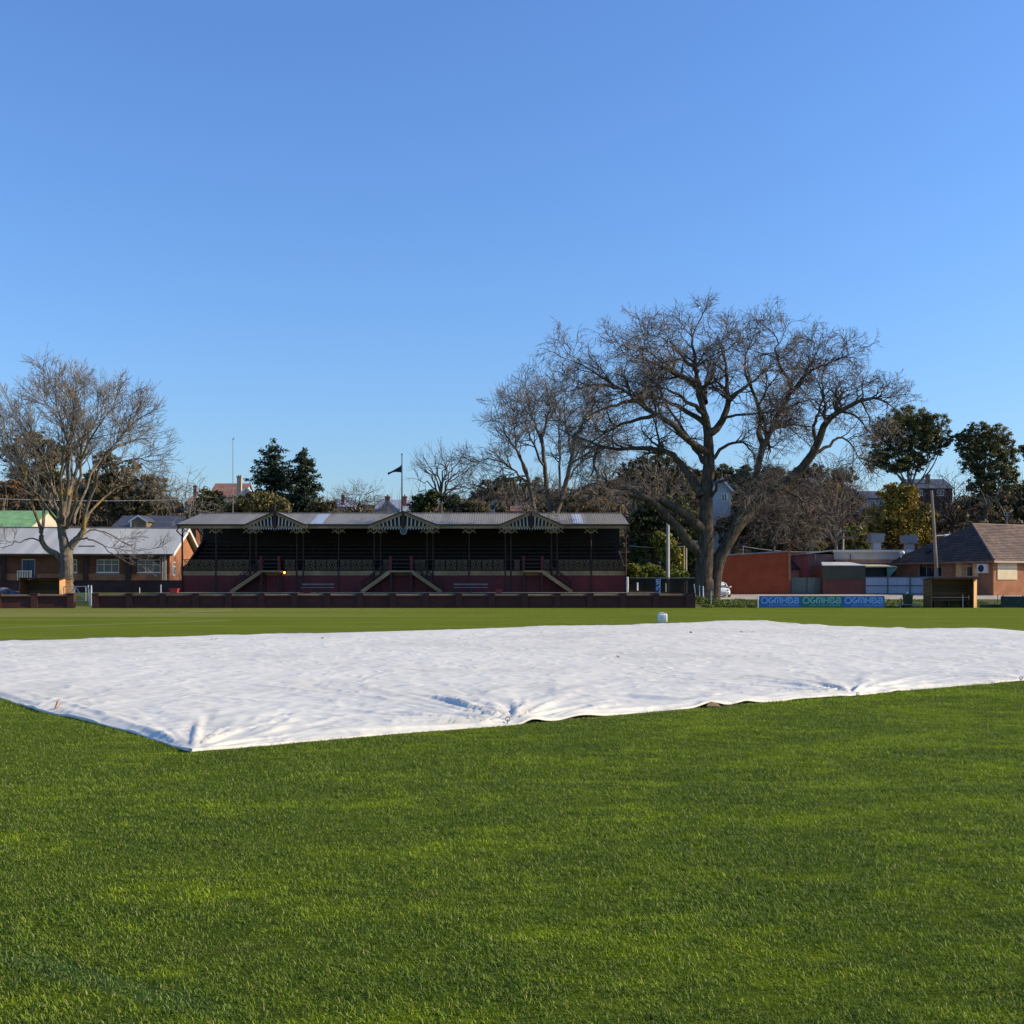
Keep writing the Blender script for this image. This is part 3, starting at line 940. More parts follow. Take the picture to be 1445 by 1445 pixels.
# the bare tree on the left, twisted low fork
YL = 87.5
rl = random.Random(3)
lt_trunks = [dict(p=[(94, 838), (94, 822), (94, 800), (94, 785), (93, 772)], r=(.52, .46), flare=.3),
             dict(p=[(93, 778), (90, 764), (87, 748), (88, 725), (92, 705)], r=(.40, .2)),
             dict(p=[(95, 778), (104, 766), (113, 756), (120, 746)], r=(.32, .17)),
             dict(p=[(89, 792), (80, 782), (68, 775), (60, 764), (58, 745)], r=(.24, .16))]
lt_limbs = []
for p, r in (
    ([(90, 752), (96, 720, 1), (104, 680, 1.5), (113, 640, 1), (118, 600), (122, 560), (124, 505)], .20),
    ([(113, 660, .6), (122, 625, 1.4), (134, 590, 2), (146, 560, 2.5), (158, 530, 3)], .12),
    ([(92, 708), (96, 670, -1), (97, 630, -2), (90, 590, -2.5), (82, 550, -3), (74, 500, -3)], .17),
    ([(118, 748), (128, 715, -.5), (142, 680, -1), (150, 655, -1.4), (168, 625, -2), (190, 595, -2.2), (214, 562, -2)], .16),
    ([(160, 636, -1.6), (182, 620, -1), (205, 612, 0), (228, 605, .5)], .09),
    ([(120, 748), (132, 726, 1), (152, 706, 2), (176, 690, 3), (205, 682, 3.5), (235, 684, 3.5)], .13),
    ([(58, 748), (50, 725, -.5), (42, 690, -1), (32, 655, -1.4), (20, 620, -2), (6, 590, -2)], .13),
    ([(58, 752), (62, 720, 1), (58, 690, 1.6), (50, 650, 2), (44, 610, 2.4), (40, 560, 2.8)], .13),
    ([(86, 750), (78, 715, 1), (72, 680, 2), (60, 640, 2.4), (38, 590, 3), (18, 545, 3)], .15),
    ([(90, 740), (86, 700, -2), (88, 650, -3), (100, 600, -4), (104, 540, -4.5), (102, 500, -4)], .15),
    ([(95, 745), (108, 700, -2), (120, 650, -3), (138, 600, -4), (160, 560, -4.6), (176, 530, -4)], .14),
    ([(84, 745), (66, 715, -1.5), (46, 690, -2.5), (20, 668, -3), (-10, 650, -3)], .11),
    ([(108, 762), (128, 760, -.8), (150, 768, -1.2), (172, 782, -1.4), (205, 797, -1.4)], .075),
    ([(112, 757), (136, 748, .5), (160, 752, 1), (188, 764, 1.2), (215, 776, 1.4)], .08),
    ([(62, 770), (44, 760, -.5), (26, 764, -.8), (8, 772, -1)], .07),
    ([(96, 700), (102, 660, 2), (96, 610, 3), (80, 560, 4), (60, 520, 4.5)], .13),
    ([(104, 740), (120, 700, 2), (150, 650, 4), (182, 610, 5), (200, 570, 5)], .13),
    ([(76, 720), (60, 690, 2.5), (30, 660, 4), (0, 625, 4.5), (-20, 600, 4)], .11),
    ([(150, 655, -1.4), (176, 655, -1.8), (204, 648, -2), (236, 650, -2)], .08),
):
    lt_limbs.append(dict(p=p, r=(r, .035), w=.35 if p[-1][1] > 760 else 1.0))
for q in lt_limbs:
    q['p'] = [(94 + (p[0] - 94) * (1 if p[0] < 120 else 0.84), p[1] + 46 * min(1, max(0, (650 - p[1]) / 150)), *p[2:]) for p in q['p']]
lt_levels = [
    lv(0.44, 0.3, (18, 50), (1.2, 3.1), 7, 0.10, 0.06, 5, 0.02, tp=.65, tl=.55, rs=.6, rt=.35),
    lv(0.32, 0.12, (20, 52), (0.8, 2.0), 5, 0.12, 0.04, 3, 0.0145, rs=.6),
    lv(0.24, 0.1, (20, 52), (0.45, 1.1), 4, 0.15, 0.03, 3, 0.0115, rs=.65),
    lv(0.2, 0.1, (20, 50), (0.25, 0.6), 2, 0.15, 0.02, 3, 0.010),
]
bare_tree('bare_tree', 'bare tree with yellow lichen on its limbs in front of the silver roofed building', (PX(94, YL), YL),
          lt_trunks, lt_limbs, lt_levels, B_left, plain('lichened_twigs', (0.20, 0.17, 0.145), 0.9, 0.3, 0.4), 21, YL)

# the paler bare tree behind the right half of the grandstand
YM = 108.0
mt_trunks = [dict(p=[(782, 800), (782, 770), (780, 740), (778, 722)], r=(.5, .4), flare=.2),
             dict(p=[(778, 726), (772, 690, .4), (768, 650, .6), (764, 610, .8)], r=(.27, .14)),
             dict(p=[(784, 728), (796, 690), (806, 650, -.6), (812, 610, -1)], r=(.27, .14)),
             dict(p=[(760, 800, -.6), (758, 750, -.6), (750, 700, -.6), (742, 660, -1)], r=(.3, .13))]
mt_limbs = []
for p, r in (
    ([(764, 620, .8), (756, 590, 1), (748, 560, 1.2), (740, 520, 1.4)], .14), ([(764, 612, .8), (772, 575, 0), (776, 545, -.5), (770, 518, -1)], .13),
    ([(812, 614, -1), (822, 580, -1.4), (832, 560, -1.6), (846, 535, -2)], .13), ([(808, 640, -.6), (800, 600, .4), (796, 560, 1), (798, 530, 1.4)], .13),
    ([(742, 664, -1), (728, 632, -1.4), (712, 600, -1.8), (700, 560, -2)], .13), ([(746, 680, -.8), (720, 660, 0), (694, 648, .6), (668, 652, 1)], .11),
    ([(750, 690), (734, 650, 2), (726, 600, 3), (722, 545, 3.4)], .13), ([(798, 680), (822, 650, 1.4), (846, 632, 2.2), (868, 620, 3)], .12),
    ([(806, 654), (834, 634, -2), (858, 600, -3), (872, 570, -3)], .11), ([(770, 670), (752, 620, -3), (742, 580, -4), (756, 540, -4.5)], .13),
    ([(790, 700), (790, 640, 3), (788, 590, 4), (784, 540, 4.4)], .14), ([(744, 672), (712, 676, -1.6), (682, 684, -2), (656, 694, -2.2)], .09),
    ([(780, 715), (820, 690, -2), (850, 680, -3), (880, 684, -3)], .10),
):
    mt_limbs.append(dict(p=p, r=(r, .035)))
for q in mt_limbs:
    q['p'] = [(p[0], p[1] + 24 * min(1, max(0, (640 - p[1]) / 100)), *p[2:]) for p in q['p']]
mt_levels = [
    lv(0.36, 0.2, (24, 62), (1.5, 3.6), 7, 0.14, 0.035, 4, 0.022, rs=.6, rt=.35),
    lv(0.36, 0.1, (22, 60), (0.9, 2.2), 5, 0.16, 0.015, 3, 0.016, rs=.6),
    lv(0.28, 0.1, (20, 58), (0.5, 1.25), 3, 0.18, 0.0, 3, 0.0135, rs=.65),
    lv(0.26, 0.1, (20, 55), (0.3, 0.7), 2, 0.18, 0, 3, 0.012),
]
bare_tree('bare_tree', 'slender pale bare tree with several stems behind the right half of the grandstand', (PX(780, YM), YM), mt_trunks, mt_limbs, mt_levels, bark('grey_bark', (0.07, 0.058, 0.046), (0.17, 0.14, 0.11)), plain('grey_brown_twigs', (0.17, 0.13, 0.10), 0.9, 0.3, 0.4), 31, YM)

def auto_bare(name, label, px0, pyb, Y, x0, x1, ytop, nl, r, levels, mt_, mtw, seed, cat='tree', group=None, spread=0.5, droop=False, yb=None):
    rg = random.Random(seed)
    limbs = []
    sp_ = (x1 - x0) / 2
    cxm = (x0 + x1) / 2
    for i in range(nl):
        a = (i + rg.uniform(.2, .8)) / nl * math.pi
        ex = cxm - math.cos(a) * sp_ * rg.uniform(.75, 1.0)
        ey = (yb or pyb) - (math.sin(a) ** 0.7) * ((yb or pyb) - ytop) * rg.uniform(.82, 1.0)
        dd = rg.uniform(-1, 1) * S(sp_, Y) * spread
        mx = px0 + (ex - px0) * .35
        my = pyb + (ey - pyb) * .55
        limbs.append(dict(p=[(px0 + rg.uniform(-1, 1), pyb), (mx, my, dd * .4), (px0 + (ex - px0) * .75, pyb + (ey - pyb) * .85, dd * .8), (ex, ey, dd)], r=(r, r * .2)))
    base = (PX(px0, Y), Y)
    gz_ = tz(*base)
    pg = HOR - (gz_ - HC) * F / Y
    tr_ = [dict(p=[(px0, max(pg, pyb + 3) + 2), (px0, (max(pg, pyb + 3) + pyb) / 2), (px0, pyb - 2)], r=(r * 1.8, r * 1.3), flare=.2)]
    return bare_tree(name, label, base, tr_, limbs, levels, mt_, mtw, seed, Y, cat, group, 9, 0.22)
far_levels = [
    lv(1.1, 0.15, (20, 50), (2.0, 4.2), 6, 0.12, 0.05, 4, 0.03, rs=.6, rt=.35),
    lv(0.75, 0.1, (20, 50), (1.0, 2.2), 4, 0.15, 0.03, 3, 0.02, rs=.6),
    lv(0.5, 0.1, (20, 50), (0.6, 1.2), 3, 0.15, 0.02, 3, 0.013, rs=.65),
]
auto_bare('bare_tree', 'small rounded bare tree on the hill right of the flagpole, above the dark shrubs', 622, 702, 172, 582, 668, 640, 13, .16, far_levels + [lv(.45, .1, (20, 50), (.4, .8), 2, .1, .02, 3, .011)], B_elm, plain('grey_twigs', (0.13, 0.11, 0.10), .9), 41)
thick_levels = [
    lv(0.7, 0.1, (25, 70), (1.2, 3.0), 6, 0.22, -0.01, 4, 0.02, rs=.6, rt=.35),
    lv(0.4, 0.08, (25, 70), (0.7, 1.7), 5, 0.25, -0.05, 3, 0.013, rs=.6),
    lv(0.27, 0.08, (25, 70), (0.4, 1.0), 4, 0.28, -0.06, 3, 0.010, rs=.65),
]
thick2 = [
    lv(1.0, 0.1, (25, 70), (1.4, 3.2), 5, 0.2, 0.0, 4, 0.022, rs=.6, rt=.35),
    lv(0.55, 0.08, (25, 70), (0.8, 1.8), 4, 0.25, -0.03, 3, 0.016, rs=.6),
    lv(0.4, 0.08, (25, 70), (0.5, 1.1), 3, 0.28, -0.03, 3, 0.012, rs=.65),
]
thick3 = [dict(q_, step=q_['step'] * 1.25) for q_ in thick2]
TH = 'tangled bare trees behind the great bare tree'
auto_bare('tangled_tree', 'brown tangle of bare drooping branches just above the red brick building', 1092, 770, 119, 1048, 1150, 662, 20, .10, thick_levels, B_elm, B_twigred, 51, 'tree', TH)
auto_bare('tangled_tree', 'tall tangle of bare brown branches directly left of the golden tree', 1180, 765, 132, 1128, 1236, 640, 22, .12, thick2, B_left, B_twigred, 52, 'tree', TH)
auto_bare('tangled_tree', 'grey bare thicket with pale upright stems between grandstand and great tree', 930, 770, 128, 868, 990, 650, 20, .12, thick2, B_left, B_twig, 53, 'tree', TH)
auto_bare('tangled_tree', 'dark bare thicket below the left eucalyptus behind the leaning pole', 1345, 742, 140, 1290, 1390, 672, 14, .10, thick3, B_dark, plain('dark_twigs', (0.07, 0.058, 0.05), .9), 54, 'tree', TH)
auto_bare('bare_shrub', 'pale pinkish bare tree above the left end of the grandstand roof', 266, 735, 128, 242, 294, 678, 12, .07, thick3, B_pale, plain('pinkish_twigs', (0.24, 0.19, 0.155), .9), 55, 'tree')
auto_bare('bare_shrub', 'rounded brown bare shrub on the skyline left of the white house', 505, 727, 142, 466, 544, 692, 22, .07, [dict(q_, up=0.03) for q_ in thick2], B_elm, plain('russet_twigs', (0.17, 0.115, 0.08), .9), 56, 'shrub')
auto_bare('bare_shrub', 'grey bare shrub around the red chimney right of the cream gabled house', 740, 735, 150, 716, 800, 672, 14, .08, thick3, B_pale, B_twigpale, 57, 'shrub')

# ---------------------------------------------------------------- leafy trees
def leaf_quads(cen, rad, counts, size, rg, flat=1.0, shell=0.45):
    idx = np.repeat(np.arange(len(cen)), counts)
    n_ = len(idx)
    d = rg.normal(0, 1, (n_, 3))
    d /= np.linalg.norm(d, axis=1, keepdims=True)
    rr = (shell + (1 - shell) * rg.uniform(0, 1, n_)) ** 0.8
    p = cen[idx] + d * rad[idx] * rr[:, None]
    nrm = d * 0.8 + rg.normal(0, 0.7, (n_, 3)) + np.array([0, 0, 0.35])
    nrm /= np.linalg.norm(nrm, axis=1, keepdims=True)
    t = np.cross(nrm, rg.normal(0, 1, (n_, 3)))
    t /= np.linalg.norm(t, axis=1, keepdims=True) + 1e-9
    bt_ = np.cross(nrm, t)
    s_ = size * rg.uniform(0.6, 1.35, (n_, 1))
    v = np.stack([p - t * s_, p + bt_ * s_ * 0.5, p + t * s_, p - bt_ * s_ * 0.5], 1).reshape(-1, 3)
    return v, np.arange(n_ * 4).reshape(-1, 4)
def subclumps(cen, rad, n_, rg, frac=0.36):
    d = rg.normal(0, 1, (n_, 3))
    d /= np.linalg.norm(d, axis=1, keepdims=True)
    rr = rg.uniform(0.25, 1.0, (n_, 1)) ** 0.7
    c = cen + d * rad * rr
    r = np.mean(rad) * frac * rg.uniform(0.45, 1.25, (n_, 1)) * np.array([[1, 1, 0.72]])
    return c, r
def leafy(name, label, clumps, Y, m, seed, cat='tree', group=None, size=0.24, dens=1.0, nsub=34, trunk=None, mtrunk=None, deep=0.8, frac=0.27, base=None, loose=5.0):
    """clumps in photo pixels (px, py, rx, ry[, dy])"""
    rg = np.random.default_rng(seed)
    bx_ = base if base is not None else sum(c[0] for c in clumps) / len(clumps)
    ox, oy = PX(bx_, Y), Y
    root = empty(name, (ox, oy, tz(ox, oy)), label, cat, group)
    off = np.array(root.location)
    CC, RR = [], []
    for c in clumps:
        dy = c[4] if len(c) > 4 else rg.uniform(-1, 1) * S(c[2], Y) * 0.4
        cen = np.array([PX(c[0], Y + dy), Y + dy, PZ(c[1], Y + dy)])
        rad = np.array([S(c[2], Y), S(c[2], Y) * deep, S(c[3], Y)])
        a, r_ = subclumps(cen, rad, nsub, rg, frac)
        CC.append(a)
        RR.append(r_)
    CC, RR = np.concatenate(CC), np.concatenate(RR)
    area = RR[:, 0] ** 2
    cnt = np.maximum(10, (dens * 9.0 * area / (size * size)).astype(int))
    EC = np.array([[PX(c[0], Y), Y, PZ(c[1], Y)] for c in clumps])
    ER = np.array([[S(c[2], Y), S(c[2], Y) * deep, S(c[3], Y)] for c in clumps])
    v1, f1 = leaf_quads(CC, RR, cnt, size, rg, shell=.15)
    v2, f2 = leaf_quads(EC, ER * 1.03, np.maximum(20, (dens * loose * ER[:, 0] * ER[:, 2] / (size * size)).astype(int)), size, rg, shell=.2)
    v, f = join_np([(v1, f1), (v2, f2)])
    # trunk and limbs that reach the clumps
    tb = []
    top_c = np.array([[PX(c[0], Y), Y, PZ(c[1], Y)] for c in clumps])
    hgt = top_c[:, 2].max() - off[2]
    r0 = max(0.06, hgt * 0.022) if trunk is None else trunk
    fork = off + np.array([0, 0, max(0.4, (top_c[:, 2].min() - off[2]) * 0.75)])
    tb.append(tubes_np(spline([off - np.array([0, 0, .3]), (off + fork) / 2 + rg.normal(0, r0, 3) * .5, fork], 8)[None] - off, np.linspace(r0 * 1.4, r0, 8)[None], 9))
    for c in top_c:
        if np.linalg.norm(c - fork) > 0.2:
            mid = (fork + c) / 2 + rg.normal(0, 0.06, 3) * np.linalg.norm(c - fork) + np.array([0, 0, -.05 * np.linalg.norm(c - fork)])
            tb.append(tubes_np(spline([fork, mid, c], 8)[None] - off, np.linspace(r0 * .7, r0 * .2, 8)[None], 6))
    for a in CC[:: max(1, len(CC) // 60)]:
        j_ = np.argmin(np.linalg.norm(top_c - a, axis=1))
        st = fork * .3 + top_c[j_] * .7
        tb.append(tubes_np(spline([st, (st + a) / 2 + rg.normal(0, .1, 3), a], 5)[None] - off, np.linspace(r0 * .22, r0 * .08, 5)[None], 4))
    obj('trunk', mesh_np('trunk', *join_np(tb), True), mtrunk or B_dark, root)
    obj('crown', mesh_np('crown', v - off, f), m, root)
    return root
L_pine = leaf('pine_green', (0.042, 0.050, 0.02), (0.10, 0.095, 0.034), (0.14, 0.11, 0.05))
L_olive = leaf('olive_green', (0.11, 0.105, 0.032), (0.22, 0.18, 0.06), (0.26, 0.20, 0.08))
L_olive2 = leaf('grey_olive', (0.09, 0.082, 0.036), (0.17, 0.14, 0.06), (0.20, 0.14, 0.08))
L_dark = leaf('dark_green', (0.028, 0.042, 0.012), (0.068, 0.082, 0.022), (0.09, 0.11, 0.026))
L_rust = leaf('rust_brown', (0.14, 0.08, 0.035), (0.22, 0.11, 0.05), (0.16, 0.13, 0.06))
L_spruce = leaf('spruce_green', (0.016, 0.032, 0.017), (0.042, 0.064, 0.030), (0.075, 0.082, 0.036), scale=0.8, trans=0.12)
L_hedge = leaf('hedge_green', (0.10, 0.135, 0.02), (0.19, 0.215, 0.03), (0.24, 0.24, 0.04))
L_yellow = leaf('yellow_green', (0.12, 0.14, 0.02), (0.23, 0.22, 0.035), (0.27, 0.22, 0.04))
L_gold = leaf('golden_green', (0.13, 0.12, 0.02), (0.36, 0.25, 0.04), (0.48, 0.30, 0.06), scale=0.3)
L_gum = leaf('gum_green', (0.062, 0.07, 0.024), (0.15, 0.145, 0.048), (0.215, 0.18, 0.07), scale=0.45)
L_brownhedge = leaf('dry_brown_creeper', (0.22, 0.145, 0.065), (0.33, 0.225, 0.105), (0.26, 0.19, 0.085), scale=0.6)
L_scrub = leaf('hillside_scrub', (0.060, 0.056, 0.026), (0.135, 0.102, 0.058), (0.15, 0.098, 0.064), scale=0.09)

leafy('pine_tree', 'dark spreading pine behind the bare tree at the far left', [(20, 640, 26, 16), (50, 624, 30, 16), (80, 640, 22, 18), (58, 662, 34, 22), (30, 672, 26, 18), (100, 634, 12, 10)], 152, L_pine, 61, size=.22, dens=.8)
leafy('olive_tree', 'broad dull olive tree behind the dark roofed house on the left', [(150, 650, 18, 14), (176, 672, 30, 24), (214, 692, 26, 26), (150, 700, 30, 26), (190, 712, 40, 20), (140, 676, 20, 18)], 146, L_olive2, 62, size=.22, dens=.8)
leafy('rust_bush', 'rust brown leafy tree at the left edge above the green roof', [(-8, 700, 26, 22), (16, 690, 16, 14), (26, 712, 18, 18)], 146, L_rust, 63, 'tree', size=.20, dens=.8)
leafy('dark_shrub', 'dark green shrub beside the chimneyed house, left of the tall mast', [(290, 700, 14, 14), (306, 708, 14, 16), (283, 716, 14, 12)], 140, L_dark, 64, 'shrub', size=.18)
leafy('olive_bush', 'olive bush on the skyline just right of the tall mast', [(338, 712, 18, 14), (354, 706, 14, 12), (322, 719, 14, 9)], 136, L_olive, 65, 'shrub', size=.18)
leafy('olive_bush', 'olive bush above the first gable, in front of the conifers', [(376, 708, 22, 16), (398, 714, 16, 12), (362, 714, 14, 12)], 134, L_olive, 66, 'shrub', size=.18)
leafy('brown_bush', 'brown grey bush at the right foot of the conifers', [(458, 714, 16, 12), (446, 718, 12, 10)], 140, L_olive2, 67, 'shrub', size=.18)
leafy('dark_shrub', 'rounded dark green shrub just right of the flagpole', [(600, 708, 20, 15), (588, 716, 14, 12), (612, 700, 12, 9)], 130, L_dark, 68, 'shrub', size=.2, dens=1.2)
leafy('dark_shrub', 'dark green shrub under the small rounded bare tree', [(640, 710, 14, 14), (652, 717, 14, 10), (630, 704, 9, 9)], 131, L_dark, 69, 'shrub', size=.2, dens=1.2)
leafy('olive_bush', 'yellowish olive bush left of the cream gabled house', [(664, 714, 14, 11), (680, 718, 12, 9)], 131, L_olive, 70, 'shrub', size=.2)
leafy('pine_tree', 'broad black green tree on the hill behind the cream gabled house', [(690, 692, 28, 18), (720, 686, 26, 16), (752, 694, 24, 18), (674, 706, 20, 14), (790, 700, 24, 14)], 190, L_pine, 71, size=.27, dens=.8)
leafy('pine_tree', 'dark evergreen behind the left limbs of the great bare tree', [(902, 656, 20, 12), (925, 650, 24, 12), (950, 656, 22, 16), (886, 668, 16, 14), (915, 676, 34, 18), (960, 680, 26, 22)], 150, L_dark, 72, size=.22, dens=.8)
leafy('evergreen_tree', 'dense dark green tree right beside the grandstand, behind the grey pole', [(905, 740, 24, 32), (930, 760, 30, 34), (960, 735, 26, 36), (985, 760, 22, 40), (900, 775, 20, 26), (975, 790, 24, 24), (925, 715, 24, 18)], 124, L_dark, 73, size=.18, dens=.9)
leafy('yellow_shrub', 'bright yellow green shrub between the grey pole and the yellow pole', [(940, 775, 16, 22), (952, 788, 14, 20), (930, 760, 12, 12)], 112, L_yellow, 74, 'shrub', size=.18, dens=1.1)
leafy('clipped_hedge', 'rounded light green hedge against the right end of the grandstand', [(900, 808, 18, 12), (918, 806, 16, 12), (888, 806, 12, 12), (930, 811, 10, 9)], 102, L_hedge, 75, 'hedge', size=.12, dens=1.4)
leafy('clipped_hedge', 'small light green hedge behind the foot of the yellow pole', [(956, 812, 12, 9), (966, 813, 8, 8)], 103, L_hedge, 76, 'hedge', size=.12, dens=1.4)
leafy('cedar_tree', 'dark flat topped tree seen between the trunks of the great bare tree', [(1022, 664, 20, 10), (1040, 676, 18, 14), (1010, 680, 16, 14)], 170, L_pine, 77, size=.18, dens=.8)
leafy('evergreen_tree', 'dark evergreen on the skyline right of the great tree middle stem', [(1090, 668, 18, 12), (1108, 676, 20, 14), (1130, 676, 20, 16), (1150, 668, 22, 14), (1190, 670, 22, 14)], 172, L_pine, 78, size=.18, dens=.7)
leafy('evergreen_tree', 'nearly black evergreen mass behind the hanging bare branches above the red brick building', [(1060, 730, 30, 30), (1110, 735, 30, 36), (1085, 765, 40, 22), (1140, 760, 30, 26), (1030, 750, 18, 26)], 134, L_pine, 79, size=.22, dens=.8)
leafy('golden_tree', 'rounded golden green conifer between the two rooftop cooler units', [(1266, 706, 30, 24), (1278, 698, 20, 16), (1246, 732, 30, 22), (1292, 730, 28, 24), (1270, 752, 40, 24), (1308, 752, 14, 20), (1236, 757, 24, 18), (1260, 691, 14, 11)], 140, L_gold, 80, size=.18, dens=1.0, nsub=40)
leafy('yellow_shrub', 'bright green bush behind the flat roofed building, left of the cooler units', [(1206, 752, 20, 16), (1222, 764, 18, 14), (1192, 766, 16, 12)], 138, L_yellow, 81, 'shrub', size=.22, dens=1.0)
leafy('gum_tree', 'tall domed eucalyptus standing directly behind the golden tree', [(1284, 588, 32, 16), (1256, 602, 26, 18), (1314, 600, 26, 18), (1240, 624, 20, 24), (1332, 618, 14, 18), (1268, 626, 26, 18), (1302, 622, 26, 16), (1260, 652, 30, 20), (1292, 650, 26, 20), (1234, 650, 16, 16), (1284, 606, 30, 16), (1320, 636, 14, 12)], 150, L_gum, 82, size=.125, dens=.7, nsub=60, frac=.24, loose=3.2, trunk=.2, mtrunk=B_pale, base=1284)
leafy('gum_tree', 'loose twin headed eucalyptus at the right, behind the tiled roof', [(1380, 608, 20, 13), (1406, 614, 24, 15), (1366, 628, 20, 16), (1395, 638, 30, 20), (1422, 640, 18, 20), (1372, 654, 24, 18), (1402, 664, 30, 18), (1426, 668, 14, 16), (1357, 618, 11, 11), (1390, 624, 26, 14), (1384, 684, 24, 14), (1412, 688, 22, 14)], 150, L_gum, 83, size=.125, dens=.7, nsub=60, frac=.24, loose=3.2, trunk=.2, mtrunk=B_pale, base=1392)
leafy('gum_tree', 'part of a eucalyptus crown cut by the right edge of the view', [(1446, 634, 10, 6), (1456, 640, 16, 14), (1470, 655, 20, 20)], 152, L_gum, 84, size=.18, trunk=.2, mtrunk=B_pale, base=1470)
leafy('evergreen_tree', 'low black green trees on the slope above the tiled roof', [(1390, 715, 26, 22), (1425, 712, 26, 24), (1455, 716, 24, 24), (1362, 720, 20, 18), (1440, 690, 20, 14)], 158, L_dark, 85, size=.22, dens=.8)
leafy('dry_creeper', 'dry brown clipped creeper mound rising behind the right end of the grandstand roof', [(816, 716, 18, 14), (838, 712, 22, 14), (858, 716, 20, 12), (800, 722, 12, 8), (868, 720, 12, 10)], 116, L_brownhedge, 86, 'hedge', size=.14, dens=1.5, nsub=22)

def conifer(name, label, px, ytop, ybase, wpx, Y, m, seed, whorls=17):
    rg = np.random.default_rng(seed)
    X_ = PX(px, Y)
    zt, zb = PZ(ytop, Y), PZ(ybase, Y)
    g_ = tz(X_, Y)
    root = empty(name, (X_, Y, g_), label, 'tree')
    off = np.array([X_, Y, g_])
    tb = [tubes_np(np.linspace([X_, Y, g_ - .3], [X_, Y, zt], 8)[None] - off, np.linspace(.3, .02, 8)[None], 7)]
    CC, RR, CN = [], [], []
    for i in range(whorls * 9):
        u = rg.uniform(0, 1) ** 0.75
        zz = zt - (zt - zb) * u
        a = rg.uniform(0, 6.283)
        ln = S(wpx, Y) * (0.10 + 0.9 * u ** 0.55) * rg.uniform(.4, 1.2)
        sag = ln * rg.uniform(-.05, .3)
        p0 = np.array([X_, Y, zz])
        p1 = p0 + np.array([math.cos(a) * ln * .5, math.sin(a) * ln * .5, -sag * .6])
        p2 = p0 + np.array([math.cos(a) * ln, math.sin(a) * ln, -sag * .5])
        br = spline([p0, p1, p2], 6)
        tb.append(tubes_np(br[None] - off, np.linspace(.06, .015, 6)[None], 4))
        for q_ in np.linspace(0.3, 1.0, max(2, int(ln / .6))):
            c_ = br[min(5, int(q_ * 5))]
            CC.append(c_ + rg.normal(0, .12, 3) - np.array([0, 0, .1]))
            RR.append([.6, .6, .34])
    CC, RR = np.array(CC), np.array(RR)
    v, f = leaf_quads(CC, RR, np.full(len(CC), 34), .17, rg, shell=.1)
    obj('trunk', mesh_np('trunk', *join_np(tb), True), B_dark, root)
    obj('crown', mesh_np('crown', v - off, f), m, root)
conifer('conifer_tree', 'taller dark conifer of the pair on the skyline, left one with ragged tiers', 384, 621, 722, 40, 150, L_spruce, 91)
conifer('conifer_tree', 'shorter dark conifer of the pair on the skyline, right one with pointed tip', 427, 634, 724, 33, 147, L_spruce, 92)
conifer('conifer_tree', 'small pointed conifer on the skyline between the stems of the great bare tree', 1052, 657, 700, 14, 165, L_spruce, 93, 14)

# the wood and undergrowth that cover the hill behind everything, one mass with an uneven top
rg = np.random.default_rng(99)
n_ = 4400
sky_px = [-120, -80, 0, 60, 130, 200, 240, 262, 300, 360, 450, 470, 540, 580, 655, 700, 790, 860, 900, 960, 1000, 1060, 1130, 1200, 1228, 1256, 1290, 1345, 1380, 1445, 1560]
sky_py = [688, 690, 678, 672, 672, 680, 698, 716, 712, 714, 716, 714, 716, 716, 706, 690, 694, 676, 662, 656, 662, 674, 672, 680, 712, 712, 704, 704, 694, 684, 684]
ppx = rg.uniform(-110, 1550, n_)
cy2 = rg.uniform(140, 262, n_)
rpx = rg.uniform(5, 13, n_)
top_ = np.interp(ppx, sky_px, sky_py) + rpx * .8 + 7 * (fbm(ppx * .05, ppx * 0 + 2.0, 71) - .4)
u_ = rg.uniform(0, 1, n_) ** 1.3
ppy = top_ + u_ * 90
cx2 = (ppx - CX) * cy2 / F
cz2 = HC + (HOR - ppy) * cy2 / F
gz2 = terrain(cx2, cy2)
keep = cz2 > gz2 - 1.0
keep &= ~((ppx > 284) & (ppx < 366) & (ppy < 716) & (cy2 < 204))
keep &= ~((ppx > 520) & (ppx < 600) & (ppy < 724) & (cy2 < 168))
keep &= ~((ppx > 1000) & (ppx < 1034) & (ppy < 728) & (cy2 < 155))
keep &= ~((ppx > 1215) & (ppx < 1345) & (ppy < 716) & (cy2 < 195))
cx2, cy2, cz2, rpx = cx2[keep], cy2[keep], cz2[keep], rpx[keep]
rad = (rpx * cy2 / F)[:, None] * np.array([[1, 1, .75]])
v, f = leaf_quads(np.stack([cx2, cy2, cz2], -1), rad, np.maximum(30, (70 * (rad[:, 0]) ** 1.6).astype(int)), .36, rg, shell=.3)
o = obj('hillside_wood', mesh_np('hillside_wood', v, f), L_scrub)
tag(o, 'mass of dark trees and undergrowth covering the hillside behind the oval', kind='stuff')
ns_ = 7000
si = rg.integers(0, len(cx2), ns_)
b0_ = np.stack([cx2[si], cy2[si], cz2[si]], -1) + rg.normal(0, .7, (ns_, 3))
dr_ = rg.normal(0, .45, (ns_, 3)) + np.array([0, 0, 1.0])
dr_ /= np.linalg.norm(dr_, axis=1, keepdims=True)
ln_s = rg.uniform(1.0, 3.4, (ns_, 1))
m_s = b0_ + dr_ * ln_s * .5 + rg.normal(0, .12, (ns_, 3))
e_s = b0_ + dr_ * ln_s + rg.normal(0, .25, (ns_, 3))
sv, sf = tubes_np(np.stack([b0_, m_s, e_s], 1), np.broadcast_to(np.array([.045, .03, .012]), (ns_, 3)), 3)
o = obj('bare_branches', mesh_np('bare_branches', sv, sf), B_twigpale)
tag(o, 'bare pale branches standing up through the wooded hillside', kind='stuff')
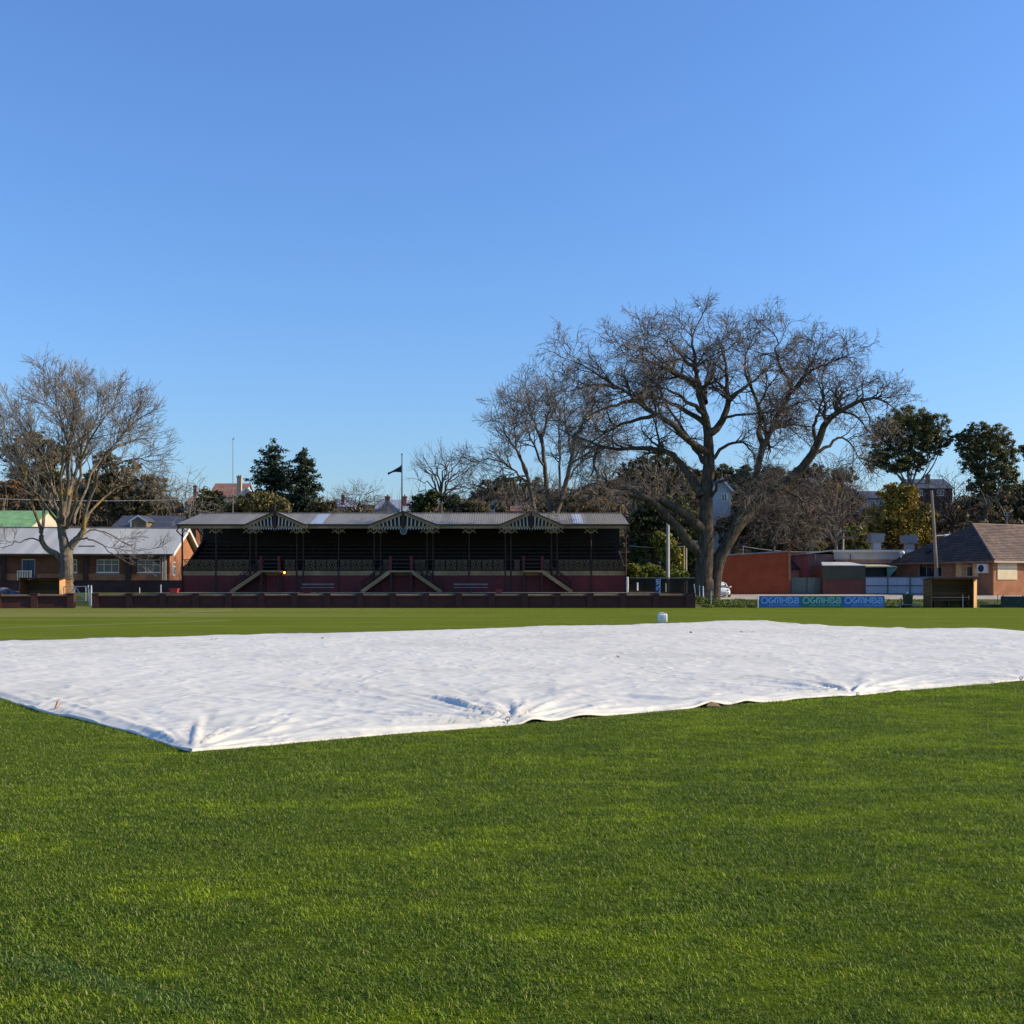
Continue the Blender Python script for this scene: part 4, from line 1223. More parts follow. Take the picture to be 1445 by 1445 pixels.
print('TRIS', sum(sum(len(p.vertices) - 2 for p in me.polygons) if len(me.polygons) < 3000 else len(me.polygons) * 2 for me in bpy.data.meshes if me.users))
# ---------------------------------------------------------------- shared paints
M_maroon = plain('maroon_paint', (0.15, 0.010, 0.012), 0.6, 0.25, 0.8, col2=(0.09, 0.007, 0.008))
M_darkmaroon = plain('dark_maroon_paint', (0.036, 0.007, 0.006), 0.6, 0.25, 1.5)
M_cream = plain('cream_paint', (0.35, 0.235, 0.105), 0.6, 0.2, 1.2, col2=(0.25, 0.16, 0.07))
M_cream2 = plain('pale_fretwork_paint', (0.50, 0.44, 0.36), 0.6, 0.15, 2)
M_lace = plain('cast_iron_lace', (0.15, 0.10, 0.042), 0.55, 0.25, 3)
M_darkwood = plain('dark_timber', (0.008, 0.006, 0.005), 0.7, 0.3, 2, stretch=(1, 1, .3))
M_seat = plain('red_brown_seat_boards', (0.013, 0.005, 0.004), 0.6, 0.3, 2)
M_white = plain('white_paint', (0.72, 0.70, 0.66), 0.5, 0.08, 2)
M_gutter = plain('brown_gutter', (0.05, 0.026, 0.018), 0.5, 0.2, 1.5)
M_standroof = corrugated('stand_roof_iron', (0.22, 0.205, 0.175), 0.2, 0, 0.55, rust=(0.10, 0.088, 0.07), metal=0.0)
M_newsheet = corrugated('pale_roof_sheet', (0.45, 0.50, 0.58), 0.2, 0, 0.4, metal=0.2)
M_silver = corrugated('silver_roof_iron', (0.42, 0.42, 0.39), 0.152, 0, 0.5, rust=(0.40, 0.39, 0.36), metal=0.0)
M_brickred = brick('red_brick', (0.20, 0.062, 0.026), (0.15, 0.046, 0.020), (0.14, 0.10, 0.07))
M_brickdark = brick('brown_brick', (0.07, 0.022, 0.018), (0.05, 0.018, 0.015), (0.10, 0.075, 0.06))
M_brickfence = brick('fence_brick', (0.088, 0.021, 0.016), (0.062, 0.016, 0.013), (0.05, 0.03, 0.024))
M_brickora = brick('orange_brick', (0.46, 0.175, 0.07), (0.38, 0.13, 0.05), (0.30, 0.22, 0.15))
M_glass = glass('window_glass')
M_bluedoor = plain('blue_door_paint', (0.02, 0.045, 0.09), 0.4, 0.15, 1)
M_steel = plain('galvanised_steel', (0.40, 0.41, 0.42), 0.4, 0.15, 3, metal=0.4)
M_pole = plain('grey_pole', (0.42, 0.41, 0.40), 0.6, 0.15, 1.2)
M_black = plain('black_paint', (0.012, 0.012, 0.014), 0.5, 0.2, 2)

# ---------------------------------------------------------------- grandstand
YS = 95.0
GB = tz(-9, 96)
st = empty('grandstand', (-9.0, YS, GB), 'long Victorian timber grandstand, maroon and cream with three fretwork gables and grey iron roof', 'grandstand')
xl, xr = PX(257, YS), PX(884, YS)
z_deck, z_band, z_eave = PZ(805.5, YS), PZ(812, YS), PZ(744, 94.2)
YF, YBK = YS, YS + 6.6
def sx(px): return PX(px, YS)
gaps = [(373, 399), (553, 583), (738, 765)]
posts = [257.5, 305, 353, 361.5, 419, 428, 478, 528, 537, 602.5, 611, 662, 713, 721, 778, 786, 834, 883]
# base wall in boarded bays between the posts
lim = [257, 305, 361.5, 419, 478, 537, 602.5, 662, 721, 778, 834, 884]
for a, c in zip(lim[:-1], lim[1:]):
    m = MB().box(sx(a) + .012, sx(c) - .012, YF, YF + .12, GB - .4, z_band - .002)
    nb = 7
    for i in range(nb + 1):
        zz = GB + (z_band - GB) * i / nb
        m.box(sx(a) + .014, sx(c) - .014, YF - .018, YF - .001, zz + .008, min(z_band - .004, zz + (z_band - GB) / nb - .006)) if i < nb else None
    m.build('wall_bay', M_maroon, st)
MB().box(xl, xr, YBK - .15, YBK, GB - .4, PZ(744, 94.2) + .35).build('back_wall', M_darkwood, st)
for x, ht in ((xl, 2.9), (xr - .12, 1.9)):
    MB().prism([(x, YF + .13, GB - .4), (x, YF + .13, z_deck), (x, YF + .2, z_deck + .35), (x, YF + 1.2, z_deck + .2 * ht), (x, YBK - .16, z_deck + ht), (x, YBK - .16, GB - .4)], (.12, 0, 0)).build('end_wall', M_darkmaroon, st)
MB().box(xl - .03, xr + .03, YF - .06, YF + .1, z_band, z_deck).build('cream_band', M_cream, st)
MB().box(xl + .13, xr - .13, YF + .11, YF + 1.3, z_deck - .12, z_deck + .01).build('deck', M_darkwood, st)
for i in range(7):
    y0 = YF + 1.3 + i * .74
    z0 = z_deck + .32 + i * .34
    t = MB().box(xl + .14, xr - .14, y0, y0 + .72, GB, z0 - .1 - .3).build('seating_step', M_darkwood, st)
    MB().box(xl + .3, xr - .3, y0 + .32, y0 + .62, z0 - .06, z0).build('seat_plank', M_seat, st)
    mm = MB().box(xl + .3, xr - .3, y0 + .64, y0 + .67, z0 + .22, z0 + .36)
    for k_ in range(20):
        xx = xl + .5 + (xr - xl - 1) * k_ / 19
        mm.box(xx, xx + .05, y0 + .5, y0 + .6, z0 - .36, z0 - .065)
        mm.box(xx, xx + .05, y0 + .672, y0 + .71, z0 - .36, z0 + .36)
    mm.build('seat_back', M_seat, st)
# posts: slender turned columns, shared mesh
zt_ = PZ(744.5, 94.2)
pm = MB()
h_ = zt_ - z_deck
pm.cbox(0, 0, 0, .17, .17, .35).tube([(0, 0, .35), (0, 0, .42), (0, 0, h_ * .5), (0, 0, h_ - .75), (0, 0, h_ - .7)], [.085, .06, .055, .05, .08], 8).cbox(0, 0, h_ - .7, .13, .13, .7)
pme = pm.mesh('post')
pme.materials.append(M_darkmaroon)
for p in posts:
    put('post', pme, st, (sx(p), YF + .02, z_deck))
    MB().box(sx(p) - .07, sx(p) + .07, YF - .085, YF - .062, GB - .2, z_deck).build('pilaster', M_darkmaroon, st)
# fretwork brackets: crossed bars with a half ring, under the eave on both sides of a post
def bracket_mesh(left, right):
    m = MB()
    zz = 0.0
    for s_ in ([-1] if left else []) + ([1] if right else []):
        m.bar((s_ * .06, 0, -.42), (s_ * .58, 0, .0), .055, .05, (0, 1, 0))
        m.bar((s_ * .14, .012, -.10), (s_ * .56, .012, -.40), .055, .05, (0, 1, 0))
        pts = [(s_ * (.06 + .14 * math.sin(a)), -.006, -.22 + .2 * math.cos(a)) for a in np.linspace(0, math.pi, 8)]
        for a, bq in zip(pts[:-1], pts[1:]): m.bar(a, bq, .04, .04, (0, 1, 0))
    m.bar((0, 0, -.46), (0, 0, 0), .05, .05, (0, 1, 0))
    me = m.mesh('bracket')
    me.materials.append(M_cream2)
    return me
br_both, br_l, br_r = bracket_mesh(1, 1), bracket_mesh(1, 0), bracket_mesh(0, 1)
for p, me in ((257.5, br_r), (305, br_both), (353, br_both), (361.5, br_both), (419, br_both), (428, br_both), (478, br_both), (528, br_both), (537, br_both), (602.5, br_both), (611, br_both), (662, br_both), (713, br_both), (721, br_both), (778, br_both), (786, br_both), (834, br_both), (883, br_l)):
    put('bracket', me, st, (sx(p), YF - .12, zt_ - .0))
# cast-iron balustrade panels, shared mesh
def lace_mesh(w, h):
    m = MB()
    t = .028
    m.bar((-w / 2, 0, t / 2), (w / 2, 0, t / 2), t, t).bar((-w / 2, 0, h - t / 2), (w / 2, 0, h - t / 2), t, t)
    m.bar((-w / 2 + t / 2, 0.004, 0), (-w / 2 + t / 2, 0.004, h), t, t, (0, 1, 0)).bar((w / 2 - t / 2, 0.004, 0), (w / 2 - t / 2, 0.004, h), t, t, (0, 1, 0))
    c = (0, 0, h / 2)
    m.ring(c, min(w, h) * .18, .045, .03, 12)
    m.ring(c, min(w, h) * .40, .04, .026, 16)
    for a in range(8):
        an = a * math.pi / 4
        q = (math.cos(an) * w * .44, 0.002, h / 2 + math.sin(an) * h * .44)
        m.bar((math.cos(an) * w * .2, 0.002, h / 2 + math.sin(an) * h * .2), q, .045 if a % 2 == 0 else .06, .02, (0, 1, 0))
    for ix in (-1, 1):
        for iz in (-1, 1):
            m.ring((ix * w * .36, -.003, h / 2 + iz * h * .36), .07, .045, .03, 8)
    me = m.mesh('lace_panel')
    me.materials.append(M_lace)
    return me
LH = .80
lace = lace_mesh(.82, LH)
lace_s = lace_mesh(.40, LH)
MB().box(xl + .1, sx(373), YF - .03, YF + .07, z_deck + .93, z_deck + .985).build('handrail', M_darkmaroon, st)
MB().box(sx(399), sx(553), YF - .03, YF + .07, z_deck + .93, z_deck + .985).build('handrail', M_darkmaroon, st)
MB().box(sx(583), sx(738), YF - .03, YF + .07, z_deck + .93, z_deck + .985).build('handrail', M_darkmaroon, st)
MB().box(sx(765), xr - .1, YF - .03, YF + .07, z_deck + .93, z_deck + .985).build('handrail', M_darkmaroon, st)
stops = sorted(posts + [g_ for g in gaps for g_ in g])
for a, c in zip(stops[:-1], stops[1:]):
    if any(g[0] - .1 <= a and c <= g[1] + .1 for g in gaps): continue
    w = sx(c) - sx(a) - .2
    if w < .35: continue
    k_ = max(1, round(w / .92))
    for i in range(k_):
        xx = sx(a) + .1 + w * (i + .5) / k_
        me = lace if w / k_ > .84 else lace_s
        put('lace_panel', me, st, (xx, YF + .01, z_deck + .1))
# stairs
def stair(x_top, x_bot, lab=None):
    e = bpy.data.objects.new('stair', None)
    link(e, st)
    ORG[e.name] = ORG[st.name]
    n_ = 10
    z_bot = GB - .02
    y0, y1 = YF - 1.35, YF - .16
    dx = (x_bot - x_top) / n_
    for k_, yy in enumerate((y0, y1)):
        MB().bar((x_top, yy, z_deck - .08), (x_bot, yy, z_bot + .05), .09, .30).build('stringer', M_cream if k_ == 0 else M_darkmaroon, e)
    tm = MB().box(min(0, dx) * 1.05, max(0, dx) * 1.05, y0 + .05, y1 - .05, 0, .05).mesh('tread', (0, 0, 0))
    tm.materials.append(M_seat)
    for i in range(n_):
        zz = z_deck - (i + 1) * (z_deck - z_bot) / (n_ + 1)
        o_ = obj('tread', tm, None, e, Vector((x_top + dx * i, 0, zz)) - Vector((ORG[st.name].x, ORG[st.name].y, ORG[st.name].z)))
    d = 1 if x_bot > x_top else -1
    for yy in (y0, y1):
        hr = MB()
        hr.bar((x_top, yy, z_deck + .85), (x_bot, yy, z_bot + .95), .06, .06)
        hr.bar((x_top, yy, z_deck + .42), (x_bot, yy, z_bot + .5), .04, .04)
        for u in (0.33, 0.66, 1.0):
            xx = x_top + (x_bot - x_top) * u
            zz = z_deck + (z_bot - z_deck) * u
            hr.cbox(xx, yy + .001, zz, .07, .07, .98)
        hr.build('handrail', M_darkmaroon, e)
    return e
def landing(p0, p1):
    m = MB().box(sx(p0), sx(p1), YF - 1.42, YF - .065, z_deck - .14, z_deck + .012)
    m.build('landing', M_cream, st)
    m = MB()
    for p in (p0 + 1, p1 - 1):
        for yy in (YF - 1.36, YF - .2):
            m.cbox(sx(p), yy, GB - .2, .12, .12, z_deck - GB - .141 + .2)
    m.build('landing_legs', M_darkmaroon, st)
    m = MB()
    for p in (p0 + .5, p1 - .5):
        m.cbox(sx(p), YF - 1.35, z_deck + .013, .2, .2, 1.12).cbox(sx(p), YF - 1.35, z_deck + 1.134, .26, .26, .06)
    m.build('newel_posts', M_maroon, st)
    m = MB()
    for zz in (.3, .62, .95):
        m.bar((sx(p0 + 1.8), YF - 1.35, z_deck + zz), (sx(p1 - 1.8), YF - 1.35, z_deck + zz), .05, .06)
    m.build('landing_rails', M_darkmaroon, st)
for g in gaps: landing(*g)
stair(sx(373), sx(331))
stair(sx(553), sx(513))
stair(sx(583), sx(624))
stair(sx(765), sx(806))
# roof: front and back slopes, overhanging eave, ridge cap, gutters
ye, yr, yb = 93.6, 98.0, YBK + .5
ze, zr = PZ(739.5, ye), PZ(725, yr)
zb = ze + (zr - ze) * .3
xel, xer = PX(249, ye), PX(888, ye)
xrl, xrr = PX(283, yr), PX(877, yr)
MB().hexa([(xel, ye, ze - .06), (xer, ye, ze - .06), (xrr, yr, zr - .06), (xrl, yr, zr - .06)], [(xel, ye, ze), (xer, ye, ze), (xrr, yr, zr), (xrl, yr, zr)]).build('roof', M_standroof, st)
MB().hexa([(xrl, yr + .003, zr - .06), (xrr, yr + .003, zr - .06), (xer, yb, zb - .06), (xel, yb, zb - .06)], [(xrl, yr + .003, zr), (xrr, yr + .003, zr), (xer, yb, zb), (xel, yb, zb)]).build('roof', M_standroof, st)
MB().tube([(xrl, yr, zr + .01), (xrr, yr, zr + .01)], .07, 8).build('ridge_cap', M_standroof, st)
def on_roof(x0, x1, u0, u1, m, name='roof_sheet'):
    f_ = lambda u: (ye + (yr - ye) * u, ze + (zr - ze) * u + .012)
    (a, za), (c, zc) = f_(u0), f_(u1)
    MB().hexa([(x0, a, za - .008), (x1, a, za - .008), (x1, c, zc - .008), (x0, c, zc - .008)], [(x0, a, za), (x1, a, za), (x1, c, zc), (x0, c, zc)]).build(name, m, st)
on_roof(PX(430, 94) + .5, PX(455, 94) , .02, .98, M_newsheet)
on_roof(PX(808, 95), PX(822, 95), .03, .97, M_newsheet)
MB().box(xel, xer, ye - .12, ye - .002, ze - .13, ze - .005).build('gutter', M_gutter, st)
MB().box(xel + .03, xer - .03, ye + .002, ye + .05, ze - .36, ze - .065).build('fascia', M_cream, st)
# gables with fretted slats
for gi_, (p0, pc_, p1) in enumerate(((343, 386, 433), (519, 569, 619), (703, 749, 796))):
    yg = ye - .45
    g_ = bpy.data.objects.new('gable', None)
    link(g_, st)
    ORG[g_.name] = ORG[st.name]
    x0, x1 = PX(p0, yg), PX(p1, yg)
    xc = (x0 + x1) / 2
    zb_, za_ = PZ(745.5, yg), PZ(722, yg)
    for xa, sgn in ((x0, 1), (x1, -1)):
        MB().bar((xa, yg, zb_ + .06), (xc, yg, za_ - .12), .07, .26).build('bargeboard', M_cream, g_)
        yb2 = 97.6
        MB().hexa([(xa, yg - .08, zb_ + .20), (xa, yb2, zb_ + .20 + .0), (xc, yb2, za_ + .0), (xc, yg - .08, za_)] if sgn > 0 else [(xc, yg - .08, za_), (xc, yb2, za_), (xa, yb2, zb_ + .2), (xa, yg - .08, zb_ + .2)],
                  [(xa, yg - .08, zb_ + .25), (xa, yb2, zb_ + .25), (xc, yb2, za_ + .05), (xc, yg - .08, za_ + .05)] if sgn > 0 else [(xc, yg - .08, za_ + .05), (xc, yb2, za_ + .05), (xa, yb2, zb_ + .25), (xa, yg - .08, zb_ + .25)]).build('roof', M_standroof, g_)
        MB().bar((xa, yg - .1, zb_ + .225), (xc, yg - .1, za_ + .025), .03, .09).build('roof_edge', M_gutter, g_)
    MB().box(x0 + .2, x1 - .2, yg - .03, yg + .03, zb_ + .02, zb_ + .17).build('tie_beam', M_cream, g_)
    m = MB()
    n_ = 15
    for i in range(n_):
        u = (i + .5) / n_
        xx = x0 + .5 + (x1 - x0 - 1.0) * u
        hh_ = (1 - abs(2 * u - 1)) * (za_ - zb_) * .80 - .08
        if hh_ > .12 and abs(xx - xc) > .16:
            m.bar((xx, yg + .005, zb_ + .17), (xx + (.05 if xx > xc else -.05), yg + .005, zb_ + .17 + hh_), .10, .04, (0, 1, 0))
    for i in range(22):
        u = (i + .5) / 22
        xx = x0 + .35 + (x1 - x0 - .7) * u
        m.add([(xx - .07, yg - .022, zb_ + .02), (xx + .07, yg - .022, zb_ + .02), (xx, yg - .022, zb_ - .15), (xx - .07, yg + .022, zb_ + .02), (xx + .07, yg + .022, zb_ + .02), (xx, yg + .022, zb_ - .15)],
              [(0, 2, 1), (3, 4, 5), (0, 1, 4, 3), (1, 2, 5, 4), (2, 0, 3, 5)])
    m.build('fretwork', M_cream2, g_)
    MB().box(x0 + .6, x1 - .6, yg + .3, yg + .34, zb_ + .1, zb_ + .2).prism([(x0 + .5, yg + .36, zb_ + .1), (x1 - .5, yg + .36, zb_ + .1), (xc, yg + .36, za_ - .12)], (0, .04, 0)).build('gable_backing', M_black, g_)
    MB().cbox(xc, yg - .02, zb_ + .0, .22, .12, za_ - zb_ - .1).build('king_post', M_darkmaroon, g_)
    if gi_ != 1:
        h2 = 1.35 if gi_ == 0 else .62
        MB().tube([(xc, yg, za_ - .1), (xc, yg, za_ + .15), (xc, yg, za_ + .22), (xc, yg, za_ + .3), (xc, yg, za_ + h2)], [.06, .06, .1, .05, .015], 8).tube([(xc, yg, zb_ + .0), (xc, yg, zb_ - .12), (xc, yg, zb_ - .2), (xc, yg, zb_ - .34)], [.05, .03, .06, .01], 8).build('finial', M_darkmaroon, g_)
yg = ye - .45
ck = MB()
xc = PX(569.5, yg)
zc = PZ(749.5, yg)
ck.tube([(xc, yg - .06, zc), (xc, yg + .06, zc)], .25, 20).build('clock_face', plain('clock_face_paint', (0.05, 0.06, 0.06), .5, .1), st)
MB().ring((xc, yg - .05, zc), .26, .05, .06, 22).bar((xc, yg - .075, zc), (xc + .02, yg - .075, zc + .17), .025, .02, (0, 1, 0)).bar((xc, yg - .075, zc), (xc + .1, yg - .075, zc - .06), .025, .02, (0, 1, 0)).bar((xc, yg, zc + .24), (xc, yg, zc + .46), .05, .05, (0, 1, 0)).build('clock_rim', plain('clock_rim_paint', (0.30, 0.36, 0.33), .5, .1), st)
# downpipes at both ends, flue on the ridge
for p in (253.5, 885.5):
    xx = PX(p, 94.6)
    d_ = 1 if p < 500 else -1
    MB().tube([(PX(p, ye) + .0, ye - .05, ze - .12), (xx, ye + .15, ze - .55), (xx + .12 * d_, 94.85, ze - .95), (xx + .12 * d_, 94.85, PZ(812, 95))], .055, 8).build('downpipe', M_darkmaroon, st)
xx = PX(885.2, 94.7)
MB().tube([(xx, 94.7, GB - .1), (xx, 94.7, PZ(814, 94.7))], .10, 10).build('white_downpipe', M_white, st)
xx = PX(874, 98.2)
MB().tube([(xx, 98.3, zr - .1), (xx, 98.3, PZ(714, 98.2))], .14, 10).cbox(xx, 98.3, PZ(714, 98.2), .34, .34, .05).build('flue', M_darkmaroon, st)
# lamp on the deck edge by the first stair, lit
lm = plain('amber_lens', (0.8, 0.4, 0.05), .3)
ln_ = lm.node_tree.nodes['Principled BSDF']
ln_.inputs['Emission Color'].default_value = (1.0, 0.42, 0.07, 1)
ln_.inputs['Emission Strength'].default_value = 4.0
xx = PX(401.5, YF - .3)
e = empty('wall_lamp', (xx, YF - .3, PZ(808, YF - .3)), 'small glowing amber lamp on the cream band beside the first stair', 'lamp')
MB().cbox(xx, YF - .17, PZ(808, YF) - .09, .16, .2, .18).build('bracket', M_black, e)
MB().ball((xx, YF - .32, PZ(808, YF - .3)), .095).build('lens', lm, e, True)
# flagpole through the central gable
xx = PX(567, 93.4)
e = empty('flagpole', (xx, 93.5, PZ(724, 93.4)), 'tall dark flagpole rising from the central gable of the grandstand', 'flagpole')
MB().tube([(xx, 93.5, PZ(728, 93.5)), (xx, 93.5, PZ(690, 93.5)), (xx, 93.5, PZ(642, 93.5))], [.07, .055, .035], 8).build('pole', M_darkmaroon, e)
MB().ball((xx, 93.5, PZ(641, 93.5)), .07).build('truck', M_darkmaroon, e, True)
fl = []
nx1, nz1 = 14, 6
for i in range(nx1 + 1):
    u = i / nx1
    for k_ in range(nz1 + 1):
        w_ = k_ / nz1
        xa = xx - .05 - 1.12 * u
        zt2 = PZ(655.5 + 11.5 * u ** .7, 93.5)
        zb2 = PZ(666.5 + 3.5 * u - 2.0 * math.sin(u * 3.14), 93.5) - .01
        fl.append((xa, 93.5 + .16 * math.sin(u * 8 + w_ * 2) * u, zt2 + (min(zb2, zt2 - .04) - zt2) * (1 - w_)))
ff = [(i * (nz1 + 1) + k_, (i + 1) * (nz1 + 1) + k_, (i + 1) * (nz1 + 1) + k_ + 1, i * (nz1 + 1) + k_ + 1) for i in range(nx1) for k_ in range(nz1)]
m = MB().add(fl, ff).add([(a, y_ + .012, z_) for a, y_, z_ in fl], ff)
o = m.build('flag', plain('dark_flag_cloth', (0.015, 0.014, 0.018), .8), None, True)
tag(o, 'limp black flag hanging from the pole above the grandstand', 'flag')

# tall thin mast behind the stand
xx = PX(327.5, 101.5)
e = empty('radio_mast', (xx, 101.8, tz(xx, 101.8)), 'very tall thin grey mast rising behind the left part of the grandstand roof', 'mast')
MB().tube([(xx, 101.8, tz(xx, 101.8)), (xx, 101.8, PZ(700, 101.8)), (xx, 101.8, PZ(621, 101.8))], [.045, .035, .022], 6).build('pole', plain('dull_mast_steel', (.2, .2, .21), .5), e)
MB().bar((xx - .12, 101.8, PZ(621, 101.8)), (xx + .16, 101.8, PZ(619, 101.8)), .04).bar((xx, 101.8, PZ(620, 101.8)), (xx + .12, 101.8, PZ(616.5, 101.8)), .04).build('antenna', M_pole, e)

# ---------------------------------------------------------------- brick boundary wall (oval fence), bending with the oval on the left
YW = 80.0
def wall_y(x):
    return YW - (0.0065 * (-22.0 - x) ** 2 if x < -22.0 else 0.0)
def skew_box(m, xa, xb, y0, y1, z0, z1):
    a_, b_ = wall_y(xa) , wall_y(xb)
    return m.hexa([(xa, a_ + y0, z0), (xb, b_ + y0, z0), (xb, b_ + y1, z0), (xa, a_ + y1, z0)], [(xa, a_ + y0, z1), (xb, b_ + y0, z1), (xb, b_ + y1, z1), (xa, a_ + y1, z1)])
def boundary(name, label, p0, p1, first, step, left_end=True):
    x0, x1 = PX(p0, YW), PX(p1, YW)
    e = empty(name, (x0, YW, 0), label, 'brick wall', 'brick boundary wall of the oval')
    ps = list(np.arange(first, p1 - 8, step))
    if p1 - (ps[-1] if ps else -999) > 8: ps.append(p1 - 4.5)
    pil = MB().box(-.23, .23, -.05, .40, -.2, .99).box(-.26, .26, -.08, .43, .992, 1.05).mesh('pillar')
    pil.materials.append(M_brickfence)
    rgw = random.Random(4)
    xs_ = [PX(p, YW) for p in ps]
    for xx in xs_:
        put('pillar', pil, e, (xx, wall_y(xx), 0), math.atan2(wall_y(xx + .1) - wall_y(xx - .1), .2))
    xs2 = xs_ if xs_[0] - x0 < .6 else [x0] + xs_
    for a, c in zip(xs2[:-1], xs2[1:]):
        aa, cc = (a + .232 if a != x0 else a), c - .232
        m = MB()
        skew_box(m, aa, cc, .06, .30, -.2, .86)
        skew_box(m, aa, cc, -.02, .058, -.2, .12)       # plinth and top course stand proud of the panel
        skew_box(m, aa, cc, -.02, .058, .76, .858)
        m.build('panel', M_brickfence, e)
        dz = rgw.uniform(-.02, .02)
        ya, yc = wall_y(aa), wall_y(cc)
        cp = MB()
        cp.prism([(aa, ya - .07, .861 + dz), (aa, ya + .38, .861 + dz), (aa, ya + .36, .94 + dz), (aa, ya + .16, .985 + dz), (aa, ya - .05, .93 + dz)], (cc - aa, yc - ya, 0))
        cp.build('coping', M_cop, e)
    return e
M_cop = plain('weathered_coping', (0.13, 0.085, 0.06), 0.9, 0.3, 1.2, col2=(0.08, 0.05, 0.038), bscale=20)
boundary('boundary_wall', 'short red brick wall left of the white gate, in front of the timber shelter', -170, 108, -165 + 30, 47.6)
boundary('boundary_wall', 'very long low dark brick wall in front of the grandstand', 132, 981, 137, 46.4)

# white tubular gate and posts in the gap
e = empty('field_gate', (PX(110, 81.6), 81.6, 0), 'open white tubular steel gate in the gap of the brick wall', 'gate')
def pt(px, py, Y=81.6): return (PX(px, Y), Y, PZ(py, Y))
m = MB()
for q in ((90, 828, 121, 827.5), (90, 848, 121, 848), (90, 828, 90, 848), (121, 827.5, 121, 848), (106, 828, 106, 848)):
    m.tube([pt(q[0], q[1]), pt(q[2], q[3])], .035, 6)
m.build('frame', M_steel, e)
m = MB()
for q in ((90, 848, 106, 828), (106, 828, 121, 848), (90, 838, 121, 838)):
    m.tube([pt(q[0], q[1], 81.62), pt(q[2], q[3], 81.62)], .025, 6)
m.build('brace', M_steel, e)
for p, tp_ in ((124.5, 826), (128.8, 826)):
    xx = PX(p, 82)
    e = empty('gate_post', (xx, 82, 0), 'leaning white post nearest the white gate' if p < 126 else 'upright white post at the right side of the gate gap', 'post', 'white posts beside the gate')
    MB().tube([(xx + (.12 if p < 126 else 0), 82, 0), (xx, 82, PZ(tp_, 82))], .055, 8).build('shaft', M_white, e)

# ---------------------------------------------------------------- timber shelters (team dugouts)
M_board = plain('ochre_boards', (0.165, 0.082, 0.024), 0.7, 0.3, 1.2, col2=(0.09, 0.046, 0.017), stretch=(.25, 1, 3))
M_boardlit = plain('sunlit_boards', (0.52, 0.27, 0.10), 0.7, 0.25, 1.2, stretch=(1, 1, .3))  # lighter copy of the boards, sunlight on the wing put into the colour
M_shade = plain('shaded_boards', (0.07, 0.045, 0.025), 0.7, 0.3, 1.2, stretch=(.25, 1, 3))  # darker copy of the boards, shade inside the shelter painted in
def dugout(p0, p1, ptop, Y, label, depth=1.6, gb=0.0, wing=.34):
    x0, x1 = PX(p0, Y), PX(p1, Y)
    zt2 = PZ(ptop, Y)
    e = empty('team_shelter', ((x0 + x1) / 2, Y, gb), label, 'shelter', 'timber team shelters at the edge of the oval')
    yb_ = Y + depth
    nb = 11
    bh = (zt2 - .12 - gb) / nb
    for i in range(nb):
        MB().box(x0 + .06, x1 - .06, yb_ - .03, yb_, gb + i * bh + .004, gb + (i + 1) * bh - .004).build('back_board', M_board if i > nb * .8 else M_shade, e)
    for s_, xx in ((0, x0), (1, x1 - .05)):
        k_ = 6
        for i in range(k_):
            yo = .1 if s_ == 0 else .48
            ya, yc = Y + yo + (depth - yo - .03) * i / k_, Y + yo + (depth - yo - .03) * (i + 1) / k_
            MB().box(xx, xx + .05, ya + .003, yc - .003, gb, zt2 - .14 + .08 * (1 - i / k_)).build('side_board', M_board, e)
        if s_ == 0:
            MB().box(xx - .012, xx + .062, Y, Y + .095, gb, zt2 - .06).build('corner_post', M_board, e)
        else:      # splayed wing board at the right-hand end
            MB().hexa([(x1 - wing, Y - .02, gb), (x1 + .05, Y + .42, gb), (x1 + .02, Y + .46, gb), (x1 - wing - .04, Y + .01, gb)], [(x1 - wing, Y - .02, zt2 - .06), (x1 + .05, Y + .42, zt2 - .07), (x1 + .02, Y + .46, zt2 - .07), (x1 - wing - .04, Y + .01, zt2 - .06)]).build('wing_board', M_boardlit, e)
    MB().hexa([(x0 - .12, Y - .25, zt2 - .05), (x1 + .12, Y - .25, zt2 - .05), (x1 + .12, yb_ + .1, zt2 - .11), (x0 - .12, yb_ + .1, zt2 - .11)], [(x0 - .12, Y - .25, zt2), (x1 + .12, Y - .25, zt2), (x1 + .12, yb_ + .1, zt2 - .06), (x0 - .12, yb_ + .1, zt2 - .06)]).build('roof', plain('rusty_brown_roof', (0.10, 0.05, 0.03), .7, .3), e)
    for zz, yy in ((gb + .46, yb_ - .5), (gb + .95, yb_ - .12)):
        MB().box(x0 + .062, x1 - .062, yy, yy + (.36 if zz < gb + .6 else .05), zz, zz + (.05 if zz < gb + .6 else .16)).build('bench' if zz < gb + .6 else 'backrest', M_board, e)
    m = MB()
    for u in (.2, .5, .8):
        m.cbox(x0 + (x1 - x0) * u, yb_ - .3, gb, .08, .3, .459)
    m.build('bench_leg', M_shade, e)
    return e
dugout(27, 88, 815, 82.4, 'brown open fronted timber shelter on the left, behind the brick wall', gb=tz(-35, 82.4) * .6, wing=.2)
e = dugout(1314, 1381, 815.5, 80.6, 'ochre open fronted timber shelter on the right, in front of the white sheet fence')
MB().cbox(PX(1359, 80.7), 80.75, 0, .05, .05, .95).build('prop', M_pole, e)

# ---------------------------------------------------------------- long brick building on the left
TH_ = R(5)
YBB = 106.0
XB, YB2 = PX(239, YBB), YBB
GL = PZ(821, YBB)
def house(name, label, cat, corner, rz, gb):
    return empty(name, (corner[0], corner[1], gb), label, cat, None, rz)
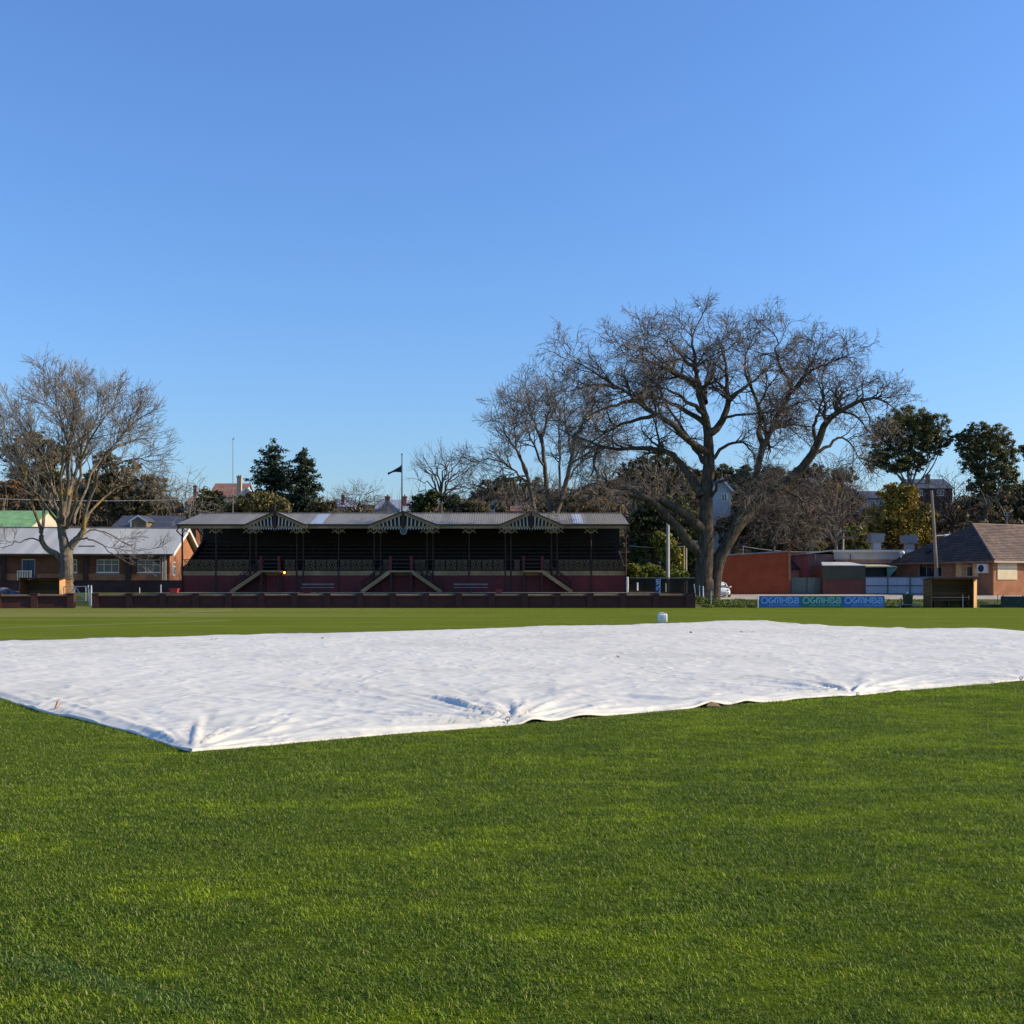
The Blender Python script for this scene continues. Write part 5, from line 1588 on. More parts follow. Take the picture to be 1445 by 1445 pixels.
# the ground there is held up by a brown retaining wall
rw = empty('retaining_wall', (PX(255, 94.6), 94.6, 1.0), 'brown brick retaining wall under the silver roofed building, left of the grandstand', 'brick wall')
MB().box(-82, PX(256, 94.6), 94.6, 94.9, .6, GL + .02).build('wall', M_brickdark, rw)
MB().box(-82.1, PX(256, 94.6) + .05, 94.54, 94.96, GL + .022, GL + .1).build('coping', M_brickdark, rw)
bx0 = MB().box(-110, PX(256, 94.6) - .1, 94.91, 140, .2, GL - .02)
o = bx0.build('raised_lawn', plain('rough_grass', (0.07, 0.10, 0.025), .9, .3, 1.5, bscale=20))
tag(o, kind='structure')
hb = house('brick_building', 'long low red brick building with a silver iron roof, at the left', 'building', (XB, YB2), TH_, GL)
W_, D_, HE = 66.0, 13.6, PZ(779, YBB) - GL
HRg = PZ(747, 112.8) - GL
# local frame: x runs left (negative) from the right front corner, y back
def lbox(n_, m_, x0, x1, y0, y1, z0, z1, par=hb, lab=None):
    return MB().box(x0, x1, y0, y1, z0, z1).build(n_, m_, par, label=lab)
wins = [(-13.6, 2.9), (-8.0, 3.0), (-3.1, 2.9)]
PXL = lambda p: (p - 239) * YBB / F / math.cos(TH_) * 1.0
def wall_with_openings(x0, x1, holes, h, y0, y1, m_, par):
    """front wall in pieces round the openings: holes are (xa, xb, za, zb)"""
    mb = MB()
    xs_ = sorted({x0, x1, *[q[0] for q in holes], *[q[1] for q in holes]})
    for a, c in zip(xs_[:-1], xs_[1:]):
        hs = [q for q in holes if q[0] <= a + 1e-6 and q[1] >= c - 1e-6]
        if not hs:
            mb.box(a, c, y0, y1, -.3, h)
        else:
            q = hs[0]
            if q[2] > -.3: mb.box(a, c, y0, y1, -.3, q[2])
            mb.box(a, c, y0, y1, q[3], h)
    return mb.build('wall', m_, par)
def window(par, xa, xb, za, zb, y, nv=3, split=.62, mframe=None, mg_=None):
    fr = MB()
    t = .07
    fr.box(xa, xb, y - .03, y + .05, za, za + t).box(xa, xb, y - .03, y + .05, zb - t, zb).box(xa, xa + t, y - .03, y + .05, za + t, zb - t).box(xb - t, xb, y - .03, y + .05, za + t, zb - t)
    for i in range(1, nv):
        xx = xa + (xb - xa) * i / nv
        fr.box(xx - .03, xx + .03, y - .025, y + .045, za + t, zb - t)
    if split:
        zz = za + (zb - za) * split
        fr.box(xa + t, xb - t, y - .02, y + .04, zz - .025, zz + .025)
    f_ = fr.build('window', mframe or M_white, par)
    for i in range(nv):
        MB().box(xa + (xb - xa) * i / nv + .031, xa + (xb - xa) * (i + 1) / nv - .031, y + .046, y + .056, za + t * .5, zb - t * .5).build('pane', mg_ or M_glass, f_)
    MB().box(xa - .06, xb + .06, y - .14, y - .031, za - .07, za - .001).build('sill', mframe or M_white, f_)
    return f_
zw0, zw1 = PZ(808, YBB) - GL, PZ(789.5, YBB) - GL
holes = []
for a, c in ((195, 227), (139, 170), (101, 113), (-40, -8), (-100, -70), (-170, -140)):
    holes.append((PXL(a), PXL(c), zw0, zw1))
door = (PXL(38), PXL(56), -.2, zw1)
wall_with_openings(-W_, 0, holes + [door], HE, 0, .25, M_brickred, hb)  # front brick darker than the gable end; eave shade put into its colour
for q in holes:
    window(hb, q[0] + .01, q[1] - .01, q[2] + .005, q[3] - .005, .12, 3 if q[1] - q[0] > 1.2 else 2)
dd = MB().box(door[0] + .06, (door[0] + door[1]) / 2 - .02, .12, .17, 0, door[3] - .07).box((door[0] + door[1]) / 2 + .02, door[1] - .06, .12, .17, 0, door[3] - .07).build('door', M_bluedoor, hb)
MB().box(door[0], door[0] + .055, .08, .2, 0, door[3]).box(door[1] - .055, door[1], .08, .2, 0, door[3]).box(door[0] + .056, door[1] - .056, .08, .2, door[3] - .06, door[3]).build('frame', M_white, dd)
m = MB()
for xx in np.linspace(door[0], door[1], 9): m.cbox(xx, -1.1, 0, .03, .03, .95)
m.box(door[0] - .05, door[1] + .05, -1.13, -1.07, .95, 1.0)
m.build('railing', M_white, hb)
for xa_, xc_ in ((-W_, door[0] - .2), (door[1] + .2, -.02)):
    MB().box(xa_, xc_, -.03, -.003, -.3, zw0 - .12).build('sunlit_strip', M_brickora, hb)  # lighter brick paints in the sunlit strip below the eave shade
for p in (14, 125, 183):
    MB().box(PXL(p) - .22, PXL(p) + .22, -.22, -.002, -.3, HE - .02).build('pier', M_brickdark, hb)
MB().box(-W_, 0, D_ - .25, D_, -.3, HE).build('wall', M_brickred, hb)
# right end: gable wall with a window
ew = MB()
zs = [PZ(812, 108) - GL, PZ(793, 108) - GL]
yw = (1.5, 2.8)
ew.box(-.25, 0, .252, yw[0], -.3, HE - .001).box(-.25, 0, yw[1], D_ - .252, -.3, HE - .001).box(-.25, 0, yw[0], yw[1], -.3, zs[0]).box(-.25, 0, yw[0], yw[1], zs[1], HE - .001)
ew.prism([(-.25, .0, HE), (-.25, D_, HE), (-.25, D_ / 2, HRg - .12)], (.25, 0, 0))
ew.build('gable_wall', M_brickora, hb)
gw = MB()
gw.box(-.1, .03, yw[0], yw[0] + .08, zs[0], zs[1]).box(-.1, .03, yw[1] - .08, yw[1], zs[0], zs[1]).box(-.1, .03, yw[0] + .08, yw[1] - .08, zs[0], zs[0] + .08).box(-.1, .03, yw[0] + .08, yw[1] - .08, zs[1] - .08, zs[1]).box(-.09, .02, (yw[0] + yw[1]) / 2 - .03, (yw[0] + yw[1]) / 2 + .03, zs[0] + .08, zs[1] - .08).box(-.085, .015, yw[0] + .08, yw[1] - .08, zs[0] + .8, zs[0] + .86)
gf = gw.build('window', M_white, hb)
MB().box(-.14, -.102, yw[0], yw[1], zs[0], zs[1]).build('pane', M_glass, gf)
oh, eh = .75, .5
def slope(par, x0, x1, ya, za, yb_, zb_, t, m_, name='roof'):
    return MB().hexa([(x0, ya, za - t), (x1, ya, za - t), (x1, yb_, zb_ - t), (x0, yb_, zb_ - t)], [(x0, ya, za), (x1, ya, za), (x1, yb_, zb_), (x0, yb_, zb_)]).build(name, m_, par)
k_ = (HRg - HE) / (D_ / 2)
slope(hb, -W_ - .4, eh, -oh, HE - oh * k_ + .08, D_ / 2, HRg + .08, .06, M_silver)
slope(hb, -W_ - .4, eh, D_ / 2 + .003, HRg + .08, D_ + oh, HE - oh * k_ + .08, .06, M_silver)
MB().tube([(-W_ - .4, D_ / 2, HRg + .11), (eh - .6, D_ / 2, HRg + .11)], .09, 8).build('ridge_cap', plain('dark_ridge', (.12, .12, .13), .5), hb)
MB().box(-W_ - .4, eh - .06, -oh - .13, -oh - .003, HE - oh * k_ - .10, HE - oh * k_ + .05).build('gutter', M_gutter, hb)
for ya, yb_ in ((-oh, D_ / 2 - .002), (D_ + oh, D_ / 2 + .002)):
    MB().hexa([(eh + .003, ya, HE - oh * k_ - .22), (eh + .06, ya, HE - oh * k_ - .22), (eh + .06, yb_, HRg - .2), (eh + .003, yb_, HRg - .2)],
              [(eh + .003, ya, HE - oh * k_ + .1), (eh + .06, ya, HE - oh * k_ + .1), (eh + .06, yb_, HRg + .12), (eh + .003, yb_, HRg + .12)]).build('bargeboard', M_white, hb)
MB().tube([(-.6, -.1, -.2), (-.6, -.1, HE - .45)], .05, 8).build('downpipe', M_cream2, hb)
MB().cbox(PXL(234.5), -.45, -.25, .2, .2, HE + .1).build('cream_post', M_cream2, hb)
lbox('vent', M_bluedoor, PXL(110), PXL(132), 1.2, 1.9, HE + .45, HE + .62)

# ---------------------------------------------------------------- houses on the hill
M_terra = plain('terracotta_tiles', (0.26, 0.125, 0.085), .8, .25, 1.5, col2=(.18, .09, .07), stretch=(1, 1, 4))
M_slate = plain('dark_slate', (0.055, 0.06, 0.075), .6, .25, 1.5)
M_green = plain('green_iron_roof', (0.19, 0.36, 0.13), .5, .2, 1.2)
M_render = plain('cream_render', (0.52, 0.46, 0.36), .8, .12, 1)
M_whitewall = plain('white_weatherboard', (0.46, 0.45, 0.43), .7, .1, 1)
M_greyiron = corrugated('grey_house_roof', (0.36, 0.40, 0.46), .15, 0, .5)
M_chimney = brick('chimney_brick', (.34, .12, .075), (.27, .095, .06), (.25, .2, .15))
def chimney(par, px, pt_, pb, w, Y, mt=None, pots=1):
    xx, z0, z1 = PX(px, Y), PZ(pb, Y), PZ(pt_, Y)
    ww = S(w, Y)
    c_ = MB().cbox(xx, Y, z0, ww, ww, z1 - z0 - .25).cbox(xx, Y, z1 - .249, ww * 1.25, ww * 1.25, .2).build('chimney', mt or M_chimney, par)
    m = MB()
    for i in range(pots):
        m.tube([(xx + (i - (pots - 1) / 2) * ww * .5, Y, z1 - .06), (xx + (i - (pots - 1) / 2) * ww * .5, Y, z1 + .22)], ww * .17, 8)
    m.build('chimney_pot', M_terra, c_)
def gable_house(label, p0, p1, eave, apex, pb, Y, depth, mw, mr, axis='front', cat='house', win=(), mtrim=None, name='house', over=.3):
    """axis 'front': the gable faces the oval; 'side': the ridge runs across"""
    x0, x1 = PX(p0, Y), PX(p1, Y)
    xm = (x0 + x1) / 2
    e = empty(name, (xm, Y, tz(xm, Y)), label, cat)
    zg = min(tz(x0, Y), tz(x1, Y)) - 1.0
    zE, zA = PZ(eave, Y), PZ(apex, Y if axis == 'front' else Y + depth / 2)
    if axis == 'front':
        MB().box(x0, x1, Y, Y + depth, zg, zE).prism([(x0, Y, zE), (x1, Y, zE), (xm, Y, zA - .05)], (0, depth, 0)).build('wall', mw, e)
        sl = (zA - zE) / (xm - x0)
        for sgn, xa in ((1, x0), (-1, x1)):
            xo = xa - sgn * over
            MB().hexa([(xo, Y - over, zE - over * sl), (xm - sgn * .002, Y - over, zA), (xm - sgn * .002, Y + depth + over, zA), (xo, Y + depth + over, zE - over * sl)],
                      [(xo, Y - over, zE - over * sl + .12), (xm - sgn * .002, Y - over, zA + .12), (xm - sgn * .002, Y + depth + over, zA + .12), (xo, Y + depth + over, zE - over * sl + .12)]).build('roof', mr, e)
            if mtrim: MB().bar((xo, Y - over - .04, zE - over * sl + .0), (xm, Y - over - .04, zA + .0), .06, .28).build('bargeboard', mtrim, e)
    else:
        MB().box(x0, x1, Y, Y + depth, zg, zE).prism([(x0, Y, zE), (x0, Y + depth, zE), (x0, Y + depth / 2, zA - .05)], (x1 - x0, 0, 0)).build('wall', mw, e)
        sl = (zA - zE) / (depth / 2)
        for ya, yb_ in ((Y - over, Y + depth / 2 - .002), (Y + depth + over, Y + depth / 2 + .002)):
            MB().hexa([(x0 - over, ya, zE - over * sl), (x1 + over, ya, zE - over * sl), (x1 + over, yb_, zA), (x0 - over, yb_, zA)], [(x0 - over, ya, zE - over * sl + .12), (x1 + over, ya, zE - over * sl + .12), (x1 + over, yb_, zA + .12), (x0 - over, yb_, zA + .12)]).build('roof', mr, e)
    for (a, c, t_, b_) in win:
        fr = MB()
        xa, xc_, za_, zb_ = PX(a, Y), PX(c, Y), PZ(b_, Y), PZ(t_, Y)
        fr.box(xa, xc_, Y - .06, Y - .003, za_, za_ + .1).box(xa, xc_, Y - .06, Y - .003, zb_ - .1, zb_).box(xa, xa + .1, Y - .06, Y - .003, za_ + .1, zb_ - .1).box(xc_ - .1, xc_, Y - .06, Y - .003, za_ + .1, zb_ - .1).box((xa + xc_) / 2 - .05, (xa + xc_) / 2 + .05, Y - .055, Y - .004, za_ + .1, zb_ - .1)
        f_ = fr.build('window', M_white, e)
        MB().box(xa + .05, xc_ - .05, Y - .03, Y - .006, za_ + .05, zb_ - .05).build('pane', M_glass, f_)
    return e
# left edge: green roof, and the dark roofed house with a pale gable
gable_house('house with a large green iron roof at the far left, above the silver roof', -70, 37, 747, 722, 760, 127, 12, M_render, M_green, 'side')
h2 = gable_house('house with a long dark slate roof left of the grandstand', 158, 252, 748, 729, 760, 130, 9, M_brickred, M_slate, 'side')
xg0, xg1 = PX(184, 129.4), PX(206, 129.4)
xm = (xg0 + xg1) / 2
MB().box(xg0, xg1, 129.4, 132, PZ(760, 129.0), PZ(735, 129.4)).prism([(xg0, 129.4, PZ(735, 129.4)), (xg1, 129.4, PZ(735, 129.4)), (xm, 129.4, PZ(729, 129.4))], (0, 4, 0)).build('dormer_wall', plain('olive_brown_render', (.16, .12, .06), .8), h2)
for sgn, xa in ((1, xg0), (-1, xg1)):
    MB().bar((xa - sgn * .2, 129.3, PZ(736.5, 129.3)), (xm, 129.3, PZ(728, 129.3)), .1, .16).build('bargeboard', M_white, h2)
    MB().hexa([(xa - sgn * .2, 129.36, PZ(736, 129.3)), (xm, 129.36, PZ(727.6, 129.3)), (xm, 133, PZ(727.6, 129.3)), (xa - sgn * .2, 133, PZ(736, 129.3))], [(xa - sgn * .2, 129.36, PZ(736, 129.3) + .1), (xm, 129.36, PZ(727.6, 129.3) + .1), (xm, 133, PZ(727.6, 129.3) + .1), (xa - sgn * .2, 133, PZ(736, 129.3) + .1)]).build('dormer_roof', M_slate, h2)
MB().box(xg0 + .03, xg0 + .15, 129.2, 129.38, PZ(750, 129.3), PZ(736, 129.3)).build('corner_trim', M_white, h2)
# terracotta house with the tall chimney
h3 = gable_house('terracotta roofed house with a tall cream chimney on the skyline behind the mast', 296, 342, 701, 683, 720, 205, 10, M_render, M_terra, 'side')
x0, x1, Yh = PX(338, 203), PX(357, 203), 203
xm = (x0 + x1) / 2
MB().box(x0, x1, Yh, Yh + 6, PZ(725, Yh), PZ(699, Yh)).prism([(x0, Yh, PZ(699, Yh)), (x1, Yh, PZ(699, Yh)), (xm, Yh, PZ(689, Yh))], (0, 6, 0)).build('gable_wall', M_render, h3)
for sgn, xa in ((1, x0), (-1, x1)):
    MB().bar((xa - sgn * .4, Yh - .1, PZ(701.5, Yh)), (xm, Yh - .1, PZ(688, Yh)), .12, .3).build('bargeboard', M_white, h3)
chimney(h3, 338, 672, 700, 6.0, 204, plain('cream_chimney_render', (.50, .36, .20), .8), 2)
hx = gable_house('house end with an orange brick chimney left of the terracotta roof', 262, 284, 712, 703, 725, 200, 8, M_render, M_terra, 'side', name='house')
chimney(hx, 275.5, 685, 706, 4.5, 201)
h4 = gable_house('grey roofed house with one brick chimney between the conifers and the round bare shrub', 462, 500, 715, 706, 725, 195, 9, M_render, M_greyiron, 'side')
chimney(h4, 484, 698, 712, 4.5, 196)
# white house with two chimneys
h5 = gable_house('white gabled house with two red brick chimneys left of the flagpole', 534, 562, 720, 708, 735, 160, 9, M_whitewall, M_greyiron, 'front', mtrim=M_greyiron)
x0, x1 = PX(528, 163), PX(600, 163)
MB().hexa([(x0, 163, PZ(722, 163)), (x1, 163, PZ(722, 163)), (x1, 167, PZ(706, 167)), (x0, 167, PZ(706, 167))], [(x0, 163, PZ(722, 163) + .1), (x1, 163, PZ(722, 163) + .1), (x1, 167, PZ(706, 167) + .1), (x0, 167, PZ(706, 167) + .1)]).build('main_roof', M_greyiron, h5)
MB().box(x0 + .3, x1 - .3, 163.6, 171, PZ(745, 163), PZ(723, 163)).build('wall', M_whitewall, h5)
chimney(h5, 547, 700, 712, 6.5, 163.5)
chimney(h5, 571, 700, 714, 6.0, 163.5)
# cream gabled house right of the shrubs
gable_house('small cream gabled house with brick pillars behind the grandstand roof', 688, 711, 717, 706, 735, 150, 7, M_render, M_terra, 'front', win=((697, 704, 715, 724),), mtrim=M_render)
h6 = gable_house('house with a red brick chimney amid bare shrubs behind the third gable', 712, 745, 722, 715, 735, 152, 7, M_brickred, M_terra, 'side')
chimney(h6, 717, 705, 720, 6.0, 152.5)
gable_house('pale house high on the hill glimpsed through the slender bare tree', 728, 760, 692, 683, 710, 215, 7, M_render, M_slate, 'front', win=((740, 748, 694, 702),), mtrim=M_white)
# white house behind the great tree
h7 = gable_house('tall white house glimpsed between the trunks of the great bare tree', 1006, 1031, 690, 676, 735, 150, 9, M_whitewall, M_slate, 'front', win=((1018, 1026, 696, 708),), mtrim=M_white)
chimney(h7, 1025, 671, 690, 4.5, 151)
# hill houses on the right
gable_house('white house on the hill left of the golden tree', 1224, 1254, 703, 694, 720, 185, 8, M_whitewall, M_slate, 'side', win=((1228, 1234, 706, 714), (1240, 1247, 706, 714)))
h8 = gable_house('dark brick house on the hill between the two eucalyptus trees', 1290, 1344, 689, 677, 710, 190, 9, M_brickdark, M_slate, 'side', win=((1296, 1302, 691, 700), (1322, 1332, 691, 700)))
chimney(h8, 1309, 669, 684, 5, 192)
# ---------------------------------------------------------------- beside the grandstand
e = empty('paling_fence', (PX(930, 97), 97, tz(12.5, 97)), 'dark timber paling fence between the grandstand and the great bare tree', 'fence')
x0, x1 = PX(889, 97), PX(984, 97)
m = MB()
n_ = 52
for i in range(n_):
    a = x0 + (x1 - x0) * i / n_
    m.box(a + .004, a + (x1 - x0) / n_ - .004, 97, 97.02, tz(a, 97) - .1, PZ(816.5, 97) + random.uniform(-.02, .02))
o = m.build('palings', M_darkwood, e)
o['kind'] = 'stuff'
MB().box(x0, x1, 96.93, 96.998, PZ(816.5, 97) + .03, PZ(815, 97) + .02).build('top_rail', plain('pale_rail', (.30, .25, .20), .8), e)
for p in (889, 912, 935, 958, 982):
    a = PX(p, 96.9)
    MB().cbox(a, 96.86, tz(a, 97) - .1, .1, .1, PZ(817, 97) - tz(a, 97) + .1).build('post', M_darkwood, e)
e = empty('kerb_wall', (PX(920, 91), 91, tz(11.5, 91)), 'low red brick kerb sloping down right of the grandstand', 'kerb')
MB().hexa([(PX(887, 91), 90.9, .4), (PX(962, 91), 90.9, .3), (PX(962, 91), 91.2, .3), (PX(887, 91), 91.2, .4)],
          [(PX(887, 91), 90.9, PZ(832.5, 91)), (PX(962, 91), 90.9, PZ(836.5, 91)), (PX(962, 91), 91.2, PZ(836.5, 91)), (PX(887, 91), 91.2, PZ(832.5, 91))]).build('kerb', M_brickred, e)
def post(label, px, pt_, Y, r, m_, name='post', cat='post', pb=None, group=None, lean=0.0):
    xx = PX(px, Y)
    g_ = tz(xx, Y)
    e = empty(name, (xx, Y, g_), label, cat, group)
    MB().tube([(xx, Y, g_ - .2), (xx + lean * .5, Y, (g_ + PZ(pt_, Y)) / 2), (xx + lean, Y, PZ(pt_, Y))], [r, r * .95, r * .85], 8).build('shaft', m_, e)
    return e
post('short white post in front of the dark paling fence', 899.5, 822, 92, .07, M_white)
post('thin grey post just right of the narrow blue banner', 939.5, 823, 92, .04, M_pole)
post('tall straight grey pole rising behind the paling fence', 942.5, 738, 99.5, .17, M_pole, 'pole', 'pole')
post('yellow pole standing left of the great tree trunk', 965, 769, 104, .10, plain('yellow_paint', (.42, .24, .02), .6, .15), 'pole', 'pole')
post('thin grey pole close behind the yellow pole', 968.5, 770, 107, .07, M_pole, 'pole', 'pole')
# street lamp with a short arm, its post behind the great trunk
e = empty('street_lamp', (PX(984, 112), 112, tz(PX(984, 112), 112)), 'grey street lamp with a flat arm at the left side of the great tree trunk', 'street lamp')
a = PX(984, 112)
MB().tube([(a, 112, tz(a, 112)), (a, 112, PZ(764, 112))], .06, 8).build('pole', M_pole, e)
MB().bar((PX(977, 112), 112, PZ(763.5, 112)), (PX(988, 112), 112, PZ(764, 112)), .16, .12).build('arm', M_pole, e)
# narrow blue banner with white lettering running up it
YBn = 84.2
e = empty('banner', (PX(928.5, YBn), YBn, 0.3), 'narrow upright blue banner with white lettering behind the end of the brick wall', 'banner')
M_bblue = plain('banner_blue', (.012, .035, .16), .5, .1)
M_bwhite = plain('banner_white', (.50, .56, .70), .5, .05)
xa, xb = PX(925.2, YBn), PX(932, YBn)
za, zb_ = PZ(838.5, YBn), PZ(815, YBn)
MB().box(xa, xb, YBn, YBn + .04, za, zb_).build('board', M_bblue, e)
MB().box(xb - .06, xb - .01, YBn - .012, YBn - .001, za + .03, zb_ - .03).build('edge_stripe', M_bwhite, e)
m = MB()
w0, w1 = xa + .05, xb - .10
H_ = zb_ - za - .16
for i, st_ in enumerate((((0, 0), (1, 0), (1, .8)), ((0, 0), (.6, .5), (0, 1)), ((0, .1), (1, .1), (1, .9)), ((0, 0), (1, .5), (0, 1)), ((1, 0), (0, 0), (0, .9), (1, .9)))):
    z0 = za + .08 + H_ * i / 5
    hh = H_ / 5 * .78
    for p, q in zip(st_[:-1], st_[1:]):
        m.bar((w0 + (w1 - w0) * p[0], YBn - .006, z0 + hh * p[1]), (w0 + (w1 - w0) * q[0], YBn - .006, z0 + hh * q[1]), .055, .008, (0, 1, 0))
m.build('lettering', M_bwhite, e)
for xx in (xa + .03, xb - .03):
    MB().cbox(xx, YBn + .08, -.1, .05, .05, zb_ + .05).build('stake', M_pole, e)
# posts by the trunk
post('white post at the left foot of the great tree', 992.2, 827, 84.2, .055, M_white, group=None)
post('thin pale stake in front of the great tree trunk', 1003.3, 834, 82.3, .03, M_pole)
post('leaning grey picket left of the great tree, nearest the wall end', 982, 824, 85.2, .045, M_pole, lean=-.15)
post('grey picket between the leaning picket and the white post', 987, 826, 84.9, .04, M_pole)
# tufty bank at the wall end
rg = np.random.default_rng(5)
n_ = 130
bx = rg.uniform(PX(986, 84), PX(1066, 84), n_)
by = rg.uniform(81.2, 88.5, n_)
v, f = leaf_quads(np.stack([bx, by, terrain(bx, by) + .08], -1), np.full((n_, 1), .35) * np.array([[1.3, 1, .45]]), np.full(n_, 60), .09, rg, shell=.2)
L_bank = leaf('bank_grass', (.07, .11, .02), (.13, .17, .03), (.16, .15, .05), scale=1.2)
tag(obj('rough_grass', mesh_np('rough_grass', v, f), L_bank), 'rough green grass on the bank at the foot of the great tree', kind='stuff')
n_ = 420
bx = rg.uniform(PX(1060, 84), PX(1480, 84), n_)
by = rg.uniform(81.2, 100, n_)
v, f = leaf_quads(np.stack([bx, by, terrain(bx, by) + .03], -1), np.full((n_, 1), .5) * np.array([[1.3, 1, .25]]), np.full(n_, 40), .10, rg, shell=.2)
tag(obj('rough_grass', mesh_np('rough_grass', v, f), L_bank), 'verge grass between the oval and the gravel road', kind='stuff')

# ---------------------------------------------------------------- parked car behind the trunk
YC = 107.0
xc = PX(1019, YC)
gz_ = tz(xc, YC)
car = empty('parked_car', (xc, YC, gz_), 'small white hatchback parked facing us, half hidden by the great tree trunk', 'car')
M_car = plain('white_car_paint', (.70, .72, .74), .25, .04, 1)
M_tyre = plain('tyre_rubber', (.015, .015, .016), .8)
M_lamp = plain('headlamp_lens', (.55, .58, .60), .1, .1)
def loft(sections, name, m_, par, smooth=True):
    n_ = len(sections[0])
    vs = [p for s_ in sections for p in s_]
    fs = []
    for i in range(len(sections) - 1):
        for k_ in range(n_):
            fs.append((i * n_ + k_, i * n_ + (k_ + 1) % n_, (i + 1) * n_ + (k_ + 1) % n_, (i + 1) * n_ + k_))
    fs += [tuple(range(n_ - 1, -1, -1)), tuple((len(sections) - 1) * n_ + k_ for k_ in range(n_))]
    return MB().add(vs, fs).build(name, m_, par, smooth)
def sec(y, hw, z0, z1, crown=.06):
    X0, Y0, Z0 = xc, YC, gz_
    pr = [(-hw * .9, z0), (-hw, z0 + .15), (-hw, (z0 + z1) / 2), (-hw * .95, z1 - .06), (-hw * .6, z1 + crown * .6), (0, z1 + crown), (hw * .6, z1 + crown * .6), (hw * .95, z1 - .06), (hw, (z0 + z1) / 2), (hw, z0 + .15), (hw * .9, z0)]
    return [(X0 + a, Y0 + y, Z0 + q) for a, q in pr]
loft([sec(0, .62, .35, .55), sec(.08, .76, .25, .68), sec(.35, .84, .22, .80), sec(1.0, .87, .22, .92), sec(2.4, .88, .22, .96), sec(3.5, .86, .24, .95), sec(3.85, .80, .3, .85)], 'body', M_car, car)
loft([sec(.85, .78, .90, .94, .03), sec(1.25, .70, .90, 1.28, .04), sec(1.6, .66, .90, 1.44, .05), sec(2.8, .66, .90, 1.46, .05), sec(3.4, .70, .9, 1.2, .04), sec(3.6, .76, .9, .98, .02)], 'cabin', M_car, car)
q = lambda x, y, z_: (xc + x, YC + y, gz_ + z_)
MB().add([q(-.66, .93, 1.02), q(.66, .93, 1.02), q(.54, 1.44, 1.37), q(-.54, 1.44, 1.37), q(-.66, .90, 1.03), q(.66, .90, 1.03), q(.54, 1.41, 1.39), q(-.54, 1.41, 1.39)], [(0, 3, 2, 1), (4, 5, 6, 7), (0, 1, 5, 4), (1, 2, 6, 5), (2, 3, 7, 6), (3, 0, 4, 7)]).build('windscreen', M_glass, car)
for s_ in (-1, 1):
    MB().ball(q(s_ * .58, .12, .68), .13, 10, 6, (1.25, .7, .8)).build('headlight', M_lamp, car, True)
    MB().ball(q(s_ * .97, 1.05, 1.0), .10, 8, 6, (1.1, .6, .8)).bar(q(s_ * .8, 1.08, .98), q(s_ * .95, 1.06, .99), .05).build('mirror', M_car, car, True)
    MB().prism([q(s_ * .72, 1.25, 1.0), q(s_ * .715, 1.55, 1.33), q(s_ * .715, 2.8, 1.35), q(s_ * .73, 3.3, 1.02)], (s_ * .012, 0, 0)).build('side_window', M_glass, car)
    for yy in (.75, 3.1):
        w_ = MB().tube([q(s_ * .72, yy, .30), q(s_ * .90, yy, .30)], .30, 16).build('wheel', M_tyre, car)
        MB().tube([q(s_ * .90, yy, .30), q(s_ * .915, yy, .30)], .19, 12).build('rim', M_steel, w_)
MB().box(xc - .35, xc + .35, YC - .012, YC + .05, gz_ + .40, gz_ + .47).build('grille', M_black, car)
MB().box(xc - .19, xc + .19, YC - .03, YC - .013, gz_ + .42, gz_ + .52).build('number_plate', M_white, car)

# ---------------------------------------------------------------- red brick building
YR = 118.0
M_redwall = brick('dark_red_brick', (.40, .066, .013), (.33, .052, .011), (.15, .06, .04))
x0, x1 = PX(1012, YR), PX(1114.5, YR)
gR = tz((x0 + x1) / 2, YR)
e = empty('brick_hall', ((x0 + x1) / 2, YR, gR), 'windowless dark red brick hall with a sloping parapet right of the great tree', 'building')
zl, zr_ = PZ(785, YR), PZ(779, YR)
MB().hexa([(x0, YR, gR - .3), (x1, YR, gR - .3), (x1, YR + 16, gR - .3), (x0, YR + 16, gR - .3)], [(x0, YR, zl), (x1, YR, zr_), (x1, YR + 16, zr_), (x0, YR + 16, zl)]).build('wall', M_redwall, e)
MB().hexa([(x0 - .05, YR - .08, zl + .002), (x1 - .3, YR - .08, zr_ + .002), (x1 - .3, YR + 16.05, zr_ + .002), (x0 - .05, YR + 16.05, zl + .002)], [(x0 - .05, YR - .08, zl + .15), (x1 - .3, YR - .08, zr_ + .15), (x1 - .3, YR + 16.05, zr_ + .15), (x0 - .05, YR + 16.05, zl + .15)]).build('roof_edge', plain('grey_capping', (.2, .2, .21), .6), e)
tb_ = MB().box(-.17, .10, -.09, -.004, 0, .15).mesh('toothed_brick')
tb_.materials.append(M_brickora)
n_ = 19
for i in range(n_):
    put('toothed_brick', tb_, e, (x1 - .05 + (.05 if i % 2 else 0), YR, gR + 1.5 + (zr_ - gR - 1.55) * i / (n_ - 1)))
post('short pole with wires above the red brick hall', 1049, 770, 126, .05, M_steel, 'pole', 'pole')

# small pale shed with tiled roof between the hall and the flat building
e = gable_house('small grey white cottage with tiled roof right behind the red brick hall', 1108, 1130, 802, 789, 830, 128, 9, M_whitewall, M_slate, 'side', cat='shed', name='cottage', over=.5)

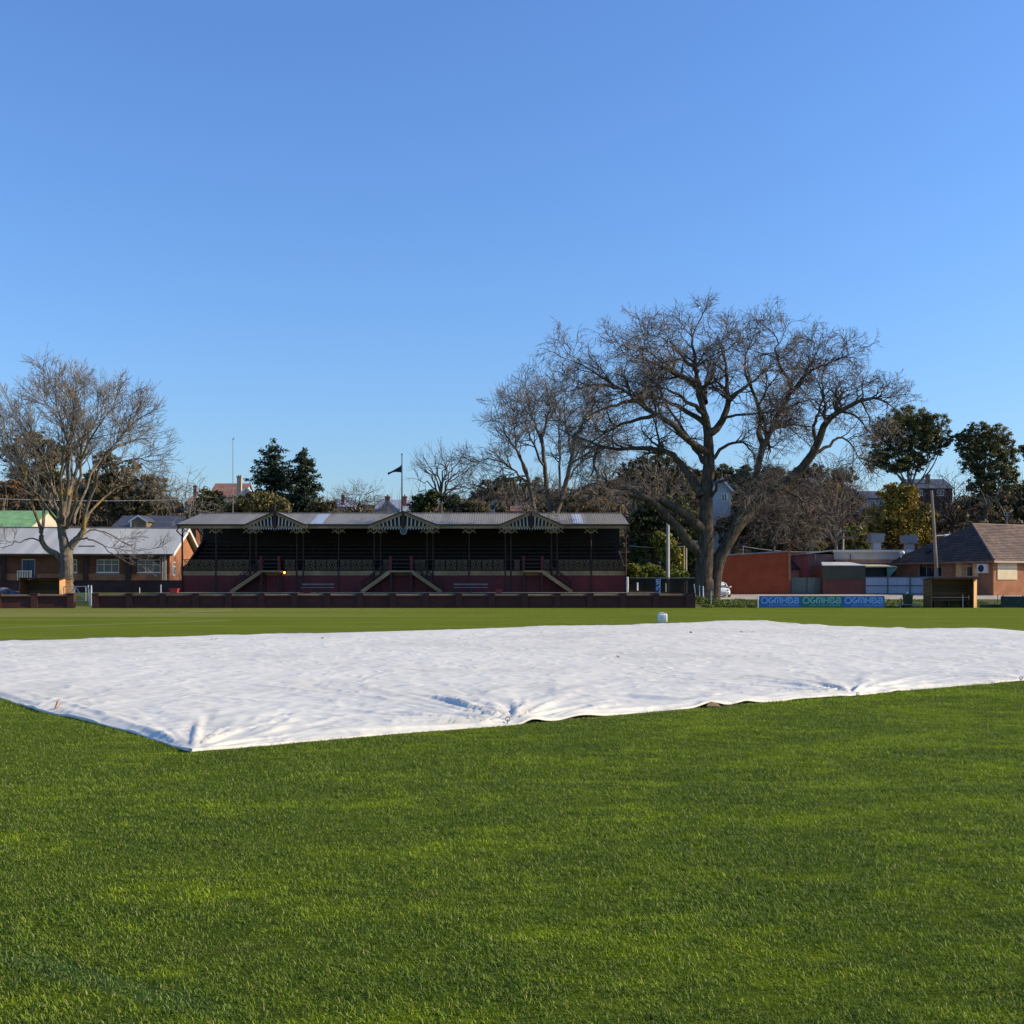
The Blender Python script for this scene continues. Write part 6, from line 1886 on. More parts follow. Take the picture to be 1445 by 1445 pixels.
# grey-green sheet fence panel and the white sheet fence
YFc = 118.6
M_gsheet = corrugated('grey_green_sheet', (.105, .15, .13), .2, 0, .6, metal=.0)
M_wsheet = corrugated('bluish_white_sheet', (.40, .43, .50), .25, 0, .6, metal=.0, rust=(.30, .32, .37))
def fence(label, p0, p1, top, Y, m_, n_, name, group=None, frame=None):
    x0, x1 = PX(p0, Y), PX(p1, Y)
    xm = (x0 + x1) / 2
    e = empty(name, (xm, Y, tz(xm, Y)), label, 'fence', group)
    zt2 = PZ(top, Y)
    for i in range(n_):
        a, c = x0 + (x1 - x0) * i / n_, x0 + (x1 - x0) * (i + 1) / n_
        MB().box(a + .05, c - .05, Y, Y + .03, tz(a, Y) + .1, zt2).build('panel', m_, e)
        if frame:
            MB().cbox(a, Y - .03, tz(a, Y) - .1, .098, .1, zt2 - tz(a, Y) + .16).build('post', frame, e)
            zz = (zt2 + tz(a, Y)) / 2
            MB().box(a + .05, c - .05, Y - .045, Y - .003, zz - .05, zz + .05).box(a + .05, c - .05, Y - .045, Y - .003, zt2 - .07, zt2 + .02).build('rail', frame, e)
    return e
M_frame = plain('blue_grey_steel', (.07, .085, .11), .5, .15)
fence('plain grey green sheet fence right of the red brick hall', 1116.5, 1161, 815, YFc, M_gsheet, 2, 'sheet_fence')
fence('white sheet panel fence in a dark frame behind the wheelie bin', 1221, 1316, 814, YFc, M_wsheet, 3, 'sheet_fence', None, M_frame)
fence('white sheet panel fence in a dark frame right of the ochre shelter', 1316.5, 1500, 814, YFc, M_wsheet, 5, 'sheet_fence', None, M_frame)

# green and red shed with its pale roof
YSd = 117.8
x0, x1 = PX(1161, YSd), PX(1220.5, YSd)
gS = tz(x0, YSd)
e = empty('garden_shed', ((x0 + x1) / 2, YSd, gS), 'flat shed with a dark green upper wall, dark red lower wall and pale roof', 'shed')
zm, zt2 = PZ(818, YSd), PZ(798.5, YSd)
MB().box(x0, x1, YSd, YSd + 4, gS - .2, zm).build('lower_wall', plain('dark_red_cladding', (.11, .028, .020), .7, .2, 1, stretch=(1, 1, .2)), e)
MB().box(x0 - .02, x1 + .02, YSd - .03, YSd + 4, zm + .003, zt2).build('upper_wall', plain('dark_green_cladding', (.045, .048, .028), .7, .2, 1), e)
MB().hexa([(x0 - .1, YSd - .15, zt2 + .003), (x1 + .1, YSd - .15, zt2 + .003), (x1 - .2, YSd + 5, zt2 + .45), (x0 + 1.2, YSd + 5, zt2 + .45)], [(x0 - .1, YSd - .15, zt2 + .07), (x1 + .1, YSd - .15, zt2 + .07), (x1 - .2, YSd + 5, zt2 + .5), (x0 + 1.2, YSd + 5, zt2 + .5)]).build('roof', corrugated('pale_shed_roof', (.62, .60, .56), .15, 0, .5, metal=.0), e)
# green lean-to with a yellowish roof
YLt = 121.0
x0, x1 = PX(1222, YLt), PX(1254, YLt)
gS = tz(x0, YLt)
e = empty('lean_to', ((x0 + x1) / 2, YLt, gS), 'dark green lean to with a mint green end behind the white sheet fence', 'lean-to')
z0, z1 = PZ(800.5, YLt), PZ(796, YLt)
MB().hexa([(x0 - 1.6, YLt - .3, z0), (x1 + .8, YLt - .3, z0), (x1 - .3, YLt + 4, z1), (x0 - 1.2, YLt + 4, z1)], [(x0 - 1.6, YLt - .3, z0 + .12), (x1 + .8, YLt - .3, z0 + .12), (x1 - .3, YLt + 4, z1 + .12), (x0 - 1.2, YLt + 4, z1 + .12)]).build('roof', plain('yellowish_sheet', (.50, .47, .27), .6, .15), e)
MB().box(x0, x1, YLt + .6, YLt + 4, gS - .2, z0 - .003).build('wall', plain('black_green_paint', (.01, .022, .018), .6), e)
MB().prism([(x1 - .2, YLt, z0 - .01), (x1 + 1.0, YLt, z0 - .01), (x1 - .1, YLt, z0 - 1.2)], (0, .06, 0)).build('end_bracket', plain('mint_green_paint', (.12, .27, .20), .5), e)

# long flat roofed building with white fascia and two rooftop coolers
YFl = 124.0
M_mauve = brick('mauve_brick', (.24, .15, .13), (.20, .12, .105), (.22, .17, .15))
x0, x1 = PX(1141, YFl), PX(1300, YFl)
gF = tz((x0 + x1) / 2, YFl)
e = empty('flat_roofed_building', ((x0 + x1) / 2, YFl, gF), 'long flat roofed mauve brick building with a deep white fascia behind the sheds', 'building')
zt2 = PZ(782, YFl)
xj = PX(1176, YFl)
MB().box(x0, xj, YFl, YFl + 14, gF - .3, zt2).build('wall', M_mauve, e)
MB().box(xj + .003, x1, YFl + .8, YFl + 14, gF - .3, zt2 - .2).build('wall', M_mauve, e)
MB().hexa([(x0 - .3, YFl - .3, zt2 + .003), (xj, YFl - .3, zt2 + .35), (xj, YFl + 14, zt2 + .35), (x0 - .3, YFl + 14, zt2 + .003)], [(x0 - .3, YFl - .3, zt2 + .12), (xj, YFl - .3, zt2 + .47), (xj, YFl + 14, zt2 + .47), (x0 - .3, YFl + 14, zt2 + .12)]).build('roof_edge', M_steel, e)
fz0, fz1 = PZ(789.5, YFl), PZ(776, YFl)
MB().box(xj, x1 - 1, YFl - .25, YFl + .1, fz0, fz1 - .28).build('fascia', plain('pale_fascia', (.40, .35, .31), .6, .1), e)
MB().box(xj - .15, x1 - .9, YFl - .4, YFl + 14, fz1 - .277, fz1).build('roof', plain('white_roof_trim', (.52, .50, .48), .5, .06), e)
MB().box(xj + .2, x1 - 1, YFl - .15, YFl + .79, fz0 - .45, fz0 - .003).build('soffit_band', plain('pinkish_band', (.30, .16, .13), .7), e)
for xx in (PX(1149, YFl), PX(1199, YFl)):
    MB().tube([(xx, YFl - .33, gF), (xx, YFl - .33, zt2)], .05, 6).build('downpipe', M_mauve, e)
M_cool = plain('cooler_grey', (.17, .19, .21), .5, .1)
M_coolw = plain('cooler_duct', (.27, .30, .34), .5, .08)
for k_, (p0, p1, t_, b_) in enumerate(((1229, 1248, 753.5, 765), (1276, 1295, 756, 767))):
    Yc = 130.0
    xa, xb = PX(p0, Yc), PX(p1, Yc)
    xm = (xa + xb) / 2
    e2 = empty('roof_cooler', (xm, Yc, PZ(777, Yc)), 'grey box cooler unit on the flat roof, left of the golden tree centre' if k_ == 0 else 'grey box cooler unit on the flat roof, right one beside the leaning pole', 'cooler', 'rooftop cooler units')
    MB().box(xa, xb, Yc, Yc + 1.5, PZ(b_, Yc), PZ(t_, Yc)).box(xa - .05, xb + .05, Yc - .05, Yc + 1.55, PZ(t_, Yc) + .003, PZ(t_, Yc) + .09).build('cabinet', M_cool, e2)
    m = MB()
    for i in range(7):
        zz = PZ(b_, Yc) + .1 + (PZ(t_, Yc) - PZ(b_, Yc) - .2) * i / 6
        m.box(xa + .1, xb - .1, Yc - .05, Yc - .004, zz, zz + .05)
    m.build('louvre', M_coolw, e2)
    MB().box(xa + .35, xb - .3, Yc + .2, Yc + 1.2, PZ(780, Yc), PZ(b_, Yc) - .003).build('duct', M_coolw, e2)
# white lamp fitting at the end of the fascia
e = empty('flood_light', (PX(1273, 122.8), 122.8, PZ(782, 122.8)), 'small white floodlight fitting at the right end of the white fascia', 'floodlight')
MB().ball((PX(1273, 122.8), 122.8, PZ(780, 122.8)), .28, 8, 6, (1.1, .8, .8)).build('lamp_head', M_white, e, True)
MB().bar((PX(1273, 122.8), 122.85, PZ(781, 122.8)), (PX(1271.5, 122.8), 122.85, PZ(787, 122.8)), .12).build('bracket', M_white, e)

# ---------------------------------------------------------------- orange brick clubhouse on the right
TA = R(25)
YO = 112.0
XO = PX(1402, YO)
gO = tz(XO, YO)
cb = empty('clubhouse', (XO, YO, gO), 'orange brick house with a big hipped tile roof at the right edge', 'house', None, TA)
HEo = PZ(789, YO) - gO
WD, FL_ = 13.4, 26.0
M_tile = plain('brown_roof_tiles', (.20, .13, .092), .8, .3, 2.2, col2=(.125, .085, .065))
M_tiled = plain('shaded_roof_tiles', (.105, .06, .042), .8, .35, 2.2, col2=(.06, .04, .032))  # darker tile copy, shade of the slopes turned from the sun painted in
M_fas = plain('pale_eave_fascia', (.42, .32, .25), .6, .1)
# local: x along the front (to the right), y back along the left side
MB().box(0, FL_, 0, .25, -.3, HEo).build('front_wall', M_brickora, cb)
MB().box(0, .25, .252, WD, -.3, HEo).build('side_wall', brick('shaded_side_brick', (.40, .155, .065), (.33, .12, .05), (.28, .2, .14)), cb)  # darker copy of the orange brick, shade of this side put into the colour
MB().box(.252, FL_, WD - .25, WD, -.3, HEo - .01).build('back_wall', M_brickora, cb)
ov = .55
inset, rise = 4.4, 3.8
rz_ = HEo + rise
kx = rise / (inset + 0)
E0 = HEo - .12
def course_roof(a0, a1, b0, b1, n_, m_, name):
    """stepped tile courses between an eave line a0-a1 and a top line b0-b1"""
    a0, a1, b0, b1 = map(Vector, (a0, a1, b0, b1))
    nrm = (a1 - a0).cross(b0 - a0).normalized()
    if nrm.z < 0: nrm = -nrm
    m = MB()
    for i in range(n_):
        u0, u1 = i / n_, (i + 1) / n_
        p0, p1 = a0.lerp(b0, u0), a1.lerp(b1, u0)
        q0, q1 = a0.lerp(b0, u1), a1.lerp(b1, u1)
        t = nrm * .07
        b_ = nrm * .012
        m.hexa([p0 - t * .6, p1 - t * .6, q1 - t * .6, q0 - t * .6], [p0 + t, p1 + t, q1 + b_, q0 + b_])
    return m.build(name, m_, cb)
course_roof((-ov, -ov, E0), (FL_, -ov, E0), (inset, WD / 2, rz_), (FL_, WD / 2, rz_), 22, M_tile, 'roof')
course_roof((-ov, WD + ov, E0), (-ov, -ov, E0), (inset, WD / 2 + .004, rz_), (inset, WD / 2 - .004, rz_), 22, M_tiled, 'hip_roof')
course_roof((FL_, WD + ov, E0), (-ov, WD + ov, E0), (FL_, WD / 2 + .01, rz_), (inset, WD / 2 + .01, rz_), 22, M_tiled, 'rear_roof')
MB().tube([(inset - .1, WD / 2, rz_ + .06), (FL_, WD / 2, rz_ + .06)], .13, 8).build('ridge_cap', M_tile, cb)
MB().tube([(-ov, -ov, E0 + .08), (inset, WD / 2, rz_ + .05)], .12, 8).build('hip_cap', M_tile, cb)
MB().box(-ov, FL_, -ov - .05, -ov - .002, E0 - .24, E0 - .03).build('fascia', M_fas, cb)
MB().box(-ov - .05, -ov - .002, -ov, WD + ov, E0 - .24, E0 - .03).build('fascia', plain('brown_fascia', (.20, .12, .08), .6), cb)
# left side windows (run along the local y axis)
M_amber = plain('amber_tone', (.75, .42, .14), .6, .25, 3)  # amber pane colours stand in for sunlit surroundings reflected in the glass
M_amber2 = plain('dull_amber_tone', (.42, .22, .09), .6, .3, 3)
def side_window(y0, y1, z0, z1, nv, mp, lab=None):
    fr = MB()
    t = .07
    fr.box(-.05, -.003, y0, y1, z0, z0 + t).box(-.05, -.003, y0, y1, z1 - t, z1).box(-.05, -.003, y0, y0 + t, z0 + t, z1 - t).box(-.05, -.003, y1 - t, y1, z0 + t, z1 - t)
    for i in range(1, nv):
        yy = y0 + (y1 - y0) * i / nv
        fr.box(-.045, -.004, yy - .03, yy + .03, z0 + t, z1 - t)
    f_ = fr.build('window', M_fas, cb)
    for i in range(nv):
        a, c = y0 + (y1 - y0) * i / nv + .04, y0 + (y1 - y0) * (i + 1) / nv - .04
        MB().box(-.03, -.006, a, c, z0 + t * .5, z1 - t * .5).build('pane', mp[i % len(mp)], f_)
    return f_
def ly(px):          # local y on the side wall for a photo column
    k_ = (px - CX) / F
    return (k_ * YO - XO) / (-math.sin(TA) - k_ * math.cos(TA))
zc0, zc1 = PZ(814, 116) - gO, PZ(793, 116) - gO
side_window(ly(1381), ly(1349), zc0, zc1, 4, [M_amber, M_glass, M_amber2, M_amber], None)
side_window(ly(1330), ly(1297), zc0, zc1, 3, [M_glass, M_glass, M_glass], None)
m = MB()
m.box(-.03, -.002, ly(1330) + .05, ly(1297) - .05, zc1 - .5, zc1 - .08)
m.build('reflection_strip', M_amber2, cb)
ya, yb_ = ly(1396), ly(1384)
ac = MB().box(-.55, -.01, ya, yb_, zc0 + .35, zc1 - .25).build('air_conditioner', plain('ac_white', (.62, .60, .58), .5, .05), cb)
MB().tube([(-.56, (ya + yb_) / 2, (zc0 + zc1) / 2 + .05), (-.58, (ya + yb_) / 2, (zc0 + zc1) / 2 + .05)], .36, 16).build('fan_grille', M_black, ac)
MB().box(.5, 3.2, -.06, -.002, zc0 - .3, zc1 - .1).build('cream_panel', plain('cream_panel_paint', (.62, .50, .32), .6, .1, 1), cb)
MB().box(4.3, 7.5, -.06, -.002, zc0, zc1).build('window', M_glass, cb)
MB().tube([(-.09, .4, -.2), (-.09, .4, HEo - .3)], .05, 8).build('downpipe', M_brickora, cb)
# satellite-like dish and roof pipe on the dark hip
e = empty('satellite_dish', (PX(1311, 121), 121, PZ(785, 121)), 'small dark satellite dish on the edge of the dark tiled hip', 'satellite dish')
MB().ball((PX(1310, 120.4), 120.4, PZ(777, 120.4)), .42, 12, 6, (1, .25, 1)).build('dish', M_black, e, True)
MB().bar((PX(1310, 120.4), 120.5, PZ(778, 120.4)), (PX(1308.5, 120.4), 121, PZ(786, 120.4)), .07).build('arm', M_steel, e)
e = empty('roof_pipe', (PX(1336, 124), 124, PZ(770, 124)), 'white horizontal pipe end sticking out above the dark tiled hip', 'pipe')
MB().tube([(PX(1322, 124), 124, PZ(756, 124)), (PX(1334, 124), 124, PZ(755.5, 124))], .07, 8).tube([(PX(1333, 124), 124, PZ(756, 124)), (PX(1341, 124), 124, PZ(755.6, 124))], .16, 8).tube([(PX(1334, 124), 124, PZ(756, 124)), (PX(1334, 124), 124, PZ(785, 124))], .05, 6).build('pipe', M_white, e)
# television aerial on the ridge
e = empty('tv_aerial', (PX(1421, 120), 120.2, PZ(739, 120)), 'spindly television aerial on the tiled ridge', 'aerial')
a = PX(1421, 120.2)
m = MB().tube([(a, 120.2, PZ(742, 120)), (a, 120.2, PZ(722.5, 120))], .025, 6)
for zz, w_ in ((723.5, .28), (727, .35), (730, .24)):
    m.bar((a - w_, 120.2, PZ(zz, 120)), (a + w_, 120.2, PZ(zz + .3, 120)), .03)
m.build('mast', M_steel, e)
# leaning bare pole
Yp = 115.0
e = empty('timber_pole', (PX(1322, Yp), Yp, tz(PX(1322, Yp), Yp)), 'weathered leaning timber pole in front of the clubhouse roof', 'pole')
MB().tube([(PX(1322.5, Yp), Yp, tz(44, Yp)), (PX(1321, Yp), Yp, PZ(800, Yp)), (PX(1317.5, Yp), Yp, PZ(740, Yp)), (PX(1314.5, Yp), Yp, PZ(692, Yp))], [.2, .19, .16, .13], 9).build('shaft', plain('weathered_timber', (.22, .175, .14), .9, .3, 2, stretch=(1, 1, .2)), e)

# ---------------------------------------------------------------- advertising boards
M_sblue = plain('sign_blue', (.018, .12, .37), .45, .08, 1)
M_sgreen = plain('sign_green', (.014, .14, .11), .45, .08, 1)
M_slet = plain('sign_letter_blue', (.26, .46, .78), .45, .05, 1)
M_sletg = plain('sign_letter_green', (.24, .50, .50), .45, .05, 1)
def stroke(m, pts, w, y):
    """flat raised ribbon with mitred joints in the x-z plane"""
    pts = [Vector((p[0], 0, p[1])) for p in pts]
    n_ = len(pts)
    L_, R_ = [], []
    for i, p in enumerate(pts):
        a = (p - pts[i - 1]).normalized() if i > 0 else (pts[1] - p).normalized()
        c = (pts[i + 1] - p).normalized() if i < n_ - 1 else a
        t = (a + c).normalized() if (a + c).length > 1e-6 else a
        nn = Vector((-t.z, 0, t.x)) / max(.5, math.sqrt((1 + max(-.5, a.dot(c))) / 2))
        L_.append(p + nn * w / 2)
        R_.append(p - nn * w / 2)
    vs = [(v.x, y, v.z) for v in L_ + R_] + [(v.x, y + .006, v.z) for v in L_ + R_]
    fs = []
    for i in range(n_ - 1):
        fs.append((i, i + 1, n_ + i + 1, n_ + i))
        fs.append((2 * n_ + i, 3 * n_ + i, 3 * n_ + i + 1, 2 * n_ + i + 1))
        fs.append((i, 2 * n_ + i, 2 * n_ + i + 1, i + 1))
        fs.append((n_ + i, n_ + i + 1, 3 * n_ + i + 1, 3 * n_ + i))
    m.add(vs, fs)
def arc(cx, cz, rx, rz2, a0, a1, n_=8):
    return [(cx + rx * math.cos(R(a0 + (a1 - a0) * i / n_)), cz + rz2 * math.sin(R(a0 + (a1 - a0) * i / n_))) for i in range(n_ + 1)]
def glyph(ch):      # unit height letters: (strokes, width)
    if ch == 'G': return [arc(.36, .5, .30, .42, 60, 180, 8)[:] + arc(.36, .5, .30, .42, 180, 330, 8)[1:] + [(.66, .46), (.40, .46)]], .80
    if ch == 'M': return [[(.08, 0), (.08, .70)] + arc(.26, .68, .18, .24, 180, 0, 8)[1:] + [(.44, 0)], [(.44, .68)] + arc(.62, .68, .18, .24, 180, 0, 8)[1:] + [(.80, 0)]], .96
    if ch == 'H': return [[(.10, 0), (.10, 1)], [(.66, 0), (.66, 1)], [(.10, .5), (.66, .5)]], .82
    if ch == 'B': return [[(.10, .08), (.10, .92), (.42, .92)] + arc(.42, .72, .20, .20, 90, -90, 6)[1:] + [(.12, .52)], [(.42, .52)] + arc(.44, .30, .24, .22, 90, -90, 6)[1:] + [(.10, .08)]], .78
    if ch == 'A': return [[(.12, .84), (.45, .92)] + arc(.45, .70, .22, .22, 90, 0, 5)[1:] + [(.67, .02)], [(.66, .55), (.32, .52)] + arc(.32, .30, .22, .22, 90, 270, 8)[1:] + [(.66, .12)]], .80
def small_text(txt, height, width, x, y, z, m_, par):
    cu = bpy.data.curves.new('lettering', 'FONT')
    cu.body = txt
    cu.size = 1.0
    cu.extrude = 0.0
    cu.resolution_u = 2
    to = bpy.data.objects.new('lettering', cu)
    COL.objects.link(to)
    dg = bpy.context.evaluated_depsgraph_get()
    me = bpy.data.meshes.new_from_object(to.evaluated_get(dg))
    bpy.data.objects.remove(to)
    co = np.array([v_.co[:] for v_ in me.vertices])
    lo, hi = co.min(0), co.max(0)
    o_ = ORG[par.name]
    for v_ in me.vertices:
        a, c = (v_.co.x - lo[0]) / (hi[0] - lo[0]), (v_.co.y - lo[1]) / (hi[1] - lo[1])
        v_.co = Vector((x + a * width, y, z + c * height)) - o_
    me.materials.clear()
    return obj('lettering', me, m_, par)
YG = 80.15
edges = [1071.3, 1130.0, 1189.3, 1248.3]
labs = ('blue advertising board at the left end of the row of three', 'green advertising board in the middle of the row, between two blue ones', 'blue advertising board at the right end of the row, nearest the wheelie bin')
for i in range(3):
    x0, x1 = PX(edges[i], YG) + .004, PX(edges[i + 1], YG) - .004
    e = empty('advertising_board', ((x0 + x1) / 2, YG, 0), labs[i], 'sign board', 'advertising boards on the boundary')
    z0, z1 = .02, PZ(841, YG)
    ml = M_sletg if i == 1 else M_slet
    MB().box(x0, x1, YG, YG + .03, z0, z1).build('board', M_sgreen if i == 1 else M_sblue, e)
    w = x1 - x0
    lh, lz = .42, z0 + .31
    yy = YG - .009
    lx = x0 + w * .045
    # flower-like ring emblem
    m = MB()
    ccx, ccz, rr = lx + .24, lz + lh / 2, .20
    for q in range(8):
        a0 = q * 45 - 20
        stroke(m, arc(ccx, ccz, rr * (1.0 if q % 2 else 1.06), rr * (1.0 if q % 2 else 1.06), a0, a0 + 40, 4), .085, yy)
    for q in range(4):
        stroke(m, [(ccx + rr * .95 * math.cos(R(45 + 90 * q)), ccz + rr * .95 * math.sin(R(45 + 90 * q))), (ccx + rr * 1.3 * math.cos(R(45 + 90 * q)), ccz + rr * 1.3 * math.sin(R(45 + 90 * q)))], .10, yy - .002)
    m.build('emblem', ml, e)
    m = MB()
    xx = lx + .52
    sc_ = (x0 + w * .965 - xx) / sum(glyph(ch)[1] for ch in 'GMHBA')
    for ch in 'GMHBA':
        sts, wd = glyph(ch)
        for s_ in sts:
            stroke(m, [(xx + p[0] * sc_, lz + p[1] * lh) for p in s_], .088, yy)
        xx += wd * sc_
    m.build('lettering', ml, e)
    small_text('HEALTH INSURANCE', .115, w * .745, x0 + w * .20, yy, z0 + .12, ml, e)
    for u in (.08, .92):
        MB().cbox(x0 + w * u, YG + .075, -.15, .06, .06, z1 + .1).build('stake', M_pole, e)
post('thin white post at the left end of the advertising boards', 1069.5, 839, 80.6, .035, M_white)
# dark green cloth board at the right edge
x0, x1 = PX(1412.5, 80.4), PX(1475, 80.4)
e = empty('dark_board', ((x0 + x1) / 2, 80.4, 0), 'dark green covered boundary board at the right edge of the view', 'sign board')
MB().box(x0, x1, 80.4, 80.46, .02, PZ(841.5, 80.4)).build('board', plain('bottle_green_cloth', (.006, .022, .018), .7, .2), e)
m = MB()
stroke(m, [(x0 + .9, .3), (x0 + 1.1, .26), (x0 + 1.25, .5), (x0 + 1.5, .66)], .03, 80.388)
stroke(m, [(x0 + .3, .62), (x0 + .45, .55), (x0 + .55, .68)], .03, 80.388)
m.build('scrawl', plain('faded_green_paint', (.03, .09, .07), .7), e)
for u in (.2, 1.6, 3.0):
    MB().cbox(x0 + u, 80.52, -.1, .06, .06, 1.0).build('stake', M_black, e)
post('thin dark post left of the dark green boundary board', 1408, 839, 80.8, .03, M_black)
# low dark pipe barrier between shelter and dark board
e = empty('low_barrier', (PX(1395, 80.9), 80.9, 0), 'low dark rail on the grass right of the ochre shelter', 'rail')
MB().box(PX(1383, 80.9), PX(1412, 80.9), 80.9, 80.95, 0, .22).build('rail', M_black, e)

# ---------------------------------------------------------------- wheelie bin and low bench
Yb = 81.6
xm = PX(1281, Yb)
e = empty('wheelie_bin', (xm, Yb, 0.0), 'dark green wheelie bin with its lid hanging open between the boards and the shelter', 'bin')
M_bin = plain('bin_green', (.008, .03, .016), .45, .15)
M_lid = plain('bin_lid_green', (.10, .25, .13), .45, .1)
MB().hexa([(xm - .21, Yb - .25, .06), (xm + .21, Yb - .25, .06), (xm + .21, Yb + .2, .06), (xm - .21, Yb + .2, .06)], [(xm - .27, Yb - .32, .88), (xm + .27, Yb - .32, .88), (xm + .27, Yb + .34, .88), (xm - .27, Yb + .34, .88)]).box(xm - .30, xm + .30, Yb - .35, Yb + .37, .882, .93).build('body', M_bin, e)
MB().hexa([(xm + .06, Yb - .34, .935), (xm + .34, Yb - .34, .86), (xm + .34, Yb + .36, .86), (xm + .06, Yb + .36, .935)], [(xm - .1, Yb - .34, 1.0), (xm + .36, Yb - .34, .90), (xm + .36, Yb + .36, .90), (xm - .1, Yb + .36, 1.0)]).build('lid', M_lid, e)
for s_ in (-1, 1):
    MB().tube([(xm + s_ * .2, Yb + .28, .11), (xm + s_ * .27, Yb + .28, .11)], .11, 12).build('wheel', M_tyre, e)
MB().tube([(xm - .2, Yb + .42, .9), (xm + .2, Yb + .42, .9)], .02, 6).build('handle', M_bin, e)
o = MB().ball((xm - .06, Yb - .05, 1.02), .10, 8, 6, (1, 1, .9)).ball((xm - .04, Yb - .05, 1.12), .05, 8, 6).build('rubbish_bag', M_white, None, True)
tag(o, 'scrap of white rubbish poking out of the wheelie bin', 'rubbish')
Yq = 80.7
e = empty('low_bench', (PX(1282, Yq), Yq, 0), 'low pale blue grey bench in front of the wheelie bin', 'bench')
M_bl = plain('bench_blue_grey', (.16, .21, .27), .5, .1)
for k_ in range(2):
    MB().box(PX(1267, Yq), PX(1298, Yq), Yq + k_ * .16, Yq + .14 + k_ * .16, .21 + .0, .25).build('slat', M_bl, e)
for p in (1271, 1293):
    MB().box(PX(p, Yq) - .03, PX(p, Yq) + .03, Yq + .02, Yq + .28, 0, .209).build('leg', M_bl, e)
post('dark thin post left of the wheelie bin', 1271.5, 843, 81.0, .035, M_black)

# ---------------------------------------------------------------- small things about the stand
def tub(label, px, Y, col, w, h_, zb0=None):
    xx = PX(px, Y)
    g_ = tz(xx, Y) + .01
    e = empty('plastic_crate', (xx, Y, g_), label, 'crate', 'red crates behind the brick wall')
    m_ = plain('crate_plastic', col, .5, .15)
    MB().hexa([(xx - w * .42, Y - .22, g_), (xx + w * .42, Y - .22, g_), (xx + w * .42, Y + .22, g_), (xx - w * .42, Y + .22, g_)], [(xx - w / 2, Y - .26, g_ + h_), (xx + w / 2, Y - .26, g_ + h_), (xx + w / 2, Y + .26, g_ + h_), (xx - w / 2, Y + .26, g_ + h_)]).build('body', m_, e)
    MB().box(xx - w / 2 - .03, xx + w / 2 + .03, Y - .29, Y + .29, g_ + h_ + .002, g_ + h_ + .05).build('rim', m_, e)
tub('red crate behind the wall, left of the grandstand', 246, 86.6, (.45, .03, .03), .62, .30)
tub('red crate behind the wall, below the third gable', 704, 87.2, (.35, .03, .025), .5, .24)
tub('dull red crate behind the wall, below the first stair lamp', 433, 87.0, (.14, .015, .02), .62, .22)
def bench(label, p0, p1, Y):
    x0, x1 = PX(p0, Y), PX(p1, Y)
    g_ = tz(x0, Y)
    e = empty('park_bench', ((x0 + x1) / 2, Y, g_), label, 'bench', 'low benches in front of the grandstand')
    MB().box(x0, x1, Y, Y + .32, g_ + .40, g_ + .445).build('seat', plain('grey_bench_board', (.25, .23, .20), .8, .2), e)
    MB().box(x0, x1, Y + .36, Y + .39, g_ + .62, g_ + .74).build('backrest', plain('grey_bench_back', (.20, .18, .16), .8, .2), e)
    for u in (.06, .5, .94):
        xx = x0 + (x1 - x0) * u
        MB().box(xx - .03, xx + .03, Y + .03, Y + .3, g_, g_ + .399).box(xx - .03, xx + .03, Y + .395, Y + .44, g_, g_ + .72).build('leg', M_black, e)
bench('low grey bench below the cream band, between the first and central stairs', 425, 470, 90.2)
bench('low grey bench below the cream band, right of the central stairs', 640, 688, 90.4)
post('grey stake on the lawn behind the wall, right of the white gate', 227, 825, 86.5, .04, M_white)
post('short grey stake on the lawn behind the wall, mid way to the grandstand', 197, 829, 86.0, .03, M_white)
# dark bundle left of the left shelter
e = empty('tarpaulin_heap', (PX(9, 84), 84, tz(-37, 84)), 'grey heap of folded sheeting left of the brown shelter', 'heap')
g_ = tz(-37, 84)
MB().ball((PX(4, 84), 84, g_ + .28), .5, 12, 7, (1.3, 1, .75)).ball((PX(17, 84), 84.2, g_ + .16), .42, 12, 7, (1.5, 1, .55)).build('sheeting', plain('grey_sheeting', (.10, .10, .13), .7, .35, 4), e, True)

# ---------------------------------------------------------------- things on and by the cover
Yj = 49.95
xm = PX(934.5, Yj)
e = empty('plastic_drum', (xm, Yj, 0), 'white plastic drum with a stepped shoulder standing at the far edge of the cover', 'drum')
M_jug = plain('white_plastic', (.74, .73, .70), .4, .06, 3)
w2 = .21
def rsq(w, h_, z_, r=.06):
    out = []
    for (sx_, sy_, a0) in ((1, 1, 0), (-1, 1, 90), (-1, -1, 180), (1, -1, 270)):
        for k_ in range(4):
            a = R(a0 + 30 * k_)
            out.append((xm + sx_ * (w - r) + r * math.cos(a), Yj + sy_ * (h_ - r) + r * math.sin(a), z_))
    return out
secs = [rsq(w2 * .94, .17, .0), rsq(w2, .18, .03), rsq(w2, .18, .30), rsq(w2 * .98, .175, .33), rsq(w2 * .90, .15, .36)]
vs = [p for s_ in secs for p in s_]
n16 = 16
fs = [(i * n16 + k_, i * n16 + (k_ + 1) % n16, (i + 1) * n16 + (k_ + 1) % n16, (i + 1) * n16 + k_) for i in range(4) for k_ in range(n16)]
fs += [tuple(range(n16 - 1, -1, -1)), tuple(4 * n16 + k_ for k_ in range(n16))]
MB().add(vs, fs).build('body', M_jug, e, True)
MB().box(xm - .15, xm + .07, Yj - .1, Yj + .1, .352, .415).build('shoulder', M_jug, e)
MB().tube([(xm + .135, Yj, .35), (xm + .135, Yj, .395)], .045, 12).build('cap', plain('grey_cap', (.45, .45, .44), .5), e)
MB().tube([(xm - .12, Yj - .115, .36), (xm - .12, Yj - .125, .43), (xm + .05, Yj - .125, .43), (xm + .05, Yj - .115, .36)], .012, 6).build('handle', M_jug, e)
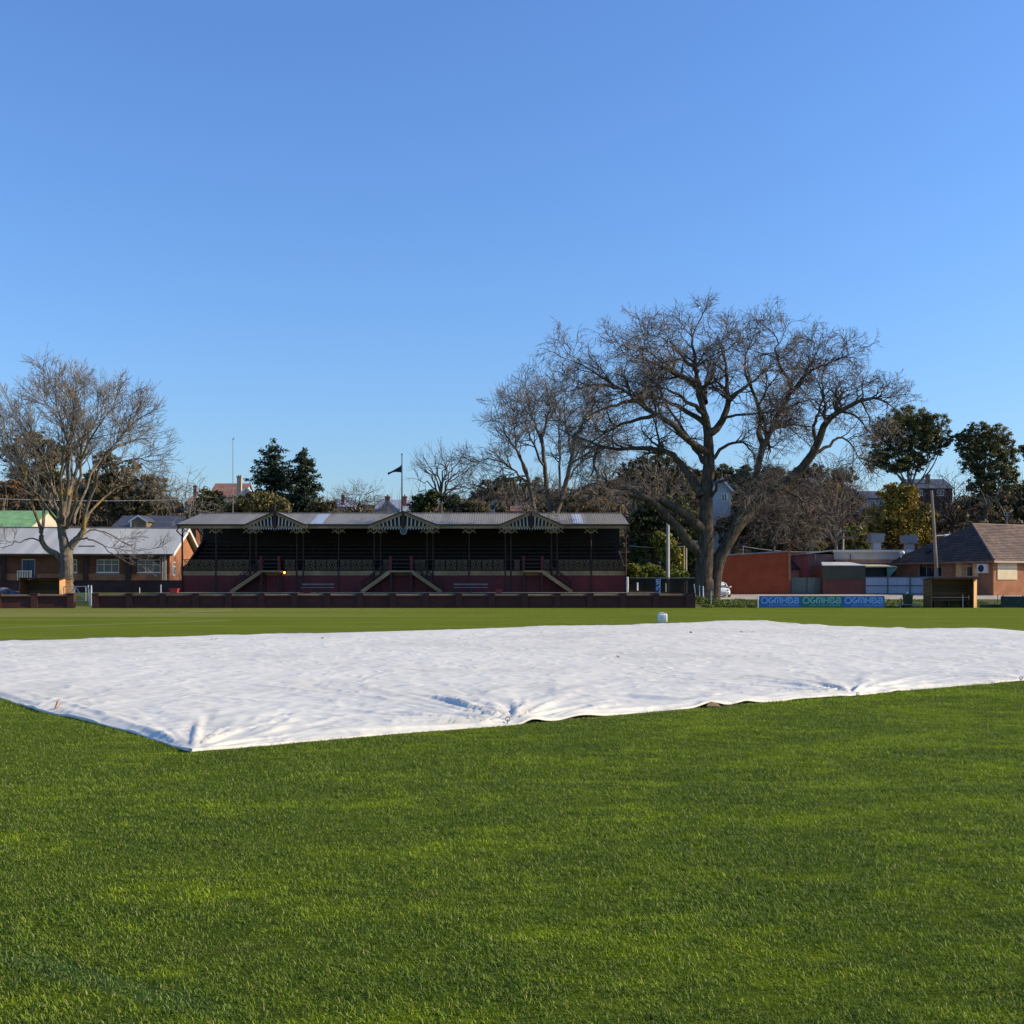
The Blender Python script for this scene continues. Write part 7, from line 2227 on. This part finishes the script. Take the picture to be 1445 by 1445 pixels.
def peg(label, px, py, h_=.12):
    gx_, gy_ = G(px, py)
    e = empty('tent_peg', (gx_, gy_, 0), label, 'peg', 'metal pegs along the near edge of the cover')
    m = MB()
    m.tube([(gx_, gy_, -.05), (gx_, gy_, h_ * .7)], .008, 6)
    m.build('spike', M_steel, e)
    m = MB()
    m.ring((gx_, gy_ - .01, h_ * .75), h_ * .26, .009, .009, 14)
    m.build('loop', plain('dull_metal', (.36, .32, .27), .4, .2, metal=.6), e)
peg('metal peg with a loop at the folded middle of the near edge of the cover', 716.5, 1023.5, .10)
peg('metal peg where folds gather on the right part of the near edge', 1210, 985, .08)
peg('metal peg at the right side of the view on the edge of the cover', 1440.5, 963, .10)
peg('metal peg at the nearest corner of the cover', 269, 1063.5, .05)
gx_, gy_ = G(80, 1006)
m = MB()
for i, (dx, dz) in enumerate(((-.03, .10), (-.012, .13), (.008, .07))):
    m.bar((gx_ + dx, gy_, .05), (gx_ + dx + .03, gy_ + .02, .05 + dz), .012, .008)
o = m.build('orange_cord', plain('orange_cord', (.55, .22, .08), .6), None)
tag(o, 'short frayed orange cord on the left edge of the cover', 'cord')
gx_, gy_ = G(1007, 999)
o = MB().add([(gx_ - .10, gy_ - .02, .02), (gx_ + .09, gy_ - .04, .012), (gx_ + .07, gy_ + .08, .04), (gx_ - .03, gy_ + .07, .07), (gx_ - .10, gy_ - .02, .03), (gx_ + .09, gy_ - .04, .022), (gx_ + .07, gy_ + .08, .05), (gx_ - .03, gy_ + .07, .08)],
             [(0, 1, 2, 3), (7, 6, 5, 4), (0, 4, 5, 1), (1, 5, 6, 2), (2, 6, 7, 3), (3, 7, 4, 0)]).build('cardboard_flap', plain('brown_card', (.24, .15, .07), .8, .2, 8), None)
tag(o, 'tan brown folded flap tucked under the lifted edge of the cover', 'cardboard')
rgl = random.Random(8)
lf = MB().add([(-.05, 0, .0), (-.01, -.025, .008), (.05, 0, .02), (0, .03, .012), (-.05, 0, .004), (-.01, -.025, .012), (.05, 0, .024), (0, .03, .016)], [(0, 1, 2, 3), (7, 6, 5, 4), (0, 4, 5, 1), (1, 5, 6, 2), (2, 6, 7, 3), (3, 7, 4, 0)]).mesh('dry_leaf')
lf.materials.append(plain('dry_leaf', (.20, .11, .05), .8, .3, 8))
zi = z.reshape(NT, NS)
def cover_height(x, y):
    d2 = (cx_ - x) ** 2 + (cy_ - y) ** 2
    return float(zi.ravel()[np.argmin(d2)])
for px, py in ((299, 905), (305, 904), (356, 905), (421, 918), (872, 931), (975, 895), (1046, 894), (1063, 894), (1215, 905), (455, 903), (647, 903)):
    gx_, gy_ = G(px, py)
    o = obj('dry_leaf', lf, None, None, (gx_, gy_, cover_height(gx_, gy_) + .012))
    o.rotation_euler = (rgl.uniform(-.3, .3), rgl.uniform(-.3, .3), rgl.uniform(0, 6.28))
    s_ = rgl.uniform(.5, .9) * min(2, gy_ / 20)
    o.scale = (s_, s_, s_)
    tag(o, 'dry brown leaf lying on the white cover', 'leaf', 'dry leaves scattered on the cover')

# ---------------------------------------------------------------- wires
def wire(label, a, c, sag, r=.02):
    a, c = Vector(a), Vector(c)
    pts = []
    for i in range(13):
        u = i / 12
        p = a.lerp(c, u)
        p.z -= sag * 4 * u * (1 - u)
        pts.append(p)
    o = MB().tube(pts, r, 4, False).build('power_line', M_pole, None)
    tag(o, label, 'power line', 'overhead power lines')
wire('pale power line crossing behind the left bare tree', P(-60, 701, 118), P(262, 705, 118), .25, .03)
wire('power line between the short pole and the flat roofed building', P(1049, 771, 126), P(1182, 777, 126), .35, .03)
wire('power line from the grandstand end to the street lamp', P(888, 770, 112), P(984, 768, 112), .25, .022)
e = empty('power_pole', (PX(1178, 136), 136, tz(PX(1178, 136), 136)), 'power pole with a pale cross arm among the bare branches left of the golden tree', 'power pole')
MB().tube([(PX(1190, 136), 136, tz(PX(1190, 136), 136)), (PX(1190, 136), 136, PZ(747, 136))], .1, 8).build('pole', M_pole, e)
MB().bar((PX(1178, 136), 136, PZ(749, 136)), (PX(1200, 136), 136, PZ(749.5, 136)), .12).build('cross_arm', M_white, e)
